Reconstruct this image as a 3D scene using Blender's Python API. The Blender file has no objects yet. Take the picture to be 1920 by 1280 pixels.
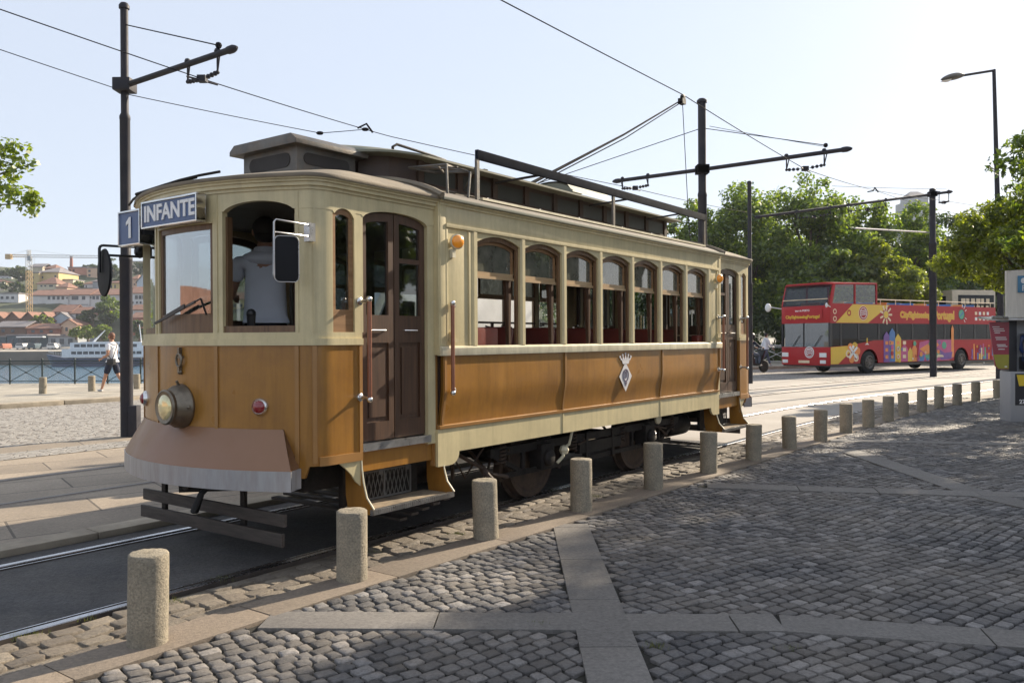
import bpy, bmesh, math, random
import numpy as np
from mathutils import Vector, Matrix
SC = bpy.context.scene
COL = SC.collection
rnd = random.Random(7)
PI = math.pi
# ---------------------------------------------------------------- camera model (level lens, eye height 1.517 m)
FPX, EYE, HSL, HY = 1564.0, 1.517, -0.00566, 636.6
def ray(px, py):
    a = -math.atan(HSL); dx = px-960; dy = HY-py
    return ((dx*math.cos(a)+dy*math.sin(a))/FPX, (-dx*math.sin(a)+dy*math.cos(a))/FPX)
def G(px, py, z=0.0):
    r = ray(px, py); k = (z-EYE)/r[1]; return Vector((r[0]*k, k, z))
def P(px, py, Y):
    r = ray(px, py); return Vector((r[0]*Y, Y, EYE+r[1]*Y))
TH = math.radians(36.56); CT, ST = math.cos(TH), math.sin(TH)
def W(u, v, z=0.0):            # track frame -> world: u across the track, v along it
    return Vector((-3.046+CT*u+ST*v, 4.962-ST*u+CT*v, z))
def UV(X, Y):
    dx, dy = X+3.046, Y-4.962
    return (dx*CT-dy*ST, dx*ST+dy*CT)

# ---------------------------------------------------------------- mesh builder
class MB:
    def __init__(s): s.v = []; s.f = []; s.m = []
    def add(s, vs, fs, mi=0):
        o = len(s.v); s.v.extend([tuple(p) for p in vs])
        for f in fs: s.f.append(tuple(i+o for i in f)); s.m.append(mi)
        return s
    def box(s, x0, x1, y0, y1, z0, z1, mi=0):
        return s.add([(x0,y0,z0),(x1,y0,z0),(x1,y1,z0),(x0,y1,z0),(x0,y0,z1),(x1,y0,z1),(x1,y1,z1),(x0,y1,z1)],
                     [(0,3,2,1),(4,5,6,7),(0,1,5,4),(1,2,6,5),(2,3,7,6),(3,0,4,7)], mi)
    def beam(s, p, q, w, h, up=(0,0,1), mi=0):
        p = Vector(p); q = Vector(q); d = (q-p).normalized(); up = Vector(up)
        if abs(d.dot(up)) > .99: up = Vector((1,0,0))
        a = d.cross(up).normalized()*w/2; b = a.cross(d).normalized()*h/2
        vs = [p-a-b, p+a-b, p+a+b, p-a+b, q-a-b, q+a-b, q+a+b, q-a+b]
        return s.add(vs, [(0,3,2,1),(4,5,6,7),(0,1,5,4),(1,2,6,5),(2,3,7,6),(3,0,4,7)], mi)
    def prism(s, pts, vec, mi=0):
        n = len(pts); vec = Vector(vec); pts = [Vector(p) for p in pts]
        vs = pts+[p+vec for p in pts]
        fs = [tuple(range(n))[::-1], tuple(range(n, 2*n))]+[(i, (i+1) % n, (i+1) % n+n, i+n) for i in range(n)]
        return s.add(vs, fs, mi)
    def tube(s, pts, r, n=8, mi=0, caps=True):
        pts = [Vector(p) for p in pts]; N = len(pts)
        rs = r if isinstance(r, (list, tuple)) else [r]*N
        t0 = (pts[1]-pts[0]).normalized()
        ref = Vector((0,0,1)) if abs(t0.z) < .9 else Vector((1,0,0))
        a = t0.cross(ref).normalized(); vs = []
        for i in range(N):
            t = (pts[min(i+1,N-1)]-pts[max(i-1,0)]).normalized()
            a = (a-t*a.dot(t)).normalized(); b = t.cross(a)
            for k in range(n):
                c = 2*PI*k/n; vs.append(pts[i]+(a*math.cos(c)+b*math.sin(c))*rs[i])
        fs = []
        for i in range(N-1):
            for k in range(n):
                k2 = (k+1) % n; fs.append((i*n+k, i*n+k2, (i+1)*n+k2, (i+1)*n+k))
        if caps: fs.append(tuple(range(n))[::-1]); fs.append(tuple(range((N-1)*n, N*n)))
        return s.add(vs, fs, mi)
    def lathe(s, prof, org, axis=(0,0,1), n=24, mi=0):
        org = Vector(org); ax = Vector(axis).normalized()
        ref = Vector((0,0,1)) if abs(ax.z) < .9 else Vector((1,0,0))
        a = ax.cross(ref).normalized(); b = ax.cross(a); vs = []
        for r, h in prof:
            for k in range(n):
                c = 2*PI*k/n; vs.append(org+ax*h+(a*math.cos(c)+b*math.sin(c))*max(r, 1e-4))
        fs = []
        for i in range(len(prof)-1):
            for k in range(n):
                k2 = (k+1) % n; fs.append((i*n+k, i*n+k2, (i+1)*n+k2, (i+1)*n+k))
        fs.append(tuple(range(n))[::-1]); fs.append(tuple(range((len(prof)-1)*n, len(prof)*n)))
        return s.add(vs, fs, mi)
    def ball(s, c, r, sc=(1,1,1), n=12, mi=0):
        c = Vector(c); vs = []; fs = []; m = n//2
        for i in range(m+1):
            th = PI*i/m
            for k in range(n):
                ph = 2*PI*k/n
                vs.append((c.x+r*sc[0]*math.sin(th)*math.cos(ph), c.y+r*sc[1]*math.sin(th)*math.sin(ph), c.z+r*sc[2]*math.cos(th)))
        for i in range(m):
            for k in range(n):
                k2 = (k+1) % n; fs.append((i*n+k, (i+1)*n+k, (i+1)*n+k2, i*n+k2))
        return s.add(vs, fs, mi)
    def grid(s, nu, nv, fn, mi=0):
        vs = [fn(i/nu, j/nv) for j in range(nv+1) for i in range(nu+1)]; w = nu+1
        return s.add(vs, [(j*w+i, j*w+i+1, (j+1)*w+i+1, (j+1)*w+i) for j in range(nv) for i in range(nu)], mi)
    def build(s, name, mat, parent=None, smooth=False, bevel=0, recalc=True, weld=True, ang=40):
        me = bpy.data.meshes.new(name); me.from_pydata(s.v, [], s.f); me.update()
        mats = mat if isinstance(mat, (list, tuple)) else [mat]
        for m in mats: me.materials.append(m)
        if len(mats) > 1: me.polygons.foreach_set('material_index', s.m)
        if recalc or weld:
            bm = bmesh.new(); bm.from_mesh(me)
            if weld: bmesh.ops.remove_doubles(bm, verts=bm.verts, dist=1e-5)
            if recalc: bmesh.ops.recalc_face_normals(bm, faces=bm.faces)
            if bevel:
                es = [e for e in bm.edges if len(e.link_faces) == 2 and e.calc_face_angle(0) > .6]
                bmesh.ops.bevel(bm, geom=es, offset=bevel, segments=2, profile=.7, affect='EDGES', clamp_overlap=True)
            bm.to_mesh(me); bm.free()
        if smooth or bevel:
            me.polygons.foreach_set('use_smooth', [True]*len(me.polygons))
            try: me.set_sharp_from_angle(angle=math.radians(ang))
            except Exception: pass
        o = bpy.data.objects.new(name, me); COL.objects.link(o)
        if parent: o.parent = parent
        return o
def split_build(mb, name, mat, parent=None, **k):
    n = len(mb.v); par = list(range(n))
    def find(a):
        while par[a] != a: par[a] = par[par[a]]; a = par[a]
        return a
    for f in mb.f:
        for i in f[1:]: par[find(i)] = find(f[0])
    grp = {}
    for f in mb.f: grp.setdefault(find(f[0]), []).append(f)
    out = []
    for fs in grp.values():
        ids = sorted({i for f in fs for i in f}); mp = {a: b for b, a in enumerate(ids)}
        q = MB(); q.add([mb.v[i] for i in ids], [tuple(mp[i] for i in f) for f in fs]); out.append(q.build(name, mat, parent, **k))
    return out
def fastmesh(name, V, F, mat, parent=None, smooth=False):
    """V (n,3) array, F (m,k) array of equal sized faces"""
    me = bpy.data.meshes.new(name); V = np.asarray(V, dtype=np.float32); F = np.asarray(F, dtype=np.int32)
    me.vertices.add(len(V)); me.vertices.foreach_set('co', V.ravel())
    k = F.shape[1]; me.loops.add(F.size); me.loops.foreach_set('vertex_index', F.ravel())
    me.polygons.add(len(F)); me.polygons.foreach_set('loop_start', np.arange(0, F.size, k, dtype=np.int32))
    me.polygons.foreach_set('loop_total', np.full(len(F), k, dtype=np.int32))
    if smooth: me.polygons.foreach_set('use_smooth', np.ones(len(F), dtype=bool))
    me.update(calc_edges=True); me.validate()
    me.materials.append(mat)
    o = bpy.data.objects.new(name, me); COL.objects.link(o)
    if parent: o.parent = parent
    return o
def tag(o, label, cat, group=None):
    o['label'] = label; o['category'] = cat
    if group: o['group'] = group
    return o
def struct(o): o['kind'] = 'structure'; return o
def empty(name, loc=(0,0,0), rz=0.0):
    o = bpy.data.objects.new(name, None); o.location = loc; o.rotation_euler = (0,0,rz); o.empty_display_size = .3
    COL.objects.link(o); return o
def kids(o): return [c for c in bpy.data.objects if c.parent == o]
def copy_tree(o, parent=None):
    c = o.copy(); COL.objects.link(c); c.parent = parent
    for ch in kids(o): copy_tree(ch, c)
    return c
def text_mb(txt, size, depth=.003, bold=0.0, sx=1.0, align='CENTER'):
    cu = bpy.data.curves.new('lettering', 'FONT'); cu.body = txt; cu.size = size; cu.extrude = depth; cu.offset = bold
    cu.align_x = align; cu.align_y = 'CENTER'; cu.resolution_u = 3
    o = bpy.data.objects.new('lettering', cu); COL.objects.link(o)
    bpy.context.view_layer.update()
    me = bpy.data.meshes.new_from_object(o.evaluated_get(bpy.context.evaluated_depsgraph_get()))
    mb = MB(); mb.add([(v.co.x*sx, v.co.y, v.co.z) for v in me.vertices], [tuple(p.vertices) for p in me.polygons])
    bpy.data.objects.remove(o); bpy.data.curves.remove(cu); bpy.data.meshes.remove(me)
    return mb
def xform(mb, M):
    mb.v = [tuple(M @ Vector(p)) for p in mb.v]; return mb
def frame(org, xa, ya):
    xa = Vector(xa).normalized(); ya = Vector(ya); ya = (ya-xa*ya.dot(xa)).normalized(); za = xa.cross(ya); o = Vector(org)
    return Matrix(((xa.x, ya.x, za.x, o.x), (xa.y, ya.y, za.y, o.y), (xa.z, ya.z, za.z, o.z), (0,0,0,1)))

# ---------------------------------------------------------------- materials
def nt(name):
    m = bpy.data.materials.new(name); m.use_nodes = True; t = m.node_tree; t.nodes.clear()
    out = t.nodes.new('ShaderNodeOutputMaterial'); return m, t, out
def N(t, kind, **kw):
    n = t.nodes.new(kind)
    for k, v in kw.items():
        if k.startswith('i_'): n.inputs[k[2:].replace('_', ' ')].default_value = v
        else: setattr(n, k, v)
    return n
def mixc(t, fac, a, b, mode='MIX'):
    n = t.nodes.new('ShaderNodeMix'); n.data_type = 'RGBA'; n.blend_type = mode
    for idx, x in ((0, fac), (6, a), (7, b)):
        if isinstance(x, bpy.types.NodeSocket): t.links.new(x, n.inputs[idx])
        elif idx == 0: n.inputs[0].default_value = x
        else: n.inputs[idx].default_value = (*x, 1) if len(x) == 3 else x
    return n.outputs[2]
def mathn(t, op, a, b=None, c=None):
    n = t.nodes.new('ShaderNodeMath'); n.operation = op
    for i, x in enumerate((a, b, c)):
        if x is None: continue
        if isinstance(x, bpy.types.NodeSocket): t.links.new(x, n.inputs[i])
        else: n.inputs[i].default_value = x
    return n.outputs[0]
def ramp(t, fac, stops):
    n = t.nodes.new('ShaderNodeValToRGB'); t.links.new(fac, n.inputs[0]); e = n.color_ramp.elements
    while len(e) < len(stops): e.new(.5)
    for i, (p, c) in enumerate(stops): e[i].position = p; e[i].color = (*c, 1) if len(c) == 3 else c
    return n.outputs[0]
def coords(t, kind='Object', scale=None):
    tc = t.nodes.new('ShaderNodeTexCoord'); o = tc.outputs[kind]
    if scale:
        mp = t.nodes.new('ShaderNodeMapping'); mp.inputs['Scale'].default_value = scale; t.links.new(o, mp.inputs[0]); o = mp.outputs[0]
    return o
def noise(t, vec, scale, detail=4, rough=.6, out=0):
    n = t.nodes.new('ShaderNodeTexNoise'); n.inputs['Scale'].default_value = scale; n.inputs['Detail'].default_value = detail
    n.inputs['Roughness'].default_value = rough; t.links.new(vec, n.inputs['Vector']); return n.outputs[out]
def pm(name, col, rough=.5, metal=0.0, var=.12, scale=3.0, bump=0.0, bscale=60.0, dirt=None, dscale=1.5, damt=.4, coat=0.0, spec=.5, emit=None, estr=0, stretch=None, island=0.0, streak=0.0, speck=0.0, sscale=42):
    m, t, out = nt(name); b = t.nodes.new('ShaderNodeBsdfPrincipled'); t.links.new(b.outputs[0], out.inputs[0])
    co = coords(t, 'Object', stretch)
    nz = noise(t, co, scale, 5, .6)
    lo = tuple(max(0, c*(1-var)) for c in col); hi = tuple(min(1, c*(1+var)) for c in col)
    c = ramp(t, nz, [(.3, lo), (.7, hi)])
    if dirt:
        dn = noise(t, co, dscale, 6, .7); df = ramp(t, dn, [(.42, (0,0,0)), (.68, (1,1,1))])
        c = mixc(t, mathn(t, 'MULTIPLY', df, damt), c, dirt)
    if speck:
        c = mixc(t, 1.0, c, ramp(t, noise(t, co, sscale, 5, .8), [(.3, (1-speck,)*3), (.7, (1+speck,)*3)]), 'MULTIPLY')
    if streak:
        sn = ramp(t, noise(t, coords(t, 'Object', (9,9,.7)), 1.6, 6, .7), [(.45, (1,1,1)), (.75, (1-streak,)*3)])
        c = mixc(t, 1.0, c, sn, 'MULTIPLY')
        ch = ramp(t, noise(t, co, 55, 3, .6), [(.70, (0,0,0)), (.78, (1,1,1))]); c = mixc(t, mathn(t, 'MULTIPLY', ch, streak*.8), c, tuple(x*.45 for x in col))
    if island:
        g = t.nodes.new('ShaderNodeNewGeometry')
        k = ramp(t, g.outputs['Random Per Island'], [(0, (1-island,)*3), (1, (1+island,)*3)])
        c = mixc(t, 1.0, c, k, 'MULTIPLY')
    t.links.new(c, b.inputs['Base Color'])
    rn = mathn(t, 'MULTIPLY_ADD', noise(t, co, scale*2.3, 3), .25, rough-.12)
    t.links.new(rn, b.inputs['Roughness'])
    b.inputs['Metallic'].default_value = metal; b.inputs['Coat Weight'].default_value = coat; b.inputs['Specular IOR Level'].default_value = spec
    b.inputs['Coat Roughness'].default_value = .12
    if bump:
        bp = t.nodes.new('ShaderNodeBump'); bp.inputs['Strength'].default_value = bump; bp.inputs['Distance'].default_value = .01
        t.links.new(noise(t, co, bscale, 6, .65), bp.inputs['Height']); t.links.new(bp.outputs[0], b.inputs['Normal'])
    if emit: b.inputs['Emission Color'].default_value = (*emit, 1); b.inputs['Emission Strength'].default_value = estr
    return m
def glassm(name, tint=(.75,.8,.8), refl=.08, body=None, bamt=0.0, fm=1.3):
    m, t, out = nt(name)
    tr = N(t, 'ShaderNodeBsdfTransparent'); tr.inputs[0].default_value = (*tint, 1)
    gl = N(t, 'ShaderNodeBsdfGlossy'); gl.inputs['Roughness'].default_value = .02; gl.inputs[0].default_value = (1,1,1,1)
    ge = t.nodes.new('ShaderNodeNewGeometry'); dt = t.nodes.new('ShaderNodeVectorMath'); dt.operation = 'DOT_PRODUCT'
    t.links.new(ge.outputs['Incoming'], dt.inputs[0]); t.links.new(ge.outputs['Normal'], dt.inputs[1])
    sch = mathn(t, 'MULTIPLY_ADD', mathn(t, 'POWER', mathn(t, 'SUBTRACT', 1.0, mathn(t, 'ABSOLUTE', dt.outputs['Value'])), 5.0), .96, .04)
    fac = mathn(t, 'ADD', mathn(t, 'MULTIPLY', sch, fm), refl)
    mx = N(t, 'ShaderNodeMixShader'); t.links.new(fac, mx.inputs[0])
    src = tr.outputs[0]
    if body:
        df = N(t, 'ShaderNodeBsdfDiffuse'); df.inputs[0].default_value = (*body, 1)
        m2 = N(t, 'ShaderNodeMixShader'); co = coords(t); nz = noise(t, co, 9, 5, .7)
        t.links.new(mathn(t, 'MULTIPLY', ramp(t, nz, [(.3, (.5,)*3), (.7, (1.2,)*3)]), bamt), m2.inputs[0])
        t.links.new(tr.outputs[0], m2.inputs[1]); t.links.new(df.outputs[0], m2.inputs[2]); src = m2.outputs[0]
    t.links.new(src, mx.inputs[1]); t.links.new(gl.outputs[0], mx.inputs[2]); t.links.new(mx.outputs[0], out.inputs[0])
    return m
def leafm(name, dark, light, trans=.45, back=None):
    m, t, out = nt(name); g = t.nodes.new('ShaderNodeNewGeometry')
    c = ramp(t, g.outputs['Random Per Island'], [(0, dark), (.6, tuple((a+b)/2 for a, b in zip(dark, light))), (1, light)])
    d = N(t, 'ShaderNodeBsdfDiffuse'); t.links.new(c, d.inputs[0])
    tl = N(t, 'ShaderNodeBsdfTranslucent'); c2 = mixc(t, 1.0, c, back or (1.5, 1.5, .5), 'MULTIPLY'); t.links.new(c2, tl.inputs[0])
    mx = N(t, 'ShaderNodeMixShader'); mx.inputs[0].default_value = trans
    t.links.new(d.outputs[0], mx.inputs[1]); t.links.new(tl.outputs[0], mx.inputs[2])
    gl = N(t, 'ShaderNodeBsdfGlossy'); gl.inputs['Roughness'].default_value = .45
    m2 = N(t, 'ShaderNodeMixShader'); m2.inputs[0].default_value = .06
    t.links.new(mx.outputs[0], m2.inputs[1]); t.links.new(gl.outputs[0], m2.inputs[2]); t.links.new(m2.outputs[0], out.inputs[0])
    return m
def woodm(name, a, b, axis='z', rough=.45, coat=.25):
    m, t, out = nt(name); p = t.nodes.new('ShaderNodeBsdfPrincipled'); t.links.new(p.outputs[0], out.inputs[0])
    s = {'z': (22, 22, 1.6), 'y': (22, 1.6, 22), 'x': (1.6, 22, 22)}[axis]
    co = coords(t, 'Object', s); n1 = noise(t, co, 1.6, 6, .6); n2 = noise(t, coords(t), 2.5, 4, .6)
    c = ramp(t, n1, [(.28, b), (.72, a)]); c = mixc(t, mathn(t, 'MULTIPLY', n2, .55), c, b)
    t.links.new(c, p.inputs['Base Color']); p.inputs['Roughness'].default_value = rough; p.inputs['Coat Weight'].default_value = coat; p.inputs['Coat Roughness'].default_value = .2
    bp = t.nodes.new('ShaderNodeBump'); bp.inputs['Strength'].default_value = .15; t.links.new(n1, bp.inputs['Height']); t.links.new(bp.outputs[0], p.inputs['Normal'])
    return m
M = {}
M['brown'] = pm('ochre_paint', (.33,.152,.024), .32, var=.13, scale=1.2, streak=.28, dirt=(.17,.075,.02), dscale=2.2, damt=.5, coat=.15, bump=.12, bscale=3)
M['brown_trim'] = pm('ochre_trim', (.31,.155,.045), .36, var=.12, coat=.3)
M['cream'] = pm('cream_paint', (.58,.49,.28), .42, var=.09, scale=1.5, streak=.22, dirt=(.36,.31,.18), dscale=3.5, damt=.4, bump=.12, bscale=4, coat=.15)
M['creamdirty'] = pm('weathered_cream_paint', (.62,.56,.40), .5, var=.14, scale=6, dirt=(.33,.30,.19), dscale=9, damt=.5, bump=.1, bscale=30, stretch=(1,1,.35))
M['wood'] = woodm('varnished_wood', (.22,.120,.055), (.080,.040,.018), coat=.12)
M['woodlight'] = woodm('light_varnished_wood', (.38,.22,.10), (.20,.10,.04), 'y')
M['woodtan'] = woodm('pale_weathered_wood', (.50,.35,.19), (.30,.19,.09), 'y')
M['wooddark'] = woodm('dark_door_wood', (.115,.056,.028), (.045,.021,.011), coat=.1)
M['roof'] = pm('roof_canvas', (.23,.19,.135), .85, var=.2, scale=2, dirt=(.13,.11,.085), dscale=3, damt=.7, bump=.4, bscale=50)
M['rooffl'] = pm('roof_side_canvas', (.20,.17,.135), .8, var=.22, scale=4, dirt=(.10,.085,.07), dscale=4, damt=.75, bump=.4, bscale=40)
M['roofgreen'] = pm('clerestory_roof_sheet', (.19,.19,.14), .6, var=.15, scale=3, dirt=(.2,.2,.15), dscale=3, damt=.5)
M['clere'] = pm('clerestory_panel', (.060,.034,.022), .5, var=.3, scale=5, dirt=(.03,.02,.015), damt=.6)
M['clerep'] = pm('clerestory_dark_pane', (.05,.052,.045), .35, var=.2)
M['tin'] = pm('weathered_sheet_metal', (.125,.12,.11), .5, .55, var=.3, scale=5, dirt=(.20,.15,.11), dscale=7, damt=.6, bump=.2)
M['mesh'] = pm('dark_wire_mesh', (.03,.025,.022), .7)
M['steel'] = pm('bare_steel', (.45,.44,.43), .3, .9, var=.25, scale=8)
M['chrome'] = pm('chrome', (.70,.69,.67), .22, 1.0, var=.1)
M['silver'] = pm('silver_paint', (.36,.36,.37), .42, .35, var=.12, scale=6, dirt=(.26,.22,.20), dscale=5, damt=.5, stretch=(3,3,.5))
M['pinkbrown'] = pm('matt_terracotta_paint', (.24,.120,.058), .45, var=.08, scale=3, coat=.15, dirt=(.2,.1,.07), damt=.3)
M['iron'] = pm('black_greasy_iron', (.010,.009,.009), .6, var=.5, scale=12, bump=.3, dirt=(.035,.025,.018), damt=.5, spec=.25)
M['lattice'] = pm('dull_lattice_steel', (.11,.105,.095), .6, var=.3)
M['tread'] = pm('worn_wooden_tread', (.26,.20,.13), .8, var=.3, scale=12, dirt=(.09,.07,.05), dscale=8, damt=.7)
M['rusty'] = pm('rusty_iron', (.048,.030,.020), .75, .1, var=.4, scale=14, bump=.3)
M['plank'] = pm('dark_oiled_planks', (.060,.048,.040), .7, var=.35, scale=6, bump=.2, stretch=(1,8,8))
M['black'] = pm('black_enamel', (.012,.012,.014), .35, var=.2)
M['rubber'] = pm('rubber', (.016,.016,.016), .8, var=.3)
M['glass'] = glassm('window_glass', (.55,.60,.60), .05)
M['glassf'] = glassm('windscreen_glass', (.60,.64,.64), .30)
M['blind'] = glassm('dusty_sash_glass', (.16,.18,.17), .07, (.20,.20,.155), .62)
M['leather'] = pm('oxblood_leather', (.13,.020,.012), .38, var=.25, scale=6, coat=.1)
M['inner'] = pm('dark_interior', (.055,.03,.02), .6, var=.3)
M['blackmat'] = pm('matt_black', (.010,.010,.012), .6, spec=.2)
M['board'] = pm('dark_blue_grey_board', (.014,.017,.024), .85, var=.3, scale=6, spec=.05)
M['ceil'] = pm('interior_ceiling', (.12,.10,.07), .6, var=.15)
M['signblue'] = pm('enamel_sign_blue', (.035,.075,.19), .4, var=.06, coat=.3)
M['white'] = pm('white_paint', (.78,.78,.77), .5, var=.05)
M['brass'] = pm('aged_brass', (.20,.17,.13), .38, .8, var=.3, scale=14)
M['lens'] = pm('headlamp_lens', (.62,.55,.30), .14, .5, var=.5, scale=7, coat=1)
M['redlens'] = pm('red_lamp_lens', (.22,.006,.012), .22, var=.15, coat=.9)
M['amber'] = pm('amber_lamp_lens', (.85,.30,.02), .3, var=.15, coat=.7, emit=(1,.35,.02), estr=.05)
M['copper'] = pm('copper_handrail', (.26,.10,.055), .34, .35, var=.2, coat=.3)
M['pole'] = pm('dark_grey_pole_paint', (.026,.026,.034), .6, var=.2, scale=4, dirt=(.055,.045,.042), dscale=3, damt=.4, spec=.25)
M['wire'] = pm('wire', (.012,.012,.015), .85, spec=.1)
M['granite'] = pm('granite_bollard', (.29,.25,.185), .88, var=.36, scale=85, bump=1.0, bscale=75, dirt=(.13,.12,.095), dscale=5, damt=.6)
# ---------------------------------------------------------------- camera, sky, sun
cam = bpy.data.cameras.new('camera'); co = bpy.data.objects.new('camera', cam); COL.objects.link(co); SC.camera = co
cam.sensor_width = 36; cam.lens = FPX/1920*36; cam.clip_end = 6000; cam.clip_start = .1
roll = math.atan(HSL); pitch = (640-HY)/FPX
co.matrix_world = Matrix.Translation((0,0,EYE)) @ Matrix.Rotation(math.radians(90)-pitch, 4, 'X') @ Matrix.Rotation(roll, 4, 'Z')
SUN_AZ = math.radians(47.5); SUN_EL = math.radians(28)
wd = bpy.data.worlds.new('World'); SC.world = wd; wd.use_nodes = True; wt = wd.node_tree
bg = wt.nodes['Background']; sky = wt.nodes.new('ShaderNodeTexSky'); sky.sky_type = 'NISHITA'; sky.sun_disc = False
sky.sun_elevation = SUN_EL; sky.sun_rotation = SUN_AZ; sky.air_density = 1.0; sky.dust_density = 1.2; sky.ozone_density = 2.2; sky.altitude = 10
veil = wt.nodes.new('ShaderNodeMix'); veil.data_type = 'RGBA'; veil.inputs[0].default_value = .74     # thin high haze that whitens the clear sky
wt.links.new(sky.outputs[0], veil.inputs[6]); veil.inputs[7].default_value = (5.2, 5.65, 6.5, 1)
wt.links.new(veil.outputs[2], bg.inputs[0]); bg.inputs[1].default_value = .078
sd = bpy.data.lights.new('sun', 'SUN'); sd.energy = 5.0; sd.angle = math.radians(.55); sd.color = (1, .87, .69)
so = bpy.data.objects.new('sun', sd); COL.objects.link(so)
dv = Vector((math.sin(SUN_AZ)*math.cos(SUN_EL), math.cos(SUN_AZ)*math.cos(SUN_EL), math.sin(SUN_EL)))
so.rotation_euler = dv.to_track_quat('Z', 'Y').to_euler()
SC.view_settings.view_transform = 'Standard'; SC.view_settings.look = 'None'; SC.view_settings.exposure = 1.05; SC.view_settings.gamma = 1
SC.view_settings.use_curve_mapping = False
SC.cycles.max_bounces = 8; SC.cycles.transparent_max_bounces = 24
# ---------------------------------------------------------------- ground
def UC(v):                      # sideways drift of the track as it curves away to the right
    if v < 11: return 0.0
    if v < 22: return .0072*(v-11)**2
    return .0072*121 + .158*(v-22)
def BU(v):                      # line of the bollards
    return 1.45+.02*max(0, min(v, 11)) + UC(v)*.95
def cobble_mat(name, c0, c1, sc, joint, bump=.6, grit=(.4,.34,.26)):
    m, t, out = nt(name); b = t.nodes.new('ShaderNodeBsdfPrincipled'); t.links.new(b.outputs[0], out.inputs[0])
    co_ = coords(t, 'Object')
    wn = N(t, 'ShaderNodeVectorMath', operation='MULTIPLY_ADD'); t.links.new(noise(t, co_, 1.1, 2, .5, 1), wn.inputs[0])
    wn.inputs[1].default_value = (.35,.35,0); t.links.new(co_, wn.inputs[2])
    vo = t.nodes.new('ShaderNodeTexVoronoi'); vo.feature = 'DISTANCE_TO_EDGE'; vo.inputs['Scale'].default_value = sc; vo.inputs['Randomness'].default_value = .55; t.links.new(wn.outputs[0], vo.inputs['Vector'])
    vc = t.nodes.new('ShaderNodeTexVoronoi'); vc.inputs['Scale'].default_value = sc; vc.inputs['Randomness'].default_value = .55; t.links.new(wn.outputs[0], vc.inputs['Vector'])
    sep = t.nodes.new('ShaderNodeSeparateColor'); t.links.new(vc.outputs['Color'], sep.inputs[0])
    c = mixc(t, sep.outputs[0], c0, c1)
    c = mixc(t, mathn(t, 'MULTIPLY', noise(t, co_, .35, 4), .5), c, grit)
    e = ramp(t, vo.outputs['Distance'], [(.015, (0,0,0)), (.09, (1,1,1))])
    c = mixc(t, e, joint, c); t.links.new(c, b.inputs['Base Color']); b.inputs['Roughness'].default_value = .8
    hh = mathn(t, 'MULTIPLY_ADD', noise(t, co_, 35, 5, .7), .35, e)
    bp = t.nodes.new('ShaderNodeBump'); bp.inputs['Strength'].default_value = bump; bp.inputs['Distance'].default_value = .02
    t.links.new(hh, bp.inputs['Height']); t.links.new(bp.outputs[0], b.inputs['Normal'])
    return m
def slab_mat(name, c, sx, sy, jw=.012, rough=.8, var=.16, rot=0.0, dirt=(.10,.085,.07)):
    m, t, out = nt(name); b = t.nodes.new('ShaderNodeBsdfPrincipled'); t.links.new(b.outputs[0], out.inputs[0])
    co_ = coords(t, 'Object'); mp = t.nodes.new('ShaderNodeMapping'); mp.inputs['Rotation'].default_value = (0,0,rot); t.links.new(co_, mp.inputs[0])
    br = t.nodes.new('ShaderNodeTexBrick'); t.links.new(mp.outputs[0], br.inputs['Vector']); br.inputs['Scale'].default_value = 1
    br.inputs['Brick Width'].default_value = sx; br.inputs['Row Height'].default_value = sy; br.inputs['Mortar Size'].default_value = jw; br.inputs['Mortar Smooth'].default_value = .3
    br.inputs['Color1'].default_value = (*[x*(1-var) for x in c], 1); br.inputs['Color2'].default_value = (*[x*(1+var) for x in c], 1)
    br.inputs['Mortar'].default_value = (*[x*.35 for x in c], 1)
    k = mixc(t, mathn(t, 'MULTIPLY', ramp(t, noise(t, co_, .8, 6, .7), [(.4, (0,0,0)), (.7, (1,1,1))]), .45), br.outputs[0], dirt)
    k = mixc(t, .8, k, ramp(t, noise(t, co_, 30, 6, .8), [(.3, (.55,)*3), (.7, (1.35,)*3)]), 'MULTIPLY')
    t.links.new(k, b.inputs['Base Color']); b.inputs['Roughness'].default_value = rough
    bp = t.nodes.new('ShaderNodeBump'); bp.inputs['Strength'].default_value = .5; bp.inputs['Distance'].default_value = .006
    t.links.new(mathn(t, 'MULTIPLY_ADD', noise(t, co_, 70, 5, .7), .6, mathn(t, 'SUBTRACT', 1.0, br.outputs[1])), bp.inputs['Height']); t.links.new(bp.outputs[0], b.inputs['Normal'])
    return m
def stone_mat(name, lo, hi, rough=.68, grit=(.30,.25,.19)):
    m, t, out = nt(name); b = t.nodes.new('ShaderNodeBsdfPrincipled'); t.links.new(b.outputs[0], out.inputs[0])
    g = t.nodes.new('ShaderNodeNewGeometry'); co_ = coords(t, 'Object')
    c = ramp(t, g.outputs['Random Per Island'], [(0, lo), (.8, tuple((a+b_)/2 for a, b_ in zip(lo, hi))), (1, hi)])
    c = mixc(t, .75, c, ramp(t, noise(t, co_, 48, 6, .8), [(.3, (.35,)*3), (.72, (1.75,)*3)]), 'MULTIPLY')
    c = mixc(t, mathn(t, 'MULTIPLY', ramp(t, noise(t, co_, .9, 4, .6), [(.4, (0,0,0)), (.7, (1,1,1))]), .35), c, grit)
    t.links.new(c, b.inputs['Base Color'])
    t.links.new(mathn(t, 'MULTIPLY_ADD', noise(t, co_, 20, 3), .35, rough-.2), b.inputs['Roughness'])
    bp = t.nodes.new('ShaderNodeBump'); bp.inputs['Strength'].default_value = 1.0; bp.inputs['Distance'].default_value = .012
    t.links.new(noise(t, co_, 55, 6, .75), bp.inputs['Height']); t.links.new(bp.outputs[0], b.inputs['Normal'])
    return m
M['ground'] = pm('compacted_earth', (.20,.17,.13), .9, var=.2, bump=.3, bscale=8)
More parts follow.
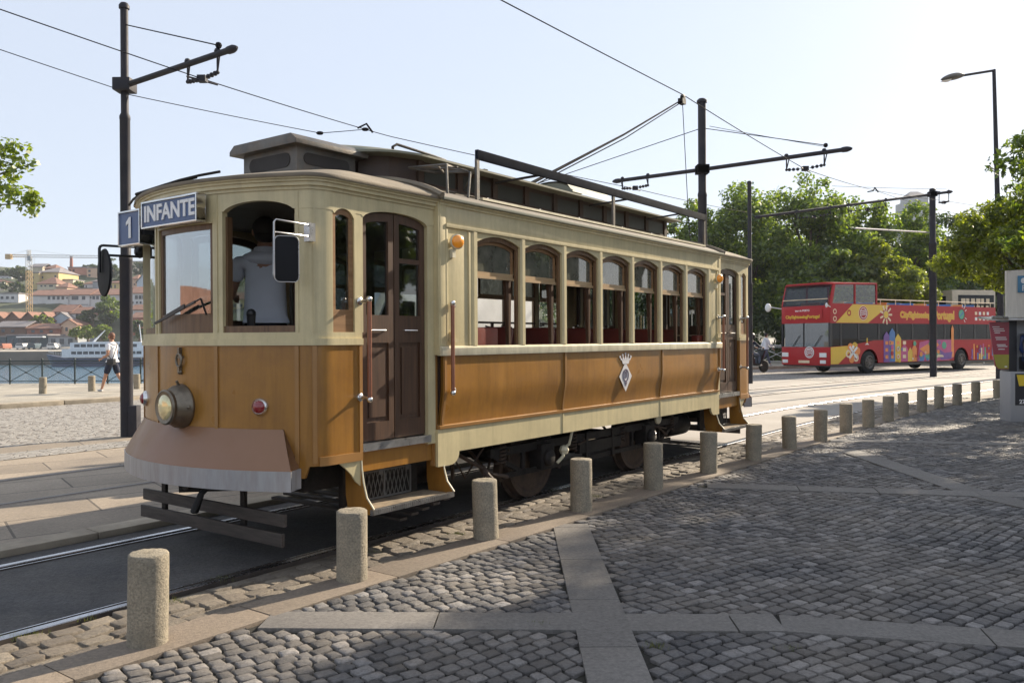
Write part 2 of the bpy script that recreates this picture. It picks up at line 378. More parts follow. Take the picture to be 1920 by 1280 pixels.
M['joint'] = pm('dark_sand_joints', (.014,.013,.011), .95, var=.4, scale=7, bump=.5, bscale=60, dirt=(.05,.045,.025), dscale=3, damt=.5)
M['jointlt'] = pm('pale_sand_joints', (.13,.105,.075), .95, var=.35, scale=7, bump=.5, bscale=60)
M['stone'] = stone_mat('granite_setts', (.055,.053,.055), (.235,.222,.214))
M['stonew'] = stone_mat('worn_brown_setts', (.11,.09,.07), (.22,.185,.14), .75)
M['slab'] = pm('granite_slab', (.16,.148,.135), .75, var=.12, scale=4, bump=.5, bscale=120, dirt=(.085,.075,.065), dscale=2, damt=.4, island=.12, speck=.38)
M['asphalt'] = pm('worn_asphalt', (.055,.053,.054), .8, var=.35, scale=2.5, bump=.9, bscale=50, speck=.5, dirt=(.095,.085,.075), dscale=1.2, damt=.7)
M['pave'] = slab_mat('concrete_slab_paving', (.30,.245,.185), 1.5, .75, .012, rot=-TH)
M['roadlight'] = pm('sunbleached_concrete', (.33,.30,.265), .85, var=.12, scale=.6, bump=.4, bscale=50, dirt=(.22,.19,.16), dscale=.5, damt=.6)
M['farcob'] = cobble_mat('road_setts', (.25,.235,.215), (.36,.34,.31), 8, (.12,.10,.085), .8, (.30,.27,.23))
M['rail'] = pm('polished_rail_steel', (.42,.42,.44), .26, 1.0, var=.2, scale=6)
M['railside'] = pm('rusty_rail_flank', (.055,.042,.034), .8, var=.3)
M['kerb'] = pm('granite_kerb', (.33,.28,.21), .8, var=.2, scale=5, bump=.4, bscale=70, dirt=(.15,.12,.09), damt=.5, island=.1)

# the near-side land, cut by the river on the left
EDGE = [(-400,29.2),(-40,29.2),(-16,28.9),(-11.5,28.5),(-5,33),(3,43),(10,52),(40,62),(120,150),(400,900)]
land = [(-400,-200),(1500,-200),(1500,900)]+EDGE[::-1]
g = MB(); g.add([(x,y,-.06) for x,y in land], [tuple(range(len(land)))])
struct(g.build('ground', M['ground'], recalc=False))
def ribbon(name, mat, ufun0, ufun1, v0, v1, z, n=60, par=None):
    g = MB(); g.grid(1, n, lambda i, j: W((ufun0, ufun1)[int(i)](v0+(v1-v0)*j), v0+(v1-v0)*j, z)); o = g.build(name, mat, recalc=False)
    o.data.update()
    if o.data.polygons[0].normal.z < 0: o.data.flip_normals()
    return struct(o)
# plaza bed below the setts
g = MB(); bed = [(-6,-2),(30,-2),(34,24),(16,26)]; pl = [W(BU(v)+.05, v) for v in np.linspace(-8, 24, 40)]
pts = [(p.x, p.y, -.017) for p in pl]+[(22,24,-.017),(34,24,-.017),(34,-6,-.017),(-8,-6,-.017)]
g.add(pts, [tuple(range(len(pts)))]); struct(g.build('plaza_bed', M['joint']))
ribbon('track_shoulder', M['jointlt'], lambda v: .80+UC(v), lambda v: BU(v)-.09, -8, 24, -.020)
# track bed and rails
ribbon('track_bed', M['asphalt'], lambda v: -.69+UC(v), lambda v: .69+UC(v), -12, 9.5, -.008)
ribbon('far_road', M['roadlight'], lambda v: -9+UC(v)*.9, lambda v: BU(v)-.1, 9.5, 24, -.012)
ribbon('far_road', M['roadlight'], lambda v: -9+UC(v)*.9, lambda v: UC(v)+3.2+(v-24)*.22, 24, 95, -.012)
def rail(u0, v0, v1, name, mm='rail'):
    g = MB()
    prof = [(-.035,-.05),(-.035,.004),(-.028,.008),(.020,.008),(.026,.003),(.026,-.03),(.060,-.03),(.062,.002),(.075,.002),(.075,-.05)]
    s = -1 if u0 < 0 else 1
    vs = []; n = 90
    for j in range(n+1):
        v = v0+(v1-v0)*j/n
        for (a, z) in prof: vs.append(W(u0-s*a+(UC(v) if abs(u0) < 2 else UC(v)), v, z))
    k = len(prof); fs = []; mi = []
    g.v = [tuple(p) for p in vs]
    for j in range(n):
        for i in range(k-1):
            g.f.append((j*k+i, j*k+i+1, (j+1)*k+i+1, (j+1)*k+i)); g.m.append(0 if i in (1,2,3,7) else 1)
    return struct(g.build(name, [M[mm], M['railside']]))
rail(.745, -12, 60, 'tram_rail'); rail(-.745, -12, 60, 'tram_rail')
M['raildull'] = pm('dull_rail_steel', (.20,.18,.165), .6, .3, var=.3)
rail(-3.10, -12, 60, 'tram_rail', 'raildull'); rail(-4.54, -12, 60, 'tram_rail', 'raildull')
ribbon('sett_strip', M['farcob'], lambda v: -6.95, lambda v: -6.25, -12, 9.4, .006)
# raised slab pavement between the two tracks, with its low kerb, flush with the second track
g = MB(); vs = list(np.linspace(-12, 9.45, 2))
g.add([W(-1.32,-12,.0),W(-1.32,9.45,.0),W(-7.7,9.45,-.0),W(-7.7,-12,-.0)], [(0,1,2,3)])
o = struct(g.build('pavement', M['pave']))
ribbon('track_gutter', M['asphalt'], lambda v: -1.36, lambda v: -.79, -12, 9.5, -.05)
g = MB()
v = -12.0
while v < 9.4:
    L = 1.1; g.prism([W(-1.42,v,-.05),W(-1.20,v+.0,-.05),W(-1.20,v,.004),W(-1.42,v,.009)], W(-1.3,v+L-.012)-W(-1.3,v)); v += L
struct(g.build('pavement_kerb', M['kerb'], bevel=.008))
# road of setts on the river side, promenade and kerb
KL = [G(-500,815),G(0,766),G(230,751),G(420,735),G(700,712),G(1000,695)]
rd = [W(-7.7,-12),W(-7.7,9.5),W(-9.2,24)]
pts = [(p.x,p.y,-.008) for p in rd]+[(3,44,-.008)]+[(p.x,p.y,-.008) for p in KL[::-1]]+[(-30,6,-.008)]
g = MB(); g.add(pts, [tuple(range(len(pts)))]); struct(g.build('cobbled_road', M['farcob']))
g = MB()
for a, b in zip(KL[:-1], KL[1:]):
    n = max(1, int((b-a).length/1.3)); nv = Vector((-(b-a).y, (b-a).x, 0)).normalized()*.28
    for i in range(n):
        p = a+(b-a)*(i/n); q = a+(b-a)*((i+.985)/n); w = rnd.uniform(.10,.13)
        g.prism([p+Vector((0,0,-.05)), p+nv+Vector((0,0,-.05)), p+nv+Vector((0,0,w)), p+Vector((0,0,w-.015))], q-p)
struct(g.build('promenade_kerb', M['kerb'], bevel=.02))
back = [(-400,29.1),(-40,29.1),(-16,28.8),(-11.5,28.4),(-5,32.9),(2.9,42.9)]
pts = [(p.x,p.y+.26,.10) for p in KL]+[(4,42.5,.10)]+[(x,y,.10) for x,y in back[::-1]]
M['prom'] = slab_mat('promenade_paving', (.40,.36,.29), 1.2, .6, .01)
g = MB(); g.add(pts, [tuple(range(len(pts)))]); struct(g.build('promenade', M['prom']))
# quay wall towards the river
g = MB()
for (x0,y0),(x1,y1) in zip(EDGE[:-1], EDGE[1:]): g.add([(x0,y0,.09),(x1,y1,.09),(x1,y1,-6),(x0,y0,-6)], [(0,1,2,3)])
M['quay'] = pm('quay_stone', (.19,.16,.125), .85, var=.3, scale=1.5, bump=.5, bscale=5, dirt=(.07,.065,.05), dscale=.6, damt=.6)
struct(g.build('quay_wall', M['quay'], recalc=False))
# road right: kerb and pavement behind the bus
a0 = G(1405,693); a1 = G(1960,676); dd = (a1-a0); nn = Vector((-dd.y,dd.x,0)).normalized()
g = MB(); g.prism([a0-dd*.3+Vector((0,0,-.05)), a0-dd*.3+nn*.25+Vector((0,0,-.05)), a0-dd*.3+nn*.25+Vector((0,0,.14)), a0-dd*.3+Vector((0,0,.13))], dd*3)
struct(g.build('far_kerb', M['kerb'], bevel=.02))
g = MB(); q = [a0-dd*.3+nn*.25, a0+dd*2.7+nn*.25, a0+dd*2.7+nn*9, a0-dd*.3+nn*5]
g.add([(p.x,p.y,.135) for p in q], [(0,1,2,3)]); struct(g.build('far_pavement', M['prom']))
g = MB(); q = [a0-dd*.3, a0+dd*2.7, a0+dd*2.7-nn*14, a0+dd*.9-nn*11.5, a0-dd*.2-nn*10.0]
g.add([(p.x,p.y,-.005) for p in q], [(0,1,2,3,4)]); struct(g.build('cobbled_road', M['farcob']))
g = MB(); q = [W(BU(24),24.0),Vector((22,24,0)),Vector((34,24,0)),Vector((60,30,0)),Vector((60,60,0)),Vector((36,47,0))]
g.add([(p.x,p.y,-.02) for p in q], [tuple(range(6))]); struct(g.build('far_square', M['farcob']))

# setts as real stones
BANDS = [((.47,2.0),(.47,6.85),.145), ((-1.35,4.53),(1.42,4.44),.135), ((1.42,4.44),(4.2,3.80),.13),
         ((4.52,11.4),(4.50,8.05),.15), ((4.50,8.05),(5.3,4.9),.15), ((2.0,8.60),(4.5,8.06),.14), ((4.5,8.06),(8.6,7.3),.14), ((4.7,12.35),(11,10.9),.15)]
def segd(X, Y, a, b):
    ax, ay = a; bx, by = b; dx, dy = bx-ax, by-ay; L2 = dx*dx+dy*dy
    k = np.clip(((X-ax)*dx+(Y-ay)*dy)/L2, 0, 1); return np.hypot(X-ax-k*dx, Y-ay-k*dy)
def setts(name, mat, inside, x0, x1, y0, y1, rot, rh, sw, seed, h=.022, tilt=.5, warp=.10, z=0.0):
    R = np.random.RandomState(seed); c, s = math.cos(rot), math.sin(rot)
    cx, cy = (x0+x1)/2, (y0+y1)/2; rad = math.hypot(x1-x0, y1-y0)/2
    nr = int(2*rad/rh); A = []; B = []; WD = []
    for r in range(nr):
        p = -rad+R.rand()*sw; b = -rad+(r+.5)*rh
        while p < rad:
            w = sw*R.uniform(.78, 1.28); A.append(p+w/2); B.append(b); WD.append(w); p += w
    A = np.array(A); B = np.array(B); WD = np.array(WD)
    def wf(a, b):          # bowed rows
        return a+warp*.5*np.sin(b*1.9+.6)+warp*.25*np.sin(a*3.1), b+warp*np.sin(a*1.25+.4)+warp*.5*np.sin(a*2.9+b*.7)
    a_, b_ = wf(A, B); X = cx+a_*c-b_*s; Y = cy+a_*s+b_*c
    k = inside(X, Y) & (X > x0) & (X < x1) & (Y > y0) & (Y < y1)
    A, B, WD = A[k], B[k], WD[k]; n = len(A)
    gap = .0060; hx = WD/2-gap; hy = np.full(n, rh/2-gap)
    hx *= R.uniform(.93,1,n); hy *= R.uniform(.90,1,n)
    ang = np.array([.18,.5,.82]); corners = []
    for q, (sx, sy) in enumerate(((1,1),(-1,1),(-1,-1),(1,-1))):
        pass
    # 12-gon outline of a rounded, uneven quad
    e = .80
    shape = [(1,-e),(1,e),(.94,.95),(e,1),(-e,1),(-.94,.95),(-1,e),(-1,-e),(-.94,-.95),(-e,-1),(e,-1),(.94,-.95)]
    K = len(shape); off = R.uniform(-.09,.09,(n,4,2)); V = np.zeros((n, 3*K+1, 3))
    tx = R.normal(0,.045*tilt,n); ty = R.normal(0,.045*tilt,n); dz = R.normal(0,.0035*tilt,n)+z
    rj = R.uniform(-.05,.05,(n,K,2))
    for ring, (sc, zz) in enumerate(((1.0,-.030),(.99,-.0040*h/.022),(.93,-.0008))):
        for i, (px, py) in enumerate(shape):
            q = (0 if px > 0 else 1) if py > 0 else (3 if px > 0 else 2)
            lx = (px+off[:,q,0]*.9+rj[:,i,0])*sc*hx; ly = (py+off[:,q,1]*.9+rj[:,i,1])*sc*hy
            V[:,ring*K+i,0] = lx; V[:,ring*K+i,1] = ly
            V[:,ring*K+i,2] = zz+(lx*tx+ly*ty+dz if ring else dz)+(R.normal(0,.0018,n) if ring == 2 else 0)
    V[:,3*K,2] = dz+R.normal(.001,.002,n)
    a = A[:,None]+V[:,:,0]; b = B[:,None]+V[:,:,1]; a, b = wf(a, b)
    V[:,:,0] = cx+a*c-b*s; V[:,:,1] = cy+a*s+b*c
    F = []
    for ring in (0,1):
        for i in range(K): i2 = (i+1)%K; F.append((ring*K+i, ring*K+i2, (ring+1)*K+i2, (ring+1)*K+i))
    for i in range(0, K, 2): F.append((2*K+i, 2*K+(i+1)%K, 2*K+(i+2)%K, 3*K))
    F = np.array(F); FF = (F[None]+np.arange(n)[:,None,None]*(3*K+1)).reshape(-1,4)
    return struct(fastmesh(name, V.reshape(-1,3), FF, mat, smooth=True))
def in_plaza(X, Y):
    dx, dy = X+3.046, Y-4.962; u = dx*CT-dy*ST; v = dx*ST+dy*CT
    bu = 1.45+.02*np.clip(v,0,11)+.95*np.where(v<11, 0, np.where(v<22, .0072*(v-11)**2, .0072*121+.158*(v-22)))
    ok = u > bu+.155
    for a, b, w in BANDS: ok &= segd(X, Y, a, b) > w+.0
    return ok
def in_shoulder(X, Y):
    dx, dy = X+3.046, Y-4.962; u = dx*CT-dy*ST; v = dx*ST+dy*CT
    bu = 1.45+.02*np.clip(v,0,11)+.95*np.where(v<11, 0, np.where(v<22, .0072*(v-11)**2, 0))
    uc = np.where(v<11, 0, .0072*(v-11)**2)
    return (u > .86+uc) & (u < bu-.17) & (v < 22)
setts('plaza_setts', M['stone'], in_plaza, -4.5, 17, 2.2, 22.5, math.radians(37), .087, .093, 3, warp=.055)
setts('shoulder_setts', M['stonew'], in_shoulder, -6, 12, 2.2, 21, PI/2-TH, .12, .16, 5, h=.014, tilt=1.2, warp=.03, z=-.006)
# flush granite bands
g = MB()
for a, b, w in BANDS:
    a = Vector((*a,0)); b = Vector((*b,0)); L = (b-a).length; d = (b-a)/L; q = Vector((-d.y,d.x,0))*w; s = 0
    while s < L-.05:
        l = min(rnd.uniform(.7,1.2), L-s); z = Vector((0,0,rnd.uniform(.004,.0075)))
        p = a+d*(s+.004)+z; e = a+d*(s+l-.004)+z; sk = d*rnd.choice((0,0,.08,-.06))
        g.prism([p-q+Vector((0,0,-.05)), e-q+Vector((0,0,-.05)), e-q, p-q], q*2); s += l
struct(g.build('granite_band', M['slab'], bevel=.004))
# kerb strip carrying the bollards
g = MB(); v = -8.0
while v < 23.5:
    l = rnd.uniform(.9,1.25); z = rnd.uniform(.005,.009)
    c = [W(BU(v)-.16, v), W(BU(v)+.15, v), W(BU(v+l-.008)+.15, v+l-.008), W(BU(v+l-.008)-.16, v+l-.008)]
    g.prism([p+Vector((0,0,-.06)) for p in c], (0,0,.06+z)); v += l
M['kstrip'] = pm('worn_granite_kerb_strip', (.20,.16,.12), .8, var=.12, scale=3, bump=.5, bscale=110, dirt=(.14,.11,.09), dscale=1.5, damt=.5, island=.1, speck=.32)
struct(g.build('kerb_strip', M['kstrip'], bevel=.005))

# tufts of grass along the rail and in the joints
g = MB(); R = random.Random(4)
for (px, py, n_, s_) in ((25,1196,60,.03),(60,1188,40,.02),(330,1125,40,.02),(415,1085,60,.03),(860,1000,30,.02),(1120,930,40,.025),(1010,1170,30,.02),(1230,1210,60,.02),(1480,1215,30,.02),(1330,882,60,.05),(700,1035,40,.03),(160,1160,30,.02)):
    c = G(px, py)
    for _ in range(n_):
        x, y = c.x+R.gauss(0,s_*1.6), c.y+R.gauss(0,s_); h = R.uniform(.008,.028); dx, dy = R.gauss(0,.008), R.gauss(0,.008); w = .0012
        g.add([(x-w,y,-.008),(x+w,y,-.008),(x+dx,y+dy,h)], [(0,1,2)])
M['grassb'] = leafm('grass_blades', (.07,.10,.02), (.18,.17,.05), .3)
o = g.build('grass', M['grassb'], recalc=False, weld=False); tag(o, 'small tufts of grass in the joints beside the rail', 'grass'); o['kind'] = 'stuff'
# ---------------------------------------------------------------- bollards
BV = [(268,1213),(657,1092),(911,1012),(1091,960),(1227,919),(1331,888),(1415,864),(1483,842),(1541,827),(1589,812),(1631,801),(1668,790),(1697,780),(1731,772),(1763,765),(1797,759),(1832,752),(1873,746)]
def bollard_mesh(seed):
    R = random.Random(seed); g = MB(); n = 28; H = .455; prof = [(.097,-.05),(.097,.0)]+[(.0965,H*i/9) for i in range(1,9)]+[(.0965,H-.010),(.093,H-.003),(.085,H+.0),(.04,H+.001),(.0,H+.001)]
    g.lathe(prof, (0,0,0), n=n)
    g.v = [(x*(1+R.uniform(-.016,.016)), y*(1+R.uniform(-.016,.016)), z+(R.uniform(-.0025,.0025) if z > .4 else 0)) for x, y, z in g.v]
    return g
proto = [bollard_mesh(i).build('bollard', M['granite'], smooth=True, ang=50) for i in range(3)]
BL = ['nearest granite bollard, in the bottom left corner beside the tram rail',
 'granite bollard second from the camera, in front of the tram fender and front step',
 'granite bollard third from the camera, beside the wheel arch behind the front step',
 'granite bollard fourth from the camera, at the top of the long granite paving band',
 'granite bollard fifth from the camera, in front of the gap between the tram wheels',
 'granite bollard sixth from the camera, before the rear tram wheels',
 'granite bollard seventh from the camera, just under the rear step of the tram',
 'granite bollard eighth from the camera, first one clear of the tram',
 'granite bollard ninth from the camera, with a sunlit brown face, past the tram',
 'granite bollard tenth from the camera, in the curved row past the tram',
 'granite bollard eleventh from the camera, in the curved row past the tram',
 'granite bollard twelfth from the camera, eighth from last in the curved row before the kiosk',
 'sixth granite bollard from the far end, left of the pole by the bus',
 'fifth granite bollard from the far end, under the pole by the bus',
 'granite bollard fourth from the far end of the curved row by the bus',
 'granite bollard third from the far end of the curved row by the bus',
 'granite bollard second from the far end of the curved row, left of the kiosk',
 'farthest granite bollard of the curved row, right beside the phone kiosk']
BL[11] = 'seventh granite bollard from the far end of the curved row'
for i, p in enumerate(BV):
    o = proto[i] if i < 3 else proto[i % 3].copy()
    if i >= 3: COL.objects.link(o)
    b = G(*p); s = 1
    o.location = (b.x, b.y+.05, .003); o.rotation_euler = (math.radians(1.1*math.sin(i*2.3)), math.radians(1.2*math.sin(i*3.7+1)), i*1.3); o.scale = (1,1,1+.025*math.sin(i*5.1))
    tag(o, BL[i], 'bollard', 'granite bollards along the tram track')
LB = ['granite bollard on the riverside promenade, leftmost of the three by the railing', 'granite bollard on the riverside promenade, just left of the walking man', 'granite bollard on the promenade between the tall pole and the tram front']
for i, p in enumerate([(80,738),(172,733),(257,729)]):
    o = proto[i].copy(); COL.objects.link(o); b = G(p[0], p[1], .1); o.location = (b.x, b.y, .10)
    tag(o, LB[i], 'bollard', 'granite bollards on the riverside promenade')
# extra bollard hidden behind the kiosk edge
o = proto[0].copy(); COL.objects.link(o); o.location = (13.9, 22.4, 0); tag(o, 'dark bollard standing just behind the lower edge of the red kiosk poster', 'bollard', 'granite bollards along the tram track')

# ---------------------------------------------------------------- overhead line poles
def insul(g, p, q, n=3):
    p = Vector(p); q = Vector(q); g.tube([p, q], .008, 6)
    for i in range(n):
        c = p+(q-p)*((i+.7)/(n+.4)); g.ball(c, .038, n=8)
def pole(name, x, y, H, r0, r1, label, sect=((0,1.0),(.42,.82),(.75,.62))):
    e = empty(name, (x,y,0)); tag(e, label, 'overhead line pole', 'poles carrying the tram overhead wires')
    g = MB(); prof = [(r0,-.05)]
    for i, (a, k) in enumerate(sect):
        b = sect[i+1][0] if i+1 < len(sect) else 1.0
        if i: prof += [(r0*sect[i-1][1]*1.05, a*H-.06),(r0*sect[i-1][1]*1.05, a*H-.01),(r0*k, a*H+.04)]
        prof += [(r0*k, b*H-.07 if i < len(sect)-1 else H)]
    prof += [(r1*1.35,H),(r1*1.35,H+.05),(r1*.9,H+.09),(0,H+.10)]
    g.lathe(prof, (0,0,0), n=18); g.build('shaft', M['pole'], e, smooth=True)
    return e
def arm(e, p, q, r, name='bracket_arm'):
    g = MB(); p = Vector(p); q = Vector(q); d = (q-p).normalized()
    g.tube([p, q], r, 10); g.lathe([(r*1.25,0),(r*1.3,.10),(r*.9,.16),(r*.4,.20)], q-d*.08, d, 10)
    a = g.build(name, M['pole'], e, smooth=True)
    g = MB(); g.box(-.14,.14,-.14,.14,p.z-.10,p.z+.10)
    g.build('clamp', M['pole'], e, bevel=.02); return a
def hanger(e, A, B, c0, c1, drop=.26):
    """two drop brackets on the arm with a string of insulators between them"""
    A = Vector(A); B = Vector(B); p = A+(B-A)*c0; q = A+(B-A)*c1; z = Vector((0,0,drop)); g = MB()
    for s in (p, q):
        g.tube([s+Vector((0,0,.05)), s-z], .014, 6); g.tube([s+(B-A)*.02, s-z], .012, 6); g.ball(s-z, .032, n=8); g.ball(s+Vector((0,0,.04)), .05, n=8)
    mid = (p+q)/2-z-Vector((0,0,.02)); insul(g, p-z, mid+(p-q)*.12); insul(g, mid+(q-p)*.12, q-z)
    g.box(mid.x-.06,mid.x+.06,mid.y-.06,mid.y+.06,mid.z-.05,mid.z+.04); g.tube([mid+Vector((-.25*ST,-.25*CT,-.03)), mid+Vector((.25*ST,.25*CT,-.03))], .014, 6)
    g.build('wire_hanger', M['pole'], e, smooth=True)
b1 = G(238,818)
P1 = pole('overhead_line_pole', b1.x, b1.y, 6.85, .096, .060, 'tall dark iron pole left of the tram with a single insulated arm')
z1 = 5.62; A1 = Vector((0,0,z1)); e1 = Vector((CT*2.85,-ST*2.85,z1-.02)); arm(P1, A1, e1, .045); hanger(P1, A1, e1, .62, .88)
g = MB(); g.tube([(0,0,6.60),(e1.x*.89,e1.y*.89,z1+.10)], .010, 6); g.tube([(e1.x*.89,e1.y*.89,z1+.10),(e1.x*.89,e1.y*.89,z1)], .02, 6); g.ball((e1.x*.89,e1.y*.89,z1+.10), .05, n=8); g.build('stay_wire', M['wire'], P1)
g = MB(); g.box(.06,.20,-.10,.06,.0,.50); g.build('service_box', M['pole'], P1, bevel=.01)
P2 = pole('overhead_line_pole', 4.33, 18.9, 6.85, .095, .085, 'thick dark pole behind the tram roof with arms reaching to both sides', ((0,1.05),(.70,.95)))
eR = Vector((CT*3.13,-ST*3.13,5.36)); eL = Vector((-CT*2.2,ST*2.2,5.34)); A2 = Vector((0,0,5.34))
arm(P2, A2, eR, .045); arm(P2, A2, eL, .045); hanger(P2, A2, eR, .61, .86); hanger(P2, A2, eL, .62, .93, .2)
g = MB(); g.tube([(0,0,6.28),(eR.x*.87,eR.y*.87,5.5)], .009, 6); g.ball((eR.x*.87,eR.y*.87,5.5), .05, n=8); g.tube([(0,0,6.28),(-3.9,1.0,5.16)], .009, 6); g.build('stay_wire', M['wire'], P2)
b3 = G(1407,718)
P3 = pole('overhead_line_pole', b3.x, b3.y, 6.75, .082, .06, 'slim dark pole rising right behind the rear end of the tram', ((0,1.0),(.5,.8)))
b4 = G(1750,706)
P4 = pole('overhead_line_pole', b4.x, b4.y, 7.15, .125, .085, 'dark pole standing in front of the red double decker bus', ((0,1.1),(.72,.9)))
L3 = P(1420,407,27.8)-Vector((b4.x,b4.y,0)); R4 = P(1780,360,31.6)-Vector((b4.x,b4.y,0)); C4 = P(1750,364,b4.y)-Vector((b4.x,b4.y,0))
arm(P4, C4, L3, .05); arm(P4, C4, R4, .05); hanger(P4, C4, L3, .30, .52, .22); hanger(P4, C4, L3, .62, .8, .22)
hanger(P4, C4, R4, .35, .95, .35)
g = MB(); g.tube([P(1603,428,30)-Vector((b4.x,b4.y,0)), P(1742,436,b4.y)-Vector((b4.x,b4.y,0))], .035, 6); g.build('brace_rod', M['silver'], P4)

# ---------------------------------------------------------------- overhead wires
def wire(name, pts, label, r=.007, grp=None):
    g = MB(); out = []
    for a, b in zip(pts[:-1], pts[1:]):
        a = Vector(a); b = Vector(b)
        for i in range(8):
            k = i/8; out.append(a+(b-a)*k-Vector((0,0,.012*(b-a).length*.25*4*k*(1-k))))
    out.append(Vector(pts[-1])); g.tube(out, r, 5); return tag(g.build(name, M['wire'], smooth=True), label, 'overhead wire', grp)
H5 = 5.12; hx = b4.x; hy = b4.y
c2 = Vector((4.33,18.9,0))+eR*.735; c2.z = 5.06
wire('overhead_wire', [W(-.02,-9,5.22), W(-.02,9.51,5.20), c2, P(1640,357,26.0), P(1770,395,40), P(1880,415,70)], 'copper contact wire that the tram trolley pole touches, crossing the top of the sky', .0075)
cL = Vector((4.33,18.9,0))+eL*.775; cL.z = 5.1
h1 = Vector((b1.x,b1.y,0))+e1*.75; h1.z = z1-.30
w2 = P(685,243,15.6)
wire('overhead_wire', [P(-700,-230,7.4), h1, w2, P(735,257,16.2), cL, P(1400,398,30)], 'contact wire of the far track hanging under the left pole arm', .008)
wire('overhead_wire', [P(-500,-80,9.5), P(222,168,b1.y)], 'wire coming in from the upper left to the tall left pole', .007)
wire('overhead_wire', [P(242,178,b1.y), P(600,250,15.3), w2], 'pull off wire from the left pole to the far contact wire above the tram roof', .007)
g = MB()
for c in (P(600,250,15.3), w2):
    g.ball(c, .045, (1.6,1.2,.8), n=8)
g.tube([w2+Vector((-.12,-.1,0)), w2+Vector((.02,.02,.11)), w2+Vector((.12,.12,-.03))], .02, 6)
tag(g.build('wire_clamp', M['wire'], smooth=True), 'small dark clamp joining two wires above the tram vent box', 'wire clamp')
wire('overhead_wire', [P(1330,237,18.9), P(1545,275,17.9)], 'thin wire sloping from the thick pole to its right arm', .006)
wire('overhead_wire', [P(1640,357,26.0), P(1780,378,31.4), P(1960,400,46)], 'faint contact wire over the trees towards the far pole', .008)
wire('overhead_wire', [P(1560,349,30), P(1775,355,31.5)], 'faint stay wire meeting the end of the far arm', .007)
g = MB(); c = P(1637,358,26); g.tube([c+Vector((-.22,-.12,-.05)), c, c+Vector((.05,0,.10)), c+Vector((.2,.1,-.02))], .022, 6)
tag(g.build('wire_clamp', M['wire'], smooth=True), 'wire crossing clamp hanging in front of the tree tops', 'wire clamp')

# ---------------------------------------------------------------- street lamp
bl = G(1877,709); top = P(1863,131,bl.y)
e = empty('street_lamp', (bl.x,bl.y,0)); tag(e, 'tall slim street lamp with a cobra head reaching left above the kiosk', 'street lamp')
g = MB(); tp = top-Vector((bl.x,bl.y,0)); g.tube([(0,0,-.05),(0,0,2.2),(0,0,2.25),tp], [.17,.16,.11,.06], 12); g.build('shaft', M['pole'], e, smooth=True)
h0 = P(1806,142,bl.y-.3)-Vector((bl.x,bl.y,0)); h1_ = P(1764,150,bl.y-.5)-Vector((bl.x,bl.y,0))
g = MB(); g.tube([tp+Vector((.03,0,-.03)), h0], .045, 8); g.build('arm', M['pole'], e, smooth=True)
d = (h1_-h0); hd = MB()
hd.grid(12, 12, lambda i, j: tuple(h0+d*i+Vector((0, math.cos(2*PI*j), math.sin(2*PI*j)*.75+.15))*(.17*max(.02, math.sin(PI*min(1,i*.9+.08))**.6))))
hd.build('lamp_head', M['tin'], e, smooth=True)
g = MB(); g.grid(10, 6, lambda i, j: tuple(h0+d*(.48+.5*i)+Vector((0,(j-.5)*.22,-.06-.07*math.sin(PI*i)*math.sin(PI*j)))))
g.build('lamp_glass', M['white'], e, smooth=True, recalc=False)

# ---------------------------------------------------------------- public phone kiosk at the right edge
kx, ky = 8.89, 14.9
e = empty('phone_kiosk', (kx,ky,0), -math.radians(8)); tag(e, 'grey public phone kiosk with steel headboard, canopy and posters, at the right edge', 'phone kiosk')
M['kgrey'] = pm('kiosk_grey_metal', (.34,.34,.35), .45, .3, var=.08, dirt=(.2,.2,.2), damt=.4)
M['kwood'] = pm('brushed_kiosk_headboard', (.50,.46,.40), .4, .35, var=.12, scale=3, stretch=(14,14,1))
M['pred'] = pm('poster_red', (.30,.02,.045), .35, var=.1, coat=.4); M['pyel'] = pm('poster_yellow', (.72,.52,.03), .4, var=.05); M['pgrn'] = pm('poster_green', (.10,.42,.10), .4)
M['pol'] = pm('poster_olive', (.33,.30,.04), .4); M['pblk'] = pm('poster_black', (.02,.02,.025), .4); M['psal'] = pm('poster_salmon', (.62,.22,.16), .4)
M['pblue'] = pm('sign_blue', (.05,.19,.33), .4, coat=.3); M['dblue'] = pm('handset_blue', (.01,.03,.11), .35)
g = MB(); g.box(0,.95,-.02,.42,-.02,.90); g.build('pedestal', M['kgrey'], e, bevel=.02)
g = MB(); g.box(.0,.92,.20,.30,.90,1.82); g.build('back_panel', M['kgrey'], e, bevel=.01)
g = MB(); g.box(-.005,.13,.02,.36,.90,1.82); g.build('post', M['pblk'], e, bevel=.01)
g = MB(); g.grid(14, 1, lambda i, j: (-.03+.98*i, .02-.10*math.sin(PI*i), 1.86+.84*j+.02*i)); g.grid(14, 1, lambda i, j: (-.03+.98*i, .10-.10*math.sin(PI*i), 1.86+.84*j+.02*i))
g.box(-.035,-.02,.02,.10,1.86,2.70); g.box(-.03,.95,-.0,.10,2.68,2.70); g.build('headboard', M['kwood'], e, smooth=True)
sg = MB(); sg.box(.105,.62,-.085,-.065,2.30,2.60); s_ = sg.build('sign', M['pblue'], e, bevel=.01)
tm = MB()
for j, tx in enumerate(('P','T')):
    t_ = xform(text_mb(tx, .15, .003), frame((.205+.19*j,-.088,2.375), (1,0,0), (0,0,1))); tm.add(t_.v, t_.f)
    tm.lathe([(.052,0),(.052,.006)], (.205+.19*j,-.083,2.51), (0,-1,0), 16)
tm.build('lettering', M['white'], s_)
g = MB(); g.prism([(-.40,-.30,1.80),(1.0,-.30,1.80),(1.0,.45,1.86),(-.36,.45,1.86)], (0,0,.035)); g.tube([(-.42,-.30,1.86),(-.15,-.30,1.84)], .03, 8); g.build('canopy', M['steel'], e, bevel=.008)
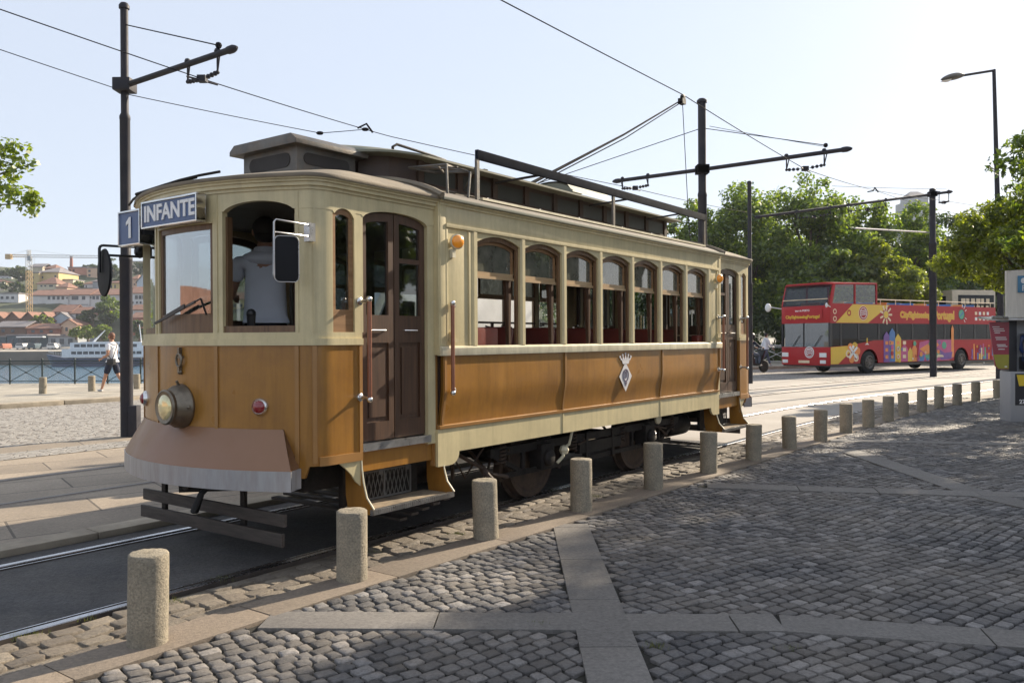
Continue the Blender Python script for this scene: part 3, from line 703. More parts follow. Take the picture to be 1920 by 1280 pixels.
po = MB(); po.prism([(-.33,.02,1.78),(0,.02,1.78),(-.01,.02,.94),(-.18,.02,.94),(-.24,.02,1.0)], (0,.025,0)); pp = po.build('side_poster', M['pred'], e)
g = MB(); g.prism([(-.263,.013,1.20),(-.007,.013,1.20),(-.012,.013,.95),(-.175,.013,.95),(-.222,.013,1.0)], (0,.005,0)); g.build('poster_print', M['pol'], pp)
g = MB()
for r_, (zz, ww) in enumerate(((1.69,.13),(1.655,.20),(1.62,.20),(1.585,.10),(1.50,.2),(1.465,.2),(1.37,.16),(1.34,.18),(1.29,.12))): g.box(-.28+.012*r_, -.28+.012*r_+ww*.9, .012, .018, zz, zz+.013)
g.box(-.08,-.04,.009,.013,.975,.995); g.build('poster_lettering', M['white'], pp)
ph = MB(); ph.box(.26,.72,-.03,.20,1.22,1.58); ph.box(.30,.70,-.06,.0,1.40,1.56); p_ = ph.build('telephone', M['kgrey'], e, bevel=.02)
g = MB(); g.box(.34,.60,-.065,-.055,1.44,1.52); g.build('display', M['pblue'], p_)
g = MB()
for i in range(3):
    for j in range(4): g.box(.50+.05*i,.535+.05*i,-.045,-.03,1.25+.036*j,1.277+.036*j)
g.build('keypad', M['pblk'], p_)
g = MB(); g.tube([(.20,-.04,1.24),(.165,-.06,1.30),(.16,-.07,1.42),(.185,-.06,1.50),(.21,-.04,1.53)], [.028,.034,.018,.034,.026], 8); g.tube([(.20,-.04,1.24),(.20,-.02,1.10),(.32,.0,1.08),(.36,.05,1.22)], .008, 6); g.build('handset', M['dblue'], p_, smooth=True)
g = MB(); g.box(.24,.80,.0,.2,.93,1.16); g.build('coin_box', M['pblk'], e, bevel=.015)
g = MB(); g.box(.52,.54,-.01,.0,1.06,1.08); g.build('lock', M['chrome'], e)
fp = MB(); fp.box(.08,.86,-.03,-.018,.30,.86); f_ = fp.build('front_poster', M['pblk'], e)
g = MB(); g.prism([(.10,-.036,.84),(.60,-.036,.84),(.60,-.036,.66),(.14,-.036,.64)], (0,.004,0)); g.build('poster_print', M['pyel'], f_)
g = MB(); g.ball((.42,-.034,.53), 1, (.20,.004,.07), 16); g.build('poster_print', M['pgrn'], f_)
g = MB(); g.ball((.52,-.036,.45), 1, (.22,.003,.05), 16); g.build('poster_print', M['psal'], f_)
g = MB(); t_ = xform(text_mb('27', .10, .002, .003), frame((.19,-.036,.36), (1,0,0), (0,0,1))); g.add(t_.v, t_.f)
g.build('poster_lettering', M['white'], f_)
# ---------------------------------------------------------------- tram
TR = empty('tram', (-3.046,4.962,0), -TH)
tag(TR, 'vintage ochre and cream wooden tram with INFANTE sign and trolley pole', 'tram')
V0, V1, VC = 2.67, 8.16, 5.415           # saloon ends
US, UP = 1.12, 1.07                       # half widths of saloon and platforms
# plan outline of the platform, measured along its own length from the front centre
_pl = []
for i in range(0, 50): u = .96*i/49; _pl.append((u, 1.18+.34*(u/1.07)**2))
c0 = _pl[-1]
for i in range(1, 13):
    a = i/12; b = (1-a)
    p0 = Vector(c0); p1 = Vector((UP-.008, 1.475)); p2 = Vector((UP, 1.62)); q = p0*b*b+p1*2*a*b+p2*a*a; _pl.append((q.x, q.y))
_pl += [(UP, 1.62+(V0-1.62)*i/20) for i in range(1, 21)]
_S = [0.0]
for a, b in zip(_pl[:-1], _pl[1:]): _S.append(_S[-1]+math.hypot(b[0]-a[0], b[1]-a[1]))
def path(s, off=0.0, rear=False):
    a = abs(s); k = 0
    while k < len(_S)-2 and _S[k+1] < a: k += 1
    t = (a-_S[k])/(_S[k+1]-_S[k]); t = min(t, 1)
    u = _pl[k][0]+(_pl[k+1][0]-_pl[k][0])*t; v = _pl[k][1]+(_pl[k+1][1]-_pl[k][1])*t
    tu, tv = _pl[k+1][0]-_pl[k][0], _pl[k+1][1]-_pl[k][1]; L = math.hypot(tu, tv); nu, nv = tv/L, -tu/L
    if a < .02: nu, nv = 0.0, -1.0
    u += nu*off; v += nv*off
    if s < 0: u = -u
    if rear: v = 2*VC-v
    return u, v
def s_of_u(u):
    k = 0
    while _pl[k+1][0] < u: k += 1
    return _S[k]+(_S[k+1]-_S[k])*(u-_pl[k][0])/(_pl[k+1][0]-_pl[k][0])
def s_of_v(v): return _S[-1]-(V0-v)
SE = _S[-1]
def strip(g, s0, s1, z0, z1, off=0.0, th=.03, rear=False, n=None, mi=0):
    n = n or max(2, int((s1-s0)/.04)); f0 = z0 if callable(z0) else (lambda s: z0); f1 = z1 if callable(z1) else (lambda s: z1); vs = []
    for i in range(n+1):
        s = s0+(s1-s0)*i/n; a = path(s, off, rear); b = path(s, off-th, rear)
        vs += [(*a, f0(s)), (*a, f1(s)), (*b, f1(s)), (*b, f0(s))]
    fs = [(0,1,2,3), (n*4+3,n*4+2,n*4+1,n*4)]
    for i in range(n):
        for k in range(4): k2 = (k+1) % 4; fs.append((i*4+k, (i+1)*4+k, (i+1)*4+k2, i*4+k2))
    return g.add(vs, fs, mi)
def T(name, g, m, par=TR, **k): return g.build(name, M[m] if isinstance(m, str) else m, par, **k)
sC, sF0, sF1, sN0, sN1, sD0, sD1 = s_of_u(.335), s_of_u(.42), s_of_u(.93), s_of_v(1.64), s_of_v(1.835), s_of_v(1.915), s_of_v(2.585)
ZB, ZS = 1.487, 1.575                     # paint line, window sill
ctr = VC
def arch(s0, s1, zs, rise): return lambda s: zs+rise*math.sqrt(max(0, 1-((2*s-s0-s1)/(s1-s0))**2))
def archf(s0, s1, zs, rise): return lambda s: zs+rise*(1-((2*s-s0-s1)/(s1-s0))**2)
for rear in (False, True):
    # dash
    g = MB(); zb = lambda s: .60 if abs(s) < s_of_u(1.0) else .68
    strip(g, -s_of_v(1.895), s_of_v(1.895), zb, ZB, 0, .03, rear, 90); dash = T('dash_panel', g, 'brown', smooth=True)
    g = MB()
    for s in (sC+.03, sF1+.01, s_of_v(1.50), s_of_v(1.885), -sC-.03, -sF1-.01, -s_of_v(1.50), -s_of_v(1.885)): strip(g, s-.014, s+.014, .70, ZB-.004, .010, .02, rear, 2)
    for sg in (1,-1):
        a, b = sorted((sg*s_of_v(1.53), sg*s_of_v(1.895))); strip(g, a, b, .68, .74, .012, .02, rear)
    split_build(g, 'dash_bead', M['brown_trim'], TR, smooth=True)
    # cream parts of the platform: belt, posts, header with arched openings
    g = MB()
    strip(g, -s_of_v(1.905), s_of_v(1.905), ZB, ZB+.045, .014, .05, rear, 80); strip(g, -s_of_v(1.905), s_of_v(1.905), ZB+.045, ZS, .003, .045, rear, 80)
    for a, b in ((sC, sF0), (sF1, sN0), (sN1, sD0)):
        strip(g, a, b, ZS, 2.40, .002, .05, rear); strip(g, -b, -a, ZS, 2.40, .002, .05, rear)
    for sg in (1,-1):
        a, b = sorted((sg*sD1, sg*SE)); strip(g, a, b, .72, 2.40, .0, .05, rear)
    def header(s):
        a = abs(s)
        if a < sC: return 2.33
        if sF0 < a < sF1: return arch(sF0, sF1, 2.375, .085)(a)
        if sN0 < a < sN1: return arch(sN0, sN1, 2.335, .085)(a)
        if sD0 < a < sD1: return arch(sD0, sD1, 2.375, .075)(a)
        return 2.399
    strip(g, -SE, SE, header, 2.535, .004, .045, rear, 260)
    for s in (sF1+.02, s_of_v(1.50), sF0-.045): # fine battens
        for q in (s, -s): strip(g, q-.005, q+.005, ZS, 2.52, .009, .02, rear, 2)
    T('platform_frame', g, 'cream', smooth=True, ang=30)
    # cornice
    g = MB()
    for z0, z1, o in ((2.525,2.548,.014),(2.548,2.575,.032),(2.575,2.592,.045),(2.592,2.618,.060)): strip(g, -SE, SE, z0, z1, o, .07, rear, 120)
    T('cornice', g, 'cream', smooth=True, ang=30)
    # platform roof hood
    g = MB(); n = 60
    def hood(i, j):
        s = -SE+2*SE*i; u, v = path(s, .068, rear); ev = ctr*0+(V0+.35 if not rear else 2*VC-V0-.35)
        k = j; uu = u*(1-k); vv = v+(ev-v)*k if abs(s) < s_of_v(1.55) else v+(ev-v)*k
        zz = 2.618+.245*math.sin(min(1, k*1.15)*PI/2)**.85
        return (uu, vv, zz)
    g.grid(120, 16, hood); T('platform_roof', g, 'roof', smooth=True)
    g = MB()
    def lip(i, j): u, v = path(-SE+2*SE*i, .068+.004*math.sin(PI*j), rear); return (u, v, 2.600+.026*j)
    g.grid(120, 3, lip); T('roof_edge', g, 'roof', smooth=True)
    # floor and ceiling of the platform
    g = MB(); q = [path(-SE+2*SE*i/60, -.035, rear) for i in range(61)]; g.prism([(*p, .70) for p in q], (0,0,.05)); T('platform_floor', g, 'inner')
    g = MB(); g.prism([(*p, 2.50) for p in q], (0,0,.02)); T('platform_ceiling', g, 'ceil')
    # windows in the front: centre with wooden frame, narrow side lights
    def window(s0, s1, z0, z1, fr, arched, glass, bottom=.0, top=None, mat='wood'):
        g = MB(); off = -.012; zt = (arched if arched else (lambda s: z1))
        strip(g, s0, s0+fr, z0, lambda s: zt(s)-.002, off, .03, rear, 3); strip(g, s1-fr, s1, z0, lambda s: zt(s)-.002, off, .03, rear, 3)
        strip(g, s0+fr, s1-fr, z0, z0+fr+bottom, off, .03, rear); strip(g, s0+fr, s1-fr, lambda s: zt(s)-fr*1.1, lambda s: zt(s)-.002, off, .03, rear, 16)
        w = T('window', g, mat)
        if glass:
            g = MB(); strip(g, s0+fr, s1-fr, z0+fr+bottom, lambda s: zt(s)-fr*1.05, off-.012, .004, rear, 12); T('glass', g, glass, w)
        return w
    wc = window(-sC, sC, ZS, 2.33, .035, None, 'glassf', .10)
    for sg in (1,-1):
        a, b = sorted((sg*sN0, sg*sN1)); A = arch(a, b, 2.335, .083); window(a, b, ZS, 2.4, .034, A, 'glass', .12, mat='woodlight' if sg > 0 else 'wood')
        a, b = sorted((sg*sF0, sg*sF1)); g = MB(); strip(g, a, b, ZS, ZS+.045, -.012, .06, rear); strip(g, a, a+.018, ZS, 2.37, -.030, .05, rear, 2); strip(g, b-.018, b, ZS, 2.37, -.030, .05, rear, 2); w = T('window', g, 'wood')
        if sg < 0: g = MB(); strip(g, a, b, ZS+.045, arch(a, b, 2.37, .083), -.03, .004, rear, 12); T('glass', g, 'glass', w)
    # doors of two leaves each side
    for sg in (1,-1):
        A = arch(sD0, sD1, 2.375, .073); mid = (sD0+sD1)/2
        d_ = None
        for (a, b) in ((sD0+.006, mid-.004), (mid+.004, sD1-.006)):
            S = lambda x: (lambda s0, s1: (min(s0*sg, s1*sg), max(s0*sg, s1*sg)))(*x)
            zt = lambda s: A(abs(s)); g = MB(); f = .052; o_ = -.028
            for x in ((a, a+f), (b-f, b)): strip(g, *S(x), .80, lambda s: zt(s)-.004, o_, .035, rear, 4)
            for z0, z1 in ((.80,.93),(1.50,1.70)): strip(g, *S((a+f, b-f)), z0, z1, o_, .035, rear, 3)
            strip(g, *S((a+f, b-f)), lambda s: zt(s)-.065, lambda s: zt(s)-.004, o_, .035, rear, 8)
            strip(g, *S((a+f, b-f)), .93, 1.50, o_-.016, .012, rear, 3)
            strip(g, *S((a+f+.028, b-f-.028)), .965, 1.465, o_-.006, .02, rear, 3)
            if a > mid: strip(g, *S((a+f, b-f)), 2.09, 2.125, o_-.004, .03, rear, 3)
            leaf = T('door', g, 'wooddark', bevel=0)
            g = MB(); strip(g, *S((a+f, b-f)), 1.70, lambda s: zt(s)-.06, o_-.018, .004, rear, 5); T('glass', g, 'glass', leaf)
            g = MB(); c = (a+b)/2*sg; p = path(c-.07, -.015, rear); q = path(c+.07, -.015, rear); g.tube([(*path(c-.07,-.027,rear),1.59),(*p,1.59),(*q,1.59),(*path(c+.07,-.027,rear),1.59)], .006, 6); T('handle', g, 'chrome', leaf, smooth=True)
        g = MB(); a, b = sorted((sg*(sD0-.01), sg*(sD1+.03))); strip(g, a, b, .735, .79, .006, .09, rear, 3); T('door_sill', g, 'steel')
        # lower side panel behind the step and the stirrup shaped step irons
        g = MB(); a, b = sorted((sg*sD0, sg*SE)); strip(g, a, b, .59, .735, -.03, .02, rear, 3); T('step_riser', g, 'brown')
        m = (lambda v: 2*VC-v) if rear else (lambda v: v)
        x = lambda u, v, z: (sg*u, m(v), z)
        # tread
        g = MB(); g.prism([x(.90,1.90,.315), x(1.165,1.90,.315), x(1.165,2.72,.315), x(.90,2.72,.315)], (0,0,.022)); st = T('step', g, 'tread')
        g = MB(); g.prism([x(1.165,1.88,.305), x(1.19,1.88,.305), x(1.19,2.74,.305), x(1.165,2.74,.305)], (0,0,.04))
        for i in range(40): v_ = 1.89+.84*i/39; g.prism([x(1.189,v_,.308), x(1.197,v_,.308), x(1.197,v_+.010,.308), x(1.189,v_+.010,.308)], (0,0,.034))
        T('step_edge', g, 'steel', st)
        for v_ in (1.885, 2.735):
            pts = [(1.0,.74),(1.065,.74),(1.075,.62),(1.09,.52),(1.12,.42),(1.19,.345),(1.19,.305),(.94,.305),(.915,.42),(.91,.74)]
            g = MB(); g.prism([x(u, v_, z) for u, z in pts], x(0,0,0) and (0,.012,0)); T('step_bracket', g, 'brown')
            g = MB(); g.tube([x(u, v_+.006, z) for u, z in [(1.065,.735),(1.075,.62),(1.092,.52),(1.124,.42),(1.195,.345)]], .007, 6); T('step_bracket_edge', g, 'creamdirty', smooth=True)
        # diamond mesh guard
        g = MB(); y0, y1, z0, z1 = 1.95, 2.56, .35, .55
        for i in range(15):
            a_ = y0+(y1-y0)*i/14
            for dlt in (.06,-.06):
                b_ = a_+dlt
                if y0-.001 <= b_ <= y1+.001: g.beam(x(.90,a_,z0), x(.90,b_,z1), .005, .005)
        g.beam(x(.90,y0,z0), x(.90,y1,z0), .012, .012); g.beam(x(.90,y0,z1), x(.90,y1,z1), .012, .012)
        for y_ in (y0, 2.28, y1): g.beam(x(.90,y_,z0), x(.90,y_,z1), .012, .012)
        for y_ in (2.24, 2.52): g.beam(x(.905,y_,.52), x(.905,y_,.66), .045, .012)
        T('step_guard', g, 'lattice'); g = MB(); g.box(*sorted((sg*.80,sg*.84)), *sorted((m(1.92),m(2.70))), .30, .72); T('step_dark_backing', g, 'iron')  # dark plate added behind the mesh to stand in for the shade there
        # cream corner bracket under the dash side
        g = MB(); g.prism([x(1.055,1.69,.68), x(1.055,1.885,.68), x(1.055,1.885,.50), x(1.055,1.84,.535), x(1.055,1.80,.59), x(1.055,1.75,.635)], (sg*.014,0,0)); T('corner_bracket', g, 'cream')
        # handrails
        for v_, z0, z1, so_ in ((1.875,1.12,1.79,.105), (2.80,1.12,1.79,.055)):
            base = UP if v_ < V0 else US+.015; uu = base+so_; vv = v_+ (.0 if v_ < V0 else -.06)
            g = MB(); g.tube([x(uu,vv,z0), x(uu,vv,z1)], .016, 10); hr = T('handrail', g, 'copper', smooth=True)
            g = MB()
            for z_ in (z0, z1):
                g.tube([x(base-.005,v_,z_), x(uu+.005,vv,z_)], .012, 8); g.ball(x(uu,vv,z_+(.012 if z_ > 1.4 else -.012)), .023, n=10); g.lathe([(.030,0),(.028,.012),(.014,.02)], x(base+.002,v_,z_), (sg,0,0), 12)
            split_build(g, 'handrail_bracket', M['chrome'], hr, smooth=True)
    # bumper apron: upper matt brown, lower silver band
    sE = s_of_u(.95)
    def apron(a, o0, o1, z0, z1):
        def fn(i, j):
            k = -1+2*i; e_ = abs(k)
            s = k*(sE-.11*(1-j)*(1 if a else 0)); taper = 1.0
            o = o0+(o1-o0)*j; zz = z0+(z1-z0)*j
            return (*path(s, o*taper, rear), zz)
        return fn
    g = MB(); g.grid(48, 10, apron(True, .006, .15, .925, .665))
    for sg in (1,-1): g.add([(*path(sg*(sE-.11), .006, rear), .925), (*path(sg*sE, .15, rear), .665), (*path(sg*sE, .0, rear), .665), (*path(sg*(sE-.11), -.01, rear), .925)], [(0,1,2,3)])
    T('bumper', g, 'pinkbrown', smooth=True, recalc=False)
    g = MB(); strip(g, -sE, sE, .535, .668, .153, .012, rear, 48)
    for sg in (1,-1): a, b = sorted((sg*sE, sg*(sE+.012))); strip(g, a, b, .535, .668, .153, .15, rear, 1)
    T('bumper_band', g, 'silver', smooth=True, ang=30)
    g = MB(); m = (lambda v: 2*VC-v) if rear else (lambda v: v); g.tube([(.30,m(1.25),.56),(.32,m(1.12),.48),(.26,m(1.10),.36),(.14,m(1.2),.33),(.05,m(1.3),.42)], .02, 8); T('brake_hose', g, 'rubber', smooth=True)
# headlamp, marker lamps and lamp iron on the front dash
def onf(s, off=0.0, rear=False): u, v = path(s, off, rear); return u, v
for rear in (False, True):
    sgn = 1 if rear else -1
    hc = Vector((*path(0, .0, rear), 1.06)); ax = Vector((0, sgn, 0))
    g = MB(); g.lathe([(.150,-.01),(.158,.0),(.158,.012),(.152,.022),(.148,.05),(.126,.085),(.118,.105),(.122,.11),(.124,.128),(.112,.137),(.102,.132)], hc, ax, 32); hl = T('headlamp', g, 'brass', smooth=True, ang=50)
    g = MB(); g.lathe([(.102,.124),(.080,.136),(.05,.143),(0,.146)], hc, ax, 24); T('lens', g, 'lens', hl, smooth=True)
    g = MB(); c = hc+Vector((0,sgn*.02,0)); g.tube([c+Vector((.0,0,.145)), c+Vector((0,sgn*.02,.18))], .01, 6); g.ball(c+Vector((.148,sgn*.02,0)), .014, n=8); T('latch', g, 'brass', hl)
    for uu in (-.76, .70):
        s = s_of_u(abs(uu))*(1 if uu > 0 else -1); p = Vector((*path(s, 0, rear), 1.075)); q = Vector((*path(s, 1, rear), 1.075)); ax2 = (q-p)
        g = MB(); g.lathe([(.060,-.005),(.060,.014),(.050,.026),(.046,.022)], p, ax2, 24); r_ = T('marker_lamp', g, 'chrome', smooth=True)
        g = MB(); g.lathe([(.046,.015),(.040,.034),(.025,.045),(0,.050)], p, ax2, 20); T('lens', g, 'redlens', r_, smooth=True)
    g = MB(); yy = path(0, .012, rear)[1]; k = .0
    ring = [(k+.032*math.cos(2*PI*i/20), yy+sgn*.008, 1.385+.045*math.sin(2*PI*i/20)) for i in range(21)]; g.tube(ring, .009, 8)
    g.box(k-.011,k+.011,yy-.014,yy+.010,1.42,1.475); g.box(k-.011,k+.011,yy-.014,yy+.010,1.30,1.345); g.box(k-.035,k+.035,yy-.010,yy+.012,1.40,1.415); g.ball((k,yy,1.30), .018, n=8); T('lamp_iron', g, 'brass', smooth=True)
# destination and route boards
def board(u0, u1, z0, z1, v0, txt, ts, dz=.0, th=.06, sx=1.0):
    g = MB(); g.box(u0, u1, v0, v0+th, z0, z1); b = T('destination_sign', g, 'signblue')
    g = MB(); f = .012
    for a in ((u0-f,u1+f,z1,z1+f),(u0-f,u1+f,z0-f,z0),(u0-f,u0,z0,z1),(u1,u1+f,z0,z1)): g.box(a[0],a[1],v0-.012,v0+th+.002,a[2],a[3])
    T('frame', g, 'chrome', b, bevel=.002)
    t_ = MB() if not txt.strip() else xform(text_mb(txt, ts, .004, .004, sx), frame(((u0+u1)/2, v0-.003, (z0+z1)/2+dz), (1,0,0), (0,0,1))); (T('lettering', t_, 'white', b) if txt.strip() else None)
    return b
# text reads left to right for a viewer in front: the viewer sees +u on the right
board(-.355, .315, 2.345, 2.515, 1.105, 'INFANTE', .158, 0, sx=1.0)
rb_ = board(-.93, -.64, 2.27, 2.515, 1.24, ' ', .20, 0, .09)
g = MB(); g.prism([(-.795,1.237,2.315),(-.762,1.237,2.315),(-.762,1.237,2.475),(-.785,1.237,2.475),(-.830,1.237,2.438),(-.830,1.237,2.412),(-.795,1.237,2.430)], (0,-.004,0)); T('lettering', g, 'white', rb_)
g = MB(); g.box(-.66,-.60,1.25,1.35,2.33,2.38); g.box(-.9,-.86,1.25,1.42,2.33,2.36); T('sign_bracket', g, 'black')
# saloon ---------------------------------------------------------------
WP = .669; W0 = 3.10                      # post pitch and first post
posts = [W0+WP*i for i in range(8)]
def prof_u(z):                            # rocker panel section
    if z > 1.15: return US
    k = (1.15-z)/.30; return US-.034*k*k*(3-2*k) if k < 1 else US-.034
for sg in (1,-1):
    g = MB()
    def rock(i, j): z = .855+(1.395-.855)*j; return (sg*prof_u(z), V0+.03+(V1-V0-.06)*i, z)
    g.grid(30, 14, rock); g.grid(30, 14, lambda i, j: (rock(i, j)[0]-sg*.02, rock(i, j)[1], rock(i, j)[2]))
    T('side_panel', g, 'brown', smooth=True)
    g = MB()
    for v_ in (V0+.055, 4.44, 6.47, V1-.045):
        g.grid(1, 14, lambda i, j, v_=v_: (sg*(prof_u(.855+.54*j)+.012), v_-.014+.028*i, .855+.54*j))
        for dv_ in (-.014, .014): g.grid(1, 14, lambda i, j, v_=v_, dv_=dv_: (sg*(prof_u(.855+.54*j)+.012*i-.002), v_+dv_, .855+.54*j))
    g.prism([(sg*(US-.057),V0+.01,.822), (sg*(US-.014),V0+.01,.826), (sg*(US-.012),V0+.01,.850), (sg*(US-.057),V0+.01,.860)], (0,V1-V0-.02,0))
    T('side_beading', g, 'brown_trim', smooth=True)
    # cream skirt with raised centre
    g = MB(); zl = .632; pr = [(V0,.535),(V0+.155,.535)]+[(V0+.155+.10*math.sin(a*PI/16), .535+(zl-.535)*(1-math.cos(a*PI/16))) for a in range(1,9)]
    pr2 = [(2*VC-v, z) for v, z in pr[::-1]]
    poly = pr+pr2+[(V1,.822),(V0,.822)]
    g.prism([(sg*(US-.052), v, z) for v, z in poly], (sg*.026,0,0)); g.box(*sorted((sg*(US-.028),sg*(US-.019))),4.43,4.45,.635,.82); g.box(*sorted((sg*(US-.028),sg*(US-.019))),6.46,6.48,.635,.82)
    T('skirt', g, 'cream')
    # corner posts of the saloon, proud of the platform
    g = MB()
    for v_ in (V0, V1):
        a, b = (v_-.0, v_+.07) if v_ == V0 else (v_-.07, v_)
        g.box(*sorted((sg*(US-.05), sg*(US+.006))), a, b, 1.40, 2.60); g.box(*sorted((sg*(UP-.05), sg*(US-.0))), (V0-.012 if v_ == V0 else V1-.03), (V0+.03 if v_ == V0 else V1+.012), 1.40, 2.60)
    split_build(g, 'corner_post', M['cream'], TR, bevel=.008)
    g = MB()
    for v_ in (V0, V1): g.box(*sorted((sg*(UP-.05), sg*(US-.056))), v_-.01 if v_ == V0 else v_-.03, v_+.03 if v_ == V0 else v_+.01, .54, 1.40)
    split_build(g, 'corner_post', M['brown_trim'], TR)
    # belt rail
    g = MB(); g.prism([(sg*(US-.03),V0+.0,1.395), (sg*(US+.026),V0,1.395), (sg*(US+.028),V0,1.455), (sg*(US+.0),V0,1.472), (sg*(US-.03),V0,1.472)], (0,V1-V0,0)); T('belt_rail', g, 'creamdirty', bevel=.004)
    # letterboard
    g = MB(); g.box(*sorted((sg*(US-.04), sg*US)), V0+.07, V1-.07, 2.395, 2.57); g.box(*sorted((sg*US, sg*(US+.014))), V0+.07, V1-.07, 2.395, 2.425)
    for a, b in ((V0+.07, posts[0]-.034), (posts[-1]+.034, V1-.07)):
        g.box(*sorted((sg*(US-.04), sg*(US-.002))), a, b, 1.472, 2.395); g.box(*sorted((sg*(US-.002), sg*(US+.008))), a, a+.022, 1.475, 2.39); g.box(*sorted((sg*(US-.002), sg*(US+.008))), b-.05, b-.028, 1.475, 2.39)
    T('letterboard', g, 'cream', bevel=.003)
    g = MB()
    for v_ in posts: g.prism([(sg*(US-.06),v_-.034,1.472), (sg*(US-.005),v_-.034,1.472), (sg*(US+.012),v_-.020,1.472), (sg*(US+.012),v_+.020,1.472), (sg*(US-.005),v_+.034,1.472), (sg*(US-.06),v_+.034,1.472)], (0,0,.921))
    split_build(g, 'window_post', M['cream'], TR)
    g = MB()
    for z0, z1, o in ((2.562,2.585,.012),(2.585,2.605,.028)): g.box(*sorted((sg*(US-.03), sg*(US+o))), V0, V1, z0, z1)
    split_build(g, 'saloon_cornice', M['cream'], TR, bevel=.003)
    # windows
    for i in range(7):
        a, b = posts[i]+.034, posts[i+1]-.034; ar = lambda v_, a=a, b=b: 2.318+.062*(1-((2*v_-a-b)/(b-a))**2)
        # cream spandrel over the arch
        g = MB(); n = 12
        top_ = [(sg*(US-.024), a+(b-a)*k/n, 2.394) for k in range(n+1)]; bot = [(sg*(US-.024), a+(b-a)*k/n, ar(a+(b-a)*k/n)) for k in range(n+1)]
        for k in range(n): g.prism([top_[k], top_[k+1], bot[k+1], bot[k]], (sg*.02,0,0))
        # outer arched wood frame
        w_ = MB(); x0 = sg*(US-.052); e_ = sg*.024
        arc2 = lambda v_, d: ar(v_)-d
        for k in range(n):
            y0_, y1_ = a+(b-a)*k/n, a+(b-a)*(k+1)/n; w_.prism([(x0,y0_,ar(y0_)-.001), (x0,y1_,ar(y1_)-.001), (x0,y1_,ar(y1_)-.038), (x0,y0_,ar(y0_)-.038)], (e_,0,0))
        for y_ in (a, b-.030): w_.prism([(x0,y_,1.475), (x0,y_+.030,1.475), (x0,y_+.030,2.29), (x0,y_,2.29)], (e_,0,0))
        wo = T('window', w_, 'wood'); T('spandrel', g, 'cream', wo)
        # upper sash, dropped slightly
        w_ = MB(); x1 = sg*(US-.082); e2 = sg*.022; a2, b2 = a+.032, b-.032
        w_.prism([(x1,a2,2.030), (x1,b2,2.030), (x1,b2,2.085), (x1,a2,2.085)], (e2,0,0)); w_.prism([(x1+e2*.98,a2,2.028), (x1+e2*.98,b2,2.028), (x1+e2*.98,b2,2.050), (x1+e2*.98,a2,2.050)], (sg*.014,0,0))
        sh = T('sash_rail', w_, 'woodtan', wo)
        w_ = MB()
        for y_ in (a2, b2-.024): w_.prism([(x1,y_,2.085), (x1,y_+.024,2.085), (x1,y_+.024,2.29), (x1,y_,2.29)], (e2,0,0))
        for k in range(8):
            y0_, y1_ = a2+(b2-a2)*k/8, a2+(b2-a2)*(k+1)/8; w_.prism([(x1,y0_,ar(y0_)-.036), (x1,y1_,ar(y1_)-.036), (x1,y1_,ar(y1_)-.062), (x1,y0_,ar(y0_)-.062)], (e2,0,0))
        T('sash_frame', w_, 'woodlight', wo)
        w_ = MB(); w_.add([(x1+e2*.4,a2,2.08), (x1+e2*.4,b2,2.08), (x1+e2*.4,b2,2.31), (x1+e2*.4,(a2+b2)/2,2.345), (x1+e2*.4,a2,2.31)], [(0,1,2,3,4)]); T('glass', w_, 'blind', wo, recalc=False)
        if sg < 0:
            w_ = MB(); w_.box(*sorted((x1, x1+e2)), a2, b2, 1.72, 1.745); w_.box(*sorted((x1, x1+e2)), (a2+b2)/2-.02, (a2+b2)/2+.02, 1.475, 1.72); T('sash_bar', w_, 'wooddark', wo)
        else:
            # inner leaning wooden jamb seen through the open lower half
            w_ = MB(); w_.prism([(sg*(US-.085),b2-.035,1.475), (sg*(US-.085),b2-.005,1.475), (sg*(US-.085),b2+.01,2.03), (sg*(US-.085),b2-.075,2.03)], (-sg*.03,0,0)); T('jamb', w_, 'wooddark', wo)
    # saloon inner lining below windows
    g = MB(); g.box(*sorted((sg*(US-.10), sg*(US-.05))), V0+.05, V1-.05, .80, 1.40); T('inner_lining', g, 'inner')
# floor, ceiling, bulkheads
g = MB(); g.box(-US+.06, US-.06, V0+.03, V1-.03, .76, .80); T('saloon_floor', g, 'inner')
g = MB(); g.box(-.55, .55, V0+.02, V1-.02, 2.82, 2.835)
for sg in (1,-1): g.prism([(sg*.55,V0+.02,2.83), (sg*(US-.02),V0+.02,2.55), (sg*(US-.02),V0+.02,2.565), (sg*.55,V0+.02,2.845)], (0,V1-V0-.04,0))
T('saloon_ceiling', g, 'ceil')
for v_ in (V0+.0, V1-.04):
    g = MB(); a, b = v_, v_+.04
    g.box(-US+.06,-.32,a,b,.80,1.55); g.box(.32,US-.06,a,b,.80,1.55); g.box(-US+.06,US-.06,a,b,2.25,2.55)
    for u in (-1.06,-.68,-.36,.32,.64,1.0): g.box(u,u+.045,a,b,1.55,2.25)
    g.box(-.55,.55,a,b,2.55,2.82); g.box(-.32,-.27,a,b,.80,2.25); g.box(.27,.32,a,b,.80,2.25); T('bulkhead', g, 'wooddark')
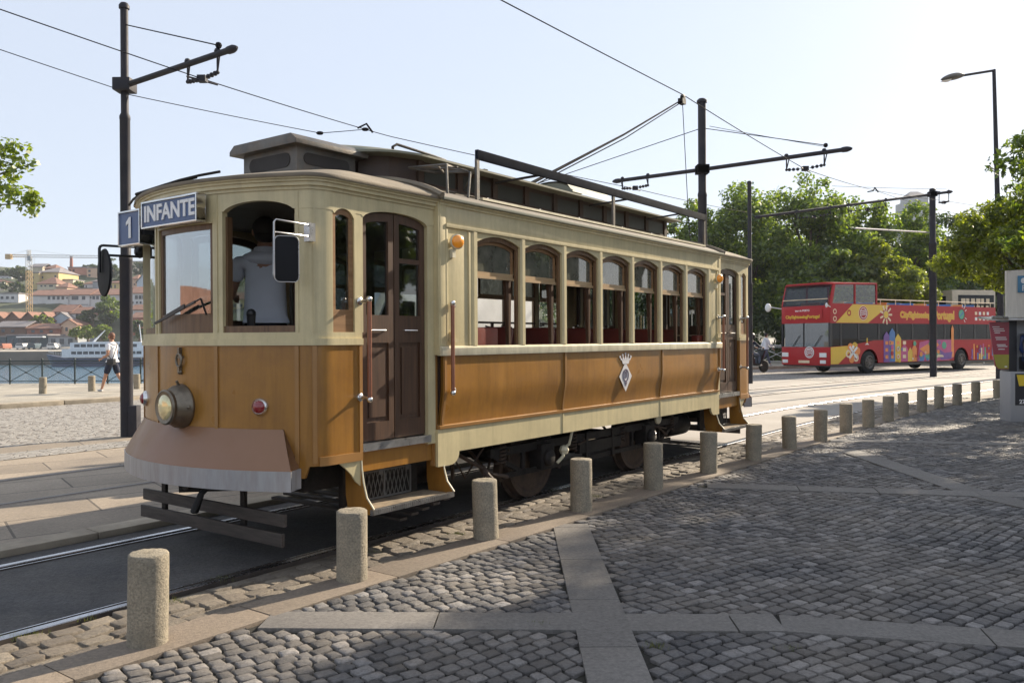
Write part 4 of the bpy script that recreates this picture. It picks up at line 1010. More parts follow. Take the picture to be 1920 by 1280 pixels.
# seats: cross seats on both sides with maroon backs, long seats at the ends
for i in range(6):
    for sg in (1,-1):
        v_ = 3.62+.669*i
        g = MB(); c0_, c1_ = sorted((sg*.34, sg*.98)); g.prism([(c0_,v_+.06,1.18), (c0_,v_+.11,1.18), (c0_,v_+.20,1.60), (c0_,v_+.175,1.635), (c0_,v_+.15,1.62)], (c1_-c0_,0,0)); s_ = T('seat', g, 'leather', bevel=.012)
        g = MB(); g.box(c0_,c1_,v_-.28,v_+.12,1.10,1.18); T('cushion', g, 'leather', s_, bevel=.015)
        g = MB(); g.tube([(sg*.34,v_+.18,1.58),(sg*.34,v_+.2,1.66),(sg*.40,v_+.2,1.67)], .010, 6); g.tube([(sg*.5,v_,1.1),(sg*.5,v_,.8)], .02, 6); T('grab_handle', g, 'chrome', s_)
        if i < 5: g = MB(); g.box(*sorted((sg*.90,sg*1.03)), v_-.10, v_+.20, 1.425, 1.465); T('armrest', g, 'white', s_, bevel=.01)
for sg in (1,-1):
    g = MB(); g.box(*sorted((sg*.55, sg*1.03)), V0+.06, 3.45, 1.12, 1.20); g.box(*sorted((sg*.96, sg*1.05)), V0+.06, 3.50, 1.20, 1.62); T('seat', g, 'leather', bevel=.02)
    g = MB(); g.box(*sorted((sg*.55, sg*1.03)), 7.60, V1-.06, 1.12, 1.20); g.box(*sorted((sg*.96, sg*1.05)), 7.60, V1-.06, 1.20, 1.56); T('seat', g, 'leather', bevel=.02)
# controller and brake stand on the front platform
g = MB(); g.box(-.55,-.20,1.34,1.60,.75,1.62); g.lathe([(.16,0),(.16,.05),(.1,.08)], (-.37,1.47,1.62), n=18); g.tube([(-.37,1.47,1.70),(-.37,1.47,1.74),(-.18,1.44,1.74)], .014, 6); T('controller', g, 'brass')
g = MB(); g.tube([(.42,1.46,.75),(.42,1.46,1.62)], .022, 8); g.tube([(.42,1.46,1.62),(.42,1.46,1.70)], [.026,.032], 8); g.ball((.42,1.46,1.71), .036, n=10); T('brake_handle', g, 'black', smooth=True)
g = MB(); g.box(.985,.99,1.66,1.82,1.62,1.88); T('notice_paper', g, 'white')
# main roof
def roof_z(u): a = min(1, abs(u)/(US+.045)); return 2.615+.235*(1-a**2.2)**.9
g = MB(); g.grid(24, 1, lambda i, j: ((US+.045)*(-1+2*i), V0+.01+(V1-V0-.02)*j, roof_z((US+.045)*(-1+2*i)))); T('saloon_roof', g, 'rooffl', smooth=True)
for sg in (1,-1):
    g = MB(); x0, x1 = sorted((sg*(US+.030), sg*(US+.052))); g.box(x0, x1, V0, V1, 2.598, 2.622); T('rain_gutter', g, 'roofgreen', bevel=.004)
    g = MB(); # patched roof deck strip with welds of sealant
    for k in range(26):
        v_ = V0+.25+k*.2; u = sg*(.86+rnd.uniform(-.03,.03)); z = roof_z(u); L = rnd.uniform(.03,.10); g.ball((u,v_,z+.003), 1, (.045,L,.010), 8)
    T('roof_sealant', g, 'rooffl', smooth=True)
    g = MB(); u = sg*.985; g.beam((u,3.35,roof_z(u)+.012),(u,7.95,roof_z(u)+.012),.05,.02); T('roof_batten', g, 'creamdirty')
for v_ in (V0, V1):
    g = MB(); pts = [((US+.05)*(-1+2*i/24), v_+(-.02 if v_ == V0 else .02), roof_z((US+.045)*(-1+2*i/24))+.012) for i in range(25)]; g.tube(pts, .028, 6); T('roof_rib', g, 'roof', smooth=True)
# clerestory
CV0, CV1, CU = 3.02, 7.72, .55
g = MB(); q = [(-CU,CV0),( -CU*.86,CV0-.24),(-CU*.5,CV0-.40),(0,CV0-.45),(CU*.5,CV0-.40),(CU*.86,CV0-.24),(CU,CV0),(CU,CV1),(-CU,CV1)]
g.prism([(u, v, 2.72) for u, v in q], (0,0,.33)); T('clerestory', g, 'clere')
for sg in (1,-1):
    g = MB()
    for i in range(9):
        a = CV0+.10+i*.515; g.box(*sorted((sg*CU, sg*(CU+.008))), a, a+.40, 2.865, 3.0)
    T('clerestory_pane', g, 'clerep')
    g = MB()
    for i in range(10): a = CV0+.03+i*.515; g.box(*sorted((sg*CU, sg*(CU+.022))), a-.02, a+.05, 2.84, 3.05)
    g.box(*sorted((sg*CU, sg*(CU+.016))), CV0, CV1, 2.835, 2.86); T('clerestory_mullion', g, 'clere')
def croof(i, j):
    a = -1+2*i; v = CV0-.55+(CV1-CV0+.72)*j; w = .70
    if v < CV0: w = .70*math.sqrt(max(.0, 1-((CV0-v)/.60)**2))**.8
    return (w*a, v, 3.055+.085*(1-abs(a)**2.5))
g = MB(); g.grid(20, 80, croof); g.grid(20, 80, lambda i, j: (croof(i, j)[0], croof(i, j)[1], 3.04)); g.v = g.v
T('clerestory_roof', g, 'roofgreen', smooth=True, recalc=False)
g = MB(); side = []
for sg in (1,-1): g.grid(1, 80, lambda i, j: (croof(1 if sg > 0 else 0, j)[0], croof(0, j)[1], 3.04+.018*i))
T('clerestory_roof_edge', g, 'roofgreen', recalc=False)
# rear vent below the monitor end
g = MB(); g.box(-.36,.36,7.72,8.02,2.74,2.93); T('rear_vent', g, 'clere', bevel=.01); g = MB(); g.box(-.42,.42,7.70,8.10,2.93,2.965); T('rear_vent_lid', g, 'roof', bevel=.015)
# front vent box
g = MB(); g.box(-.31,.35,1.93,2.52,2.80,3.005); vb = T('vent_box', g, 'tin', bevel=.006)
g = MB(); g.prism([(-.40,1.86,3.03),(-.34,1.86,3.075),(.36,1.86,3.075),(.42,1.86,3.03),(.42,1.86,2.995),(-.40,1.86,2.995)], (0,.74,0)); T('lid', g, 'tin', vb, bevel=.008)
def stadium(c, w, h, n=8):
    out = []
    for i in range(n+1): a = -PI/2+PI*i/n; out.append((c[0]+(w/2-h/2)+h/2*math.cos(a), c[1]+h/2*math.sin(a)))
    for i in range(n+1): a = PI/2+PI*i/n; out.append((c[0]-(w/2-h/2)+h/2*math.cos(a), c[1]+h/2*math.sin(a)))
    return out
g = MB(); g.prism([(x, 1.9285, z) for x, z in stadium((.02,2.90), .50, .11)], (0,-.004,0)); g.prism([(.3515, x, z) for x, z in stadium((2.22,2.91), .46, .09)], (.004,0,0)); T('grille', g, 'mesh', vb)
g = MB(); g.box(-.28,.32,1.96,2.50,2.76,2.80); T('vent_base', g, 'black', vb)
# loose cable along front roof edge and grab rail on top
g = MB(); g.tube([(-1.12,1.42,2.625),(-.95,1.36,2.645),(-.7,1.30,2.665),(-.45,1.30,2.685),(-.2,1.30,2.70),(.0,1.33,2.715),(.15,1.40,2.735)], .010, 6); g.tube([(-.8,1.3,2.66),(-.45,1.34,2.70),(-.1,1.37,2.72)], .013, 5); T('roof_cable', g, 'iron', smooth=True)
g = MB(); g.tube([(.28,3.02,3.09),(.28,3.02,3.19),(.28,3.07,3.22),(.28,3.55,3.20),(.28,3.70,3.19),(.28,3.75,3.17),(.28,3.75,3.09)], .013, 8); T('roof_grab_rail', g, 'iron', smooth=True)
# gantry boards over the roof edge
for sg in (1,):
    g = MB(); u = sg*.99; g.box(u-.016, u+.016, 3.29, 7.97, 3.035, 3.115); T('roof_board', g, 'board', bevel=.003)
    g = MB()
    for v_ in (3.30, 5.60, 7.95): g.box(u-.012, u+.012, v_-.018, v_+.018, roof_z(u)-.01, 3.034)
    g.beam((u,3.33,3.04),(.58,3.62,2.87),.010,.010); split_build(g, 'roof_board_leg', M['tin'], TR)
    g = MB()
    for v_ in (4.05, 5.75, 7.1): g.beam((u-.02,v_+.2,3.05),(.60,v_,2.99),.045,.015)
    split_build(g, 'roof_board_stay', M['iron'], TR)
    # folding ladder rack ahead of the board
    g = MB(); z = roof_z(.98)
    rk = [(.62,2.86,2.94),(.98,2.92,2.93),(.98,3.22,2.92),(.62,3.18,2.95)]; g.tube(rk+[rk[0]], .011, 6); g.tube([(.98,2.92,2.93),(.99,2.92,z)], .011, 6); g.tube([(.98,3.22,2.92),(.99,3.18,z)], .011, 6); g.tube([(.72,2.87,2.94),(.95,3.2,2.93)], .009, 6); g.tube([(.9,2.9,2.93),(.72,3.18,2.94)], .009, 6); g.tube([(.62,3.0,2.95),(.98,3.06,2.93)], .009, 6)
    T('roof_rack', g, 'tin', smooth=True)
    g = MB()
    for v_ in (3.5, 4.3, 5.0, 5.9, 6.6, 7.3): uu = .93; g.tube([(uu,v_,roof_z(uu)+.01),(uu-.05,v_+.09,roof_z(uu-.05)+.03),(uu-.03,v_+.16,roof_z(uu)+.01)], .008, 5)
    split_build(g, 'roof_hook', M['tin'], TR)
# trolley base, cover and pole
g = MB(); g.box(-.30,.36,5.75,6.70,3.13,3.16); g.grid(8, 6, lambda i, j: (-.30+.66*i, 5.80+.9*j, 3.16+.17*math.sin(PI*min(max(i,.001),.999))**.35*(1 if j > .0 else 1))); g.prism([(-.29,5.80,3.14)]+[(-.29+.64*k/8, 5.80, 3.14+.17*math.sin(PI*min(max(k/8,.02),.98))**.35) for k in range(9)]+[(.35,5.80,3.14)], (0,.02,0)); T('trolley_cover', g, 'roofgreen')
g = MB(); g.beam((.15,4.05,3.15),(.15,5.9,3.15),.06,.04); g.beam((-.15,4.05,3.15),(-.15,5.9,3.15),.06,.04); g.beam((-.2,4.3,3.17),(.3,4.3,3.17),.05,.06); g.tube([(.1,4.2,3.2),(.1,5.0,3.21)], .03, 8); T('trolley_base', g, 'iron')
th_ = Vector((-.02, 9.51, 5.13)); b_ = Vector((.05, 5.30, 3.20))
g = MB(); mid = b_+(th_-b_)*.55+Vector((0,0,-.035)); g.tube([b_, b_+(th_-b_)*.3+Vector((0,0,-.02)), mid, th_], [.020,.017,.014,.011], 8); g.tube([b_+Vector((.03,0,-.03)), mid+Vector((.03,0,-.045)), th_+Vector((0,0,-.03))], .008, 5); T('trolley_pole', g, 'wire', smooth=True)
g = MB(); g.lathe([(.03,-.03),(.055,-.02),(.04,0),(.055,.02),(.03,.03)], th_+Vector((0,0,.02)), (1,0,0), 14); g.box(th_.x-.04,th_.x+.04,th_.y-.09,th_.y+.03,th_.z-.08,th_.z+.0); T('trolley_wheel', g, 'iron')
g = MB(); r1_ = Vector((-.02,9.50,5.05)); r2_ = Vector((.05,9.80,1.75)); g.tube([r1_, r1_+(r2_-r1_)*.5+Vector((0,-.04,-.03)), r2_], .006, 5); T('trolley_rope', g, 'wire')
# truck and running gear
for v_ in (4.37, 6.46):
    for u in (-.73,.73):
        g = MB(); g.lathe([(.0,-.05),(.12,-.05),(.15,-.03),(.30,-.025),(.33,-.045),(.375,-.045),(.385,.03),(.41,.035),(.41,.055),(.33,.055),(.30,.02),(.13,.02),(.10,.06),(.0,.06)], (u,v_,.385), (1 if u < 0 else -1,0,0), 36); T('wheel', g, 'rusty', smooth=True, ang=30)
    g = MB(); g.tube([(-.85,v_,.385),(.85,v_,.385)], .06, 10); T('axle', g, 'iron')
    for u in (-.90,.90):
        g = MB(); g.box(u-.07,u+.07,v_-.11,v_+.11,.30,.53); g.lathe([(.085,0),(.08,.03),(.05,.045)], (u+math.copysign(.07,u),v_,.40), (u,0,0), 12)
        for k in range(7): zz = .55+.0*k; g.lathe([(.055,0),(.055,.012)], (u,v_-.0,.54+.022*k), n=10)
        T('axle_box', g, 'iron', bevel=.01)
for u in (-.90,.90):
    sg = 1 if u > 0 else -1
    g = MB(); g.box(u-.02,u+.02,3.55,7.30,.485,.56); g.beam((u,3.75,.30),(u,7.1,.30),.03,.045)
    for a in (4.05,4.70,6.14,6.80): g.beam((u,a,.28),(u,a,.50),.04,.03)
    g.beam((u,3.55,.52),(u,4.05,.30),.03,.04); g.beam((u,7.30,.52),(u,6.8,.30),.03,.04); g.box(u-.03,u+.03,5.0,5.85,.36,.47); g.box(u-.015,u+.035,5.12,5.16,.28,.56); g.box(u-.015,u+.035,5.65,5.69,.28,.56)
    T('truck_frame', g, 'iron')
    for v_ in (3.72, 4.9, 5.9, 7.12):   # coil springs
        g = MB(); pts = [(u+.045*math.cos(k*.9), v_+.045*math.sin(k*.9), .40+.2*k/42) for k in range(43)]; g.tube(pts, .012, 5); split_build(g, 'spring', M['rusty'], TR, smooth=True)
    for v_ in (3.88, 4.86, 5.97, 6.95):  # brake shoes and levers
        g = MB(); g.beam((u*.82,v_,.22),(u*.82,v_+(.03 if v_ < 5.4 else -.03),.52),.05,.07); g.beam((u*.82,v_,.40),(u*.82,v_+.18,.46),.03,.03); T('brake_shoe', g, 'rusty')
for v_ in (4.85, 5.95):
    g = MB(); g.lathe([(.0,-.3),(.19,-.3),(.21,-.26),(.21,.26),(.19,.3),(0,.3)], (0,v_,.42), (1,0,0), 18); T('motor', g, 'iron', smooth=True)
g = MB(); g.box(-.85,.85,3.5,7.35,.62,.75); g.box(-.55,.55,2.75,3.5,.45,.66); g.box(-.5,.5,7.4,8.1,.42,.66); g.box(-.78,.78,1.62,2.62,.46,.69); g.box(-.78,.78,8.22,9.2,.46,.69); T('underframe', g, 'iron')
for (u, v_, l) in ((.62,7.5,.55),(-.5,3.1,.5)):
    g = MB(); g.lathe([(.0,0),(.12,0),(.14,.03),(.14,l-.03),(.12,l),(0,l)], (u,v_,.40), (0,1,0), 18); T('air_tank', g, 'iron', smooth=True)
g = MB()
for k in range(14): a = rnd.uniform(2.9,7.9); u = rnd.uniform(.55,.95); b = a+rnd.uniform(-.6,.6); g.tube([(u,a,rnd.uniform(.45,.62)),(u+rnd.uniform(-.1,.1),(a+b)/2,rnd.uniform(.28,.5)),(u-.1,b,rnd.uniform(.4,.6))], rnd.uniform(.008,.018), 6)
split_build(g, 'pipework', M['rusty'], TR, smooth=True)
g = MB(); g.tube([(.97,4.62,.46),(1.02,4.66,.50),(1.03,4.7,.62),(1.0,4.74,.68)], .014, 6); g.tube([(.98,4.60,.44),(1.03,4.54,.40),(1.0,4.48,.34)], .016, 6); g.ball((1.0,4.6,.45), .05, n=8); T('brake_hose', g, 'creamdirty', smooth=True)
g = MB(); g.lathe([(.07,0),(.07,.02),(.05,.03)], (.98,6.62,.60), (1,0,0), 16); T('gauge', g, 'creamdirty')
g = MB(); g.tube([(.93,3.42,.42),(1.0,3.40,.36),(1.02,3.46,.30)], .03, 8); g.tube([(.85,3.2,.55),(.98,3.5,.36),(.95,3.75,.30)], .018, 6); T('sand_pipe', g, 'rusty', smooth=True)
# lifeguard planks at both ends
for rear in (False, True):
    m = (lambda v: 2*VC-v) if rear else (lambda v: v)
    for z0, z1, d in ((.275,.36,.0),(.145,.235,.02)):
        g = MB(); a, b = sorted((m(1.38-d), m(1.405-d))); g.box(-.87,.87,a,b,z0,z1); T('lifeguard_plank', g, 'plank', bevel=.004)
    g = MB()
    for u in (-.62,.38): a, b = sorted((m(1.405), m(1.43))); g.box(u-.025,u+.025,a,b,.16,.66)
    for u in (-.62,.38): g.beam((u,m(1.42),.62),(u,m(2.1),.50),.03,.03)
    g.beam((-.3,m(1.35),.42),(.1,m(1.6),.44),.05,.05); T('lifeguard_hanger', g, 'iron')
    g = MB(); a, b = sorted((m(1.45), m(2.9))); g.box(-.12,.12,a,b,.50,.60); g.tube([(.0,m(1.20),.50),(0,m(1.6),.50)], .045, 8); T('coupling', g, 'iron')
    # lifeguard tray behind, slatted
    g = MB()
    for k in range(5): a, b = sorted((m(2.55+.13*k), m(2.63+.13*k))); g.box(-.8,.8,a,b,.10+.02*k,.12+.02*k)
    T('lifeguard_tray', g, 'plank')
# mirrors
g = MB()
for z in (2.275, 2.20): g.tube([(-.99,1.45,z),(-1.04,1.32,z),(-1.085,1.18,z)], .011, 6)
g.tube([(-1.085,1.18,2.275),(-1.09,1.165,2.265),(-1.092,1.16,2.25),(-1.092,1.16,2.06)], .012, 6); g.ball((-1.0,1.44,2.24), .045, (1,1,1.2), 10); ma = T('mirror_arm', g, 'black', smooth=True)
g = MB(); g.lathe([(.0,-.005),(.16,-.0),(.165,.012),(.12,.035),(.0,.05)], (-1.065,1.175,2.06), (.2,.98,0), 24); g.v = [(x, y, 2.06+(z-2.06)*1.15) for x, y, z in g.v]; T('mirror', g, 'blackmat', ma, smooth=True)
g = MB(); mz = 2.235
p_ = lambda u, v, z: (u, v, z)
g.tube([(1.05,1.46,2.27),(1.08,1.42,2.275),(1.065,1.18,2.285),(1.06,1.168,2.27),(1.058,1.165,1.93)], .0065, 8); g.tube([(1.05,1.46,2.20),(1.08,1.42,2.20),(1.062,1.17,2.205)], .0065, 8); g.box(1.03,1.085,1.43,1.48,2.17,2.29); ma = T('mirror_arm', g, 'steel', smooth=True)
def rr(w, h, r, n=5):
    out = []
    for cx_, cz_, a0_ in ((w/2-r,h/2-r,0),(-w/2+r,h/2-r,PI/2),(-w/2+r,-h/2+r,PI),(w/2-r,-h/2+r,1.5*PI)):
        for i in range(n+1): a = a0_+PI/2*i/n; out.append((cx_+r*math.cos(a), cz_+r*math.sin(a)))
    return out
F_ = frame((1.092,1.235,2.035), (.50,.866,0), (0,0,1))
g = MB(); g.prism([(x, y, 0) for x, y in rr(.145,.285,.03)], (0,0,.028)); xform(g, F_); mm = T('mirror', g, 'blackmat', ma, bevel=.006)
g = MB(); g.tube([(x, y, .03) for x, y in rr(.150,.29,.032)+rr(.150,.29,.032)[:1]], .0035, 6); xform(g, F_); T('rim', g, 'steel', mm, smooth=True)
# wiper
g = MB(); yv = 1.165; g.tube([(.285,yv+.03,1.70),(.28,yv-.01,1.81)], .008, 6); g.tube([(.28,yv-.012,1.81),(.0,yv-.012,1.735),(-.26,yv+.0,1.66)], .006, 6); g.beam((.22,yv-.016,1.79),(-.30,yv-.006,1.65),.012,.016); g.beam((.1,yv-.02,1.765),(-.15,yv-.016,1.69),.01,.028); T('wiper', g, 'black')
# amber side indicators
for v_ in (V0+.17, V1-.14):
    p = Vector((US+.0, v_, 2.285)); g = MB(); g.lathe([(.022,0),(.022,.05)], p, (1,0,0), 10); g.lathe([(.056,.03),(.060,.035),(.060,.055),(.052,.060)], p, (1,-.35,0), 20); g.box(US,US+.03,v_-.05,v_-.01,2.16,2.23); g.tube([(US+.02,v_-.03,2.2),(US+.03,v_,2.27)], .012, 6); b = T('indicator_lamp', g, 'creamdirty', smooth=True)
    g = MB(); g.lathe([(.052,.058),(.048,.078),(.03,.092),(0,.096)], p, (1,-.35,0), 20); T('lens', g, 'amber', b, smooth=True)
for v_ in (V0+.13, V1-.12):
    g = MB(); g.box(US,US+.05,v_-.03,v_+.03,1.50,1.53); g.box(US,US+.025,v_-.02,v_+.02,1.53,1.58); split_build(g, 'lamp_bracket', M['cream'], TR)
# crest on the side panel: crown over a lozenge
M['crest'] = pm('crest_white', (.62,.60,.60), .5, var=.05); M['crestp'] = pm('crest_purple', (.09,.07,.12), .5)
cv = 5.60; u0 = US+.004
g = MB(); g.prism([(u0,cv,1.275),(u0,cv+.135,1.125),(u0,cv,.965),(u0,cv-.135,1.125)], (.004,0,0)); cr = T('crest', g, 'crest')
g.v and None
g = MB(); g.prism([(u0+.0005,cv-.085,1.300),(u0+.0005,cv+.085,1.300),(u0+.0005,cv+.06,1.255),(u0+.0005,cv-.06,1.255)], (.006,0,0))
for k, (dx, hz) in enumerate(((-.115,1.33),(-.06,1.35),(0,1.362),(.06,1.35),(.115,1.33))):
    g.prism([(u0+.0005,cv+dx*.7-.022,1.295),(u0+.0005,cv+dx*.7+.022,1.295),(u0+.0005,cv+dx,hz)], (.006,0,0)); g.lathe([(.014,0),(.014,.006)], (u0,cv+dx,hz), (1,0,0), 10)
T('crown', g, 'crest', cr)
g = MB(); rg = [(cv+.064*math.cos(2*PI*i/24), 1.135+.068*math.sin(2*PI*i/24)) for i in range(24)]; ri = [(cv+.050*math.cos(2*PI*i/24), 1.135+.054*math.sin(2*PI*i/24)) for i in range(24)]
for i in range(24): j = (i+1) % 24; g.prism([(u0+.005,*rg[i]), (u0+.005,*rg[j]), (u0+.005,*ri[j]), (u0+.005,*ri[i])], (.003,0,0))
g.box(u0+.005,u0+.008,cv-.022,cv-.010,1.10,1.18); g.box(u0+.005,u0+.008,cv+.008,cv+.020,1.11,1.185); g.box(u0+.005,u0+.008,cv-.012,cv+.010,1.155,1.165)
g.prism([(u0+.005,cv-.03,1.065),(u0+.005,cv+.03,1.065),(u0+.005,cv,1.02)], (.003,0,0))
T('monogram', g, 'crestp', cr)
# ---------------------------------------------------------------- people
def skin(name, pts, edges, mat, parent=None, sub=2):
    """pts: list of (x,y,z,rx,ry); a smooth tapering surface is grown round the edges"""
    me = bpy.data.meshes.new(name); me.from_pydata([p[:3] for p in pts], edges, []); me.update()
    o = bpy.data.objects.new(name, me); COL.objects.link(o)
    md = o.modifiers.new('skin', 'SKIN'); md.use_smooth_shade = True; md.branch_smoothing = .6
    if not me.skin_vertices: me.attributes.get('x')
    with bpy.context.temp_override(object=o, active_object=o): 
        try:
            if len(me.skin_vertices) == 0: bpy.ops.mesh.customdata_skin_add()
        except Exception: pass
    sv = me.skin_vertices[0].data
    for i, p in enumerate(pts): sv[i].radius = (p[3], p[4]); sv[i].use_root = (i == 0)
    ss = o.modifiers.new('sub', 'SUBSURF'); ss.levels = sub; ss.render_levels = sub
    bpy.context.view_layer.update()
    m2 = bpy.data.meshes.new_from_object(o.evaluated_get(bpy.context.evaluated_depsgraph_get()))
    o.modifiers.clear(); o.data = m2; m2.name = name; m2.materials.clear(); m2.materials.append(mat)
    m2.polygons.foreach_set('use_smooth', [True]*len(m2.polygons))
    if parent: o.parent = parent
    return o
M['skin'] = pm('warm_skin', (.42,.22,.14), .55, var=.08); M['hair'] = pm('dark_hair', (.018,.013,.010), .7, var=.4, bump=.4, bscale=90)  # one base skin tone for every figure
M['hairb'] = pm('reddish_hair', (.16,.07,.04), .7, var=.3); M['tshirt'] = pm('white_cotton', (.72,.72,.74), .85, var=.05, bump=.3, bscale=14)
M['bluesh'] = pm('pale_blue_shirt', (.78,.80,.88), .85, var=.05, bump=.35, bscale=12); M['navy'] = pm('navy_cotton', (.012,.016,.035), .85, var=.2)
M['denim'] = pm('grey_blue_denim', (.10,.12,.17), .85, var=.2); M['shoe'] = pm('pale_shoes', (.42,.41,.40), .7, var=.1)
def human(name, label, loc, rz, H=1.72, hipf=(0,0), knee=(0,0), shf=(0,0), elb=(10,10), abd=(8,8), lean=0, top='tshirt', legs='navy', short=True, sleeve='short', hair='hairb', turn=0, group=None, sit=False, foot='shoe'):
    root = empty(name, loc, rz); tag(root, label, 'person', group); k = H/1.72
    R = math.radians; V_ = Vector
    hip = .92*k
    def rotx(a): return Matrix.Rotation(a, 3, 'X')
    L = R(lean); up = rotx(-L) @ V_((0,0,1))
    pel = V_((0,0,hip)); J = {}
    chest = pel+up*.36*k; neck = pel+up*.53*k; chin = neck+up*.09*k; hd = neck+up*.165*k+V_((0,.012,0)); tp = neck+up*.25*k
    pts = []; ed = []
    def a(p, rx, ry=None, par=None): pts.append((p.x,p.y,p.z,rx*k,(ry or rx)*k)); i = len(pts)-1; (ed.append((par,i)) if par is not None else None); return i
    i0 = a(pel, .135, .10); i1 = a(pel+up*.14*k, .125, .095, i0); i2 = a(chest, .150, .105, i1); i3 = a(pel+up*.46*k, .105, .08, i2); i4 = a(neck, .055, .055, i3); i5 = a(chin, .060, .065, i4); i6 = a(hd, .080, .095, i5); i7 = a(tp, .052, .060, i6)
    nz = a(hd+V_((math.sin(R(turn))*.102,math.cos(R(turn))*.102,-.012))*1.0, .013, .013, i6)
    arms = []; cloth_arm = []
    for n, sx in enumerate((-1, 1)):
        sh = pel+up*.455*k+V_((sx*.175*k,0,0)); f = R(shf[n]); ab = R(abd[n])
        d1 = V_((sx*math.sin(ab), math.sin(f)*math.cos(ab), -math.cos(f)*math.cos(ab))); el = sh+d1*.285*k
        f2 = f+R(elb[n]); d2 = V_((sx*math.sin(ab)*.4-sx*.25*math.sin(R(elb[n])), math.sin(f2), -math.cos(f2))).normalized(); wr = el+d2*.25*k; pm_ = wr+d2*.075*k
        s = a(sh, .060, .060, i3); m_ = a(sh+(el-sh)*.5, .048, .048, s); e = a(el, .040, .040, m_); fm = a(el+(wr-el)*.4, .036, .034, e); w = a(wr, .024, .021, fm); h = a(pm_, .036, .018, w)
        side = d2.cross(V_((1,0,0))).normalized(); ax = V_((1,0,0)) if abs(d2.x) < .7 else V_((0,1,0))
        for q in (-1.5,-.5,.5,1.5):
            f0 = pm_+side*q*.017*k+d2*(.035*k); f1 = f0+d2*(.032-.004*abs(q))*k-V_((sx*.010,0,0)); ia = a(f0, .0095, .0095, h); a(f1, .008, .008, ia)
        th = wr+d2*.035*k+side*.035*k; a(th+d2*.02*k, .010, .010, w)
        arms.append((sh, el, wr))
    lg = []
    for n, sx in enumerate((-1, 1)):
        hp = pel+V_((sx*.085*k,0,-.03*k)); f = R(hipf[n]); d1 = V_((0,math.sin(f),-math.cos(f))); kn = hp+d1*.43*k; f2 = f-R(knee[n]); d2 = V_((0,math.sin(f2),-math.cos(f2))); an = kn+d2*.41*k
        h = a(hp+d1*.06*k, .088, .088, i0); t = a(hp+d1*.24*k, .072, .074, h); kk = a(kn, .052, .054, t); cf = a(kn+d2*.13*k, .052, .054, kk); ak = a(an, .032, .034, cf)
        toe = an+V_((0,.13*k,-.035*k)); hl = an+V_((0,-.03*k,-.035*k)); ft = a(an+V_((0,.05*k,-.04*k)), .034, .028, ak); a(toe, .030, .018, ft); lg.append((hp,kn,an,toe,hl,d1,d2))
    zmin = min(l[2].z for l in lg)-.075*k if not sit else 0
    b = skin('body', pts, ed, M['skin'], root); 
    def child(nm, P_, E_, m, sub=2): return skin(nm, P_, E_, M[m], root, sub)
    # top
    P_ = []; E_ = []
    def c(p, rx, ry=None, par=None): P_.append((p.x,p.y,p.z,rx*k,(ry or rx)*k)); i = len(P_)-1; (E_.append((par,i)) if par is not None else None); return i
    j1 = c(pel+up*.10*k, .155, .122); j0 = c(pel-up*.03*k, .150, .118, j1); j2 = c(chest, .172, .128, j1); j3 = c(pel+up*.46*k, .122, .098, j2); j4 = c(pel+up*.515*k, .066, .066, j3)
    for n in (0,1):
        sh, el, wr = arms[n]; s = c(sh, .076, .076, j3); e_ = c(sh+(el-sh)*(.62 if sleeve == 'short' else .9), .064, .064, s)
        if sleeve != 'short': e2 = c(el, .054, .054, e_); c(el+(wr-el)*.85, .042, .042, e2)
    child('shirt', P_, E_, top)
    yb = MB(); yb.ball(pel+up*.480*k+V_((0,-.012*k,0)), 1, (.160*k,.112*k,.066*k), 18); yb.build('shirt_yoke', M[top], root, smooth=True)
    P_ = []; E_ = []
    j0 = c(pel+up*.02*k, .142, .112); c(pel+up*.08*k, .138, .108, j0)
    for n in (0,1):
        hp, kn, an, toe, hl, d1, d2 = lg[n]; h = c(hp+d1*.06*k, .102, .102, j0); t = c(hp+d1*.26*k, .092, .092, h)
        if short: c(kn-d1*.04*k, .084, .084, t)
        else: kk = c(kn, .070, .072, t); cf = c(kn+d2*.2*k, .062, .064, kk); c(an-d2*.03*k, .055, .060, cf)
    child('shorts' if short else 'trousers', P_, E_, legs)
    for n in (0,1):
        hp, kn, an, toe, hl, d1, d2 = lg[n]; P_ = []; E_ = []
        q = c(an+V_((0,.03*k,-.035*k)), .045, .040); c(hl, .042, .040, q); c(toe, .042, .026, q); child('shoe', P_, E_, foot)
    if hair:
        hb = MB(); hb.ball(hd+V_((0,-.020*k,.026*k)), 1, (.090*k,.094*k,.098*k), 16); hb.ball(hd+V_((0,-.045*k,-.035*k)), 1, (.074*k,.060*k,.062*k), 14); hb.build('hair', M[hair], root, smooth=True)
    if top == 'bluesh':
        cb = MB(); c0 = neck+V_((0,-.004,.0)); cb.lathe([(.118*k,-.050*k),(.090*k,-.022*k),(.078*k,.028*k),(.070*k,.040*k),(.062*k,.030*k),(.062*k,-.01*k)], c0, up, 20); cb.build('collar', M[top], root, smooth=True)
    g = MB(); fw = V_((math.sin(R(turn)), math.cos(R(turn)), 0)); rt = V_((fw.y,-fw.x,0))
    for s_ in (-1,1): g.ball(hd+fw*.088*k+rt*s_*.030+V_((0,0,.012)), .011, n=8)
    split_build(g, 'eye', M['black'], root, smooth=True)
    g = MB(); g.tube([hd+fw*.092*k-rt*.022+V_((0,0,-.045)), hd+fw*.097*k+V_((0,0,-.047)), hd+fw*.092*k+rt*.022+V_((0,0,-.045))], .005, 6); g.build('mouth', M['redlens'], root)
    g = MB()
    for s_ in (-1,1): g.ball(hd+rt*s_*.084*k+V_((0,0,-.005)), 1, (.012,.02,.03), 8)
    split_build(g, 'ear', M['skin'], root, smooth=True)
    root['zfix'] = 0; root.location.z = loc[2]-zmin if not sit else loc[2]
    return root, arms, hd, pel, fw
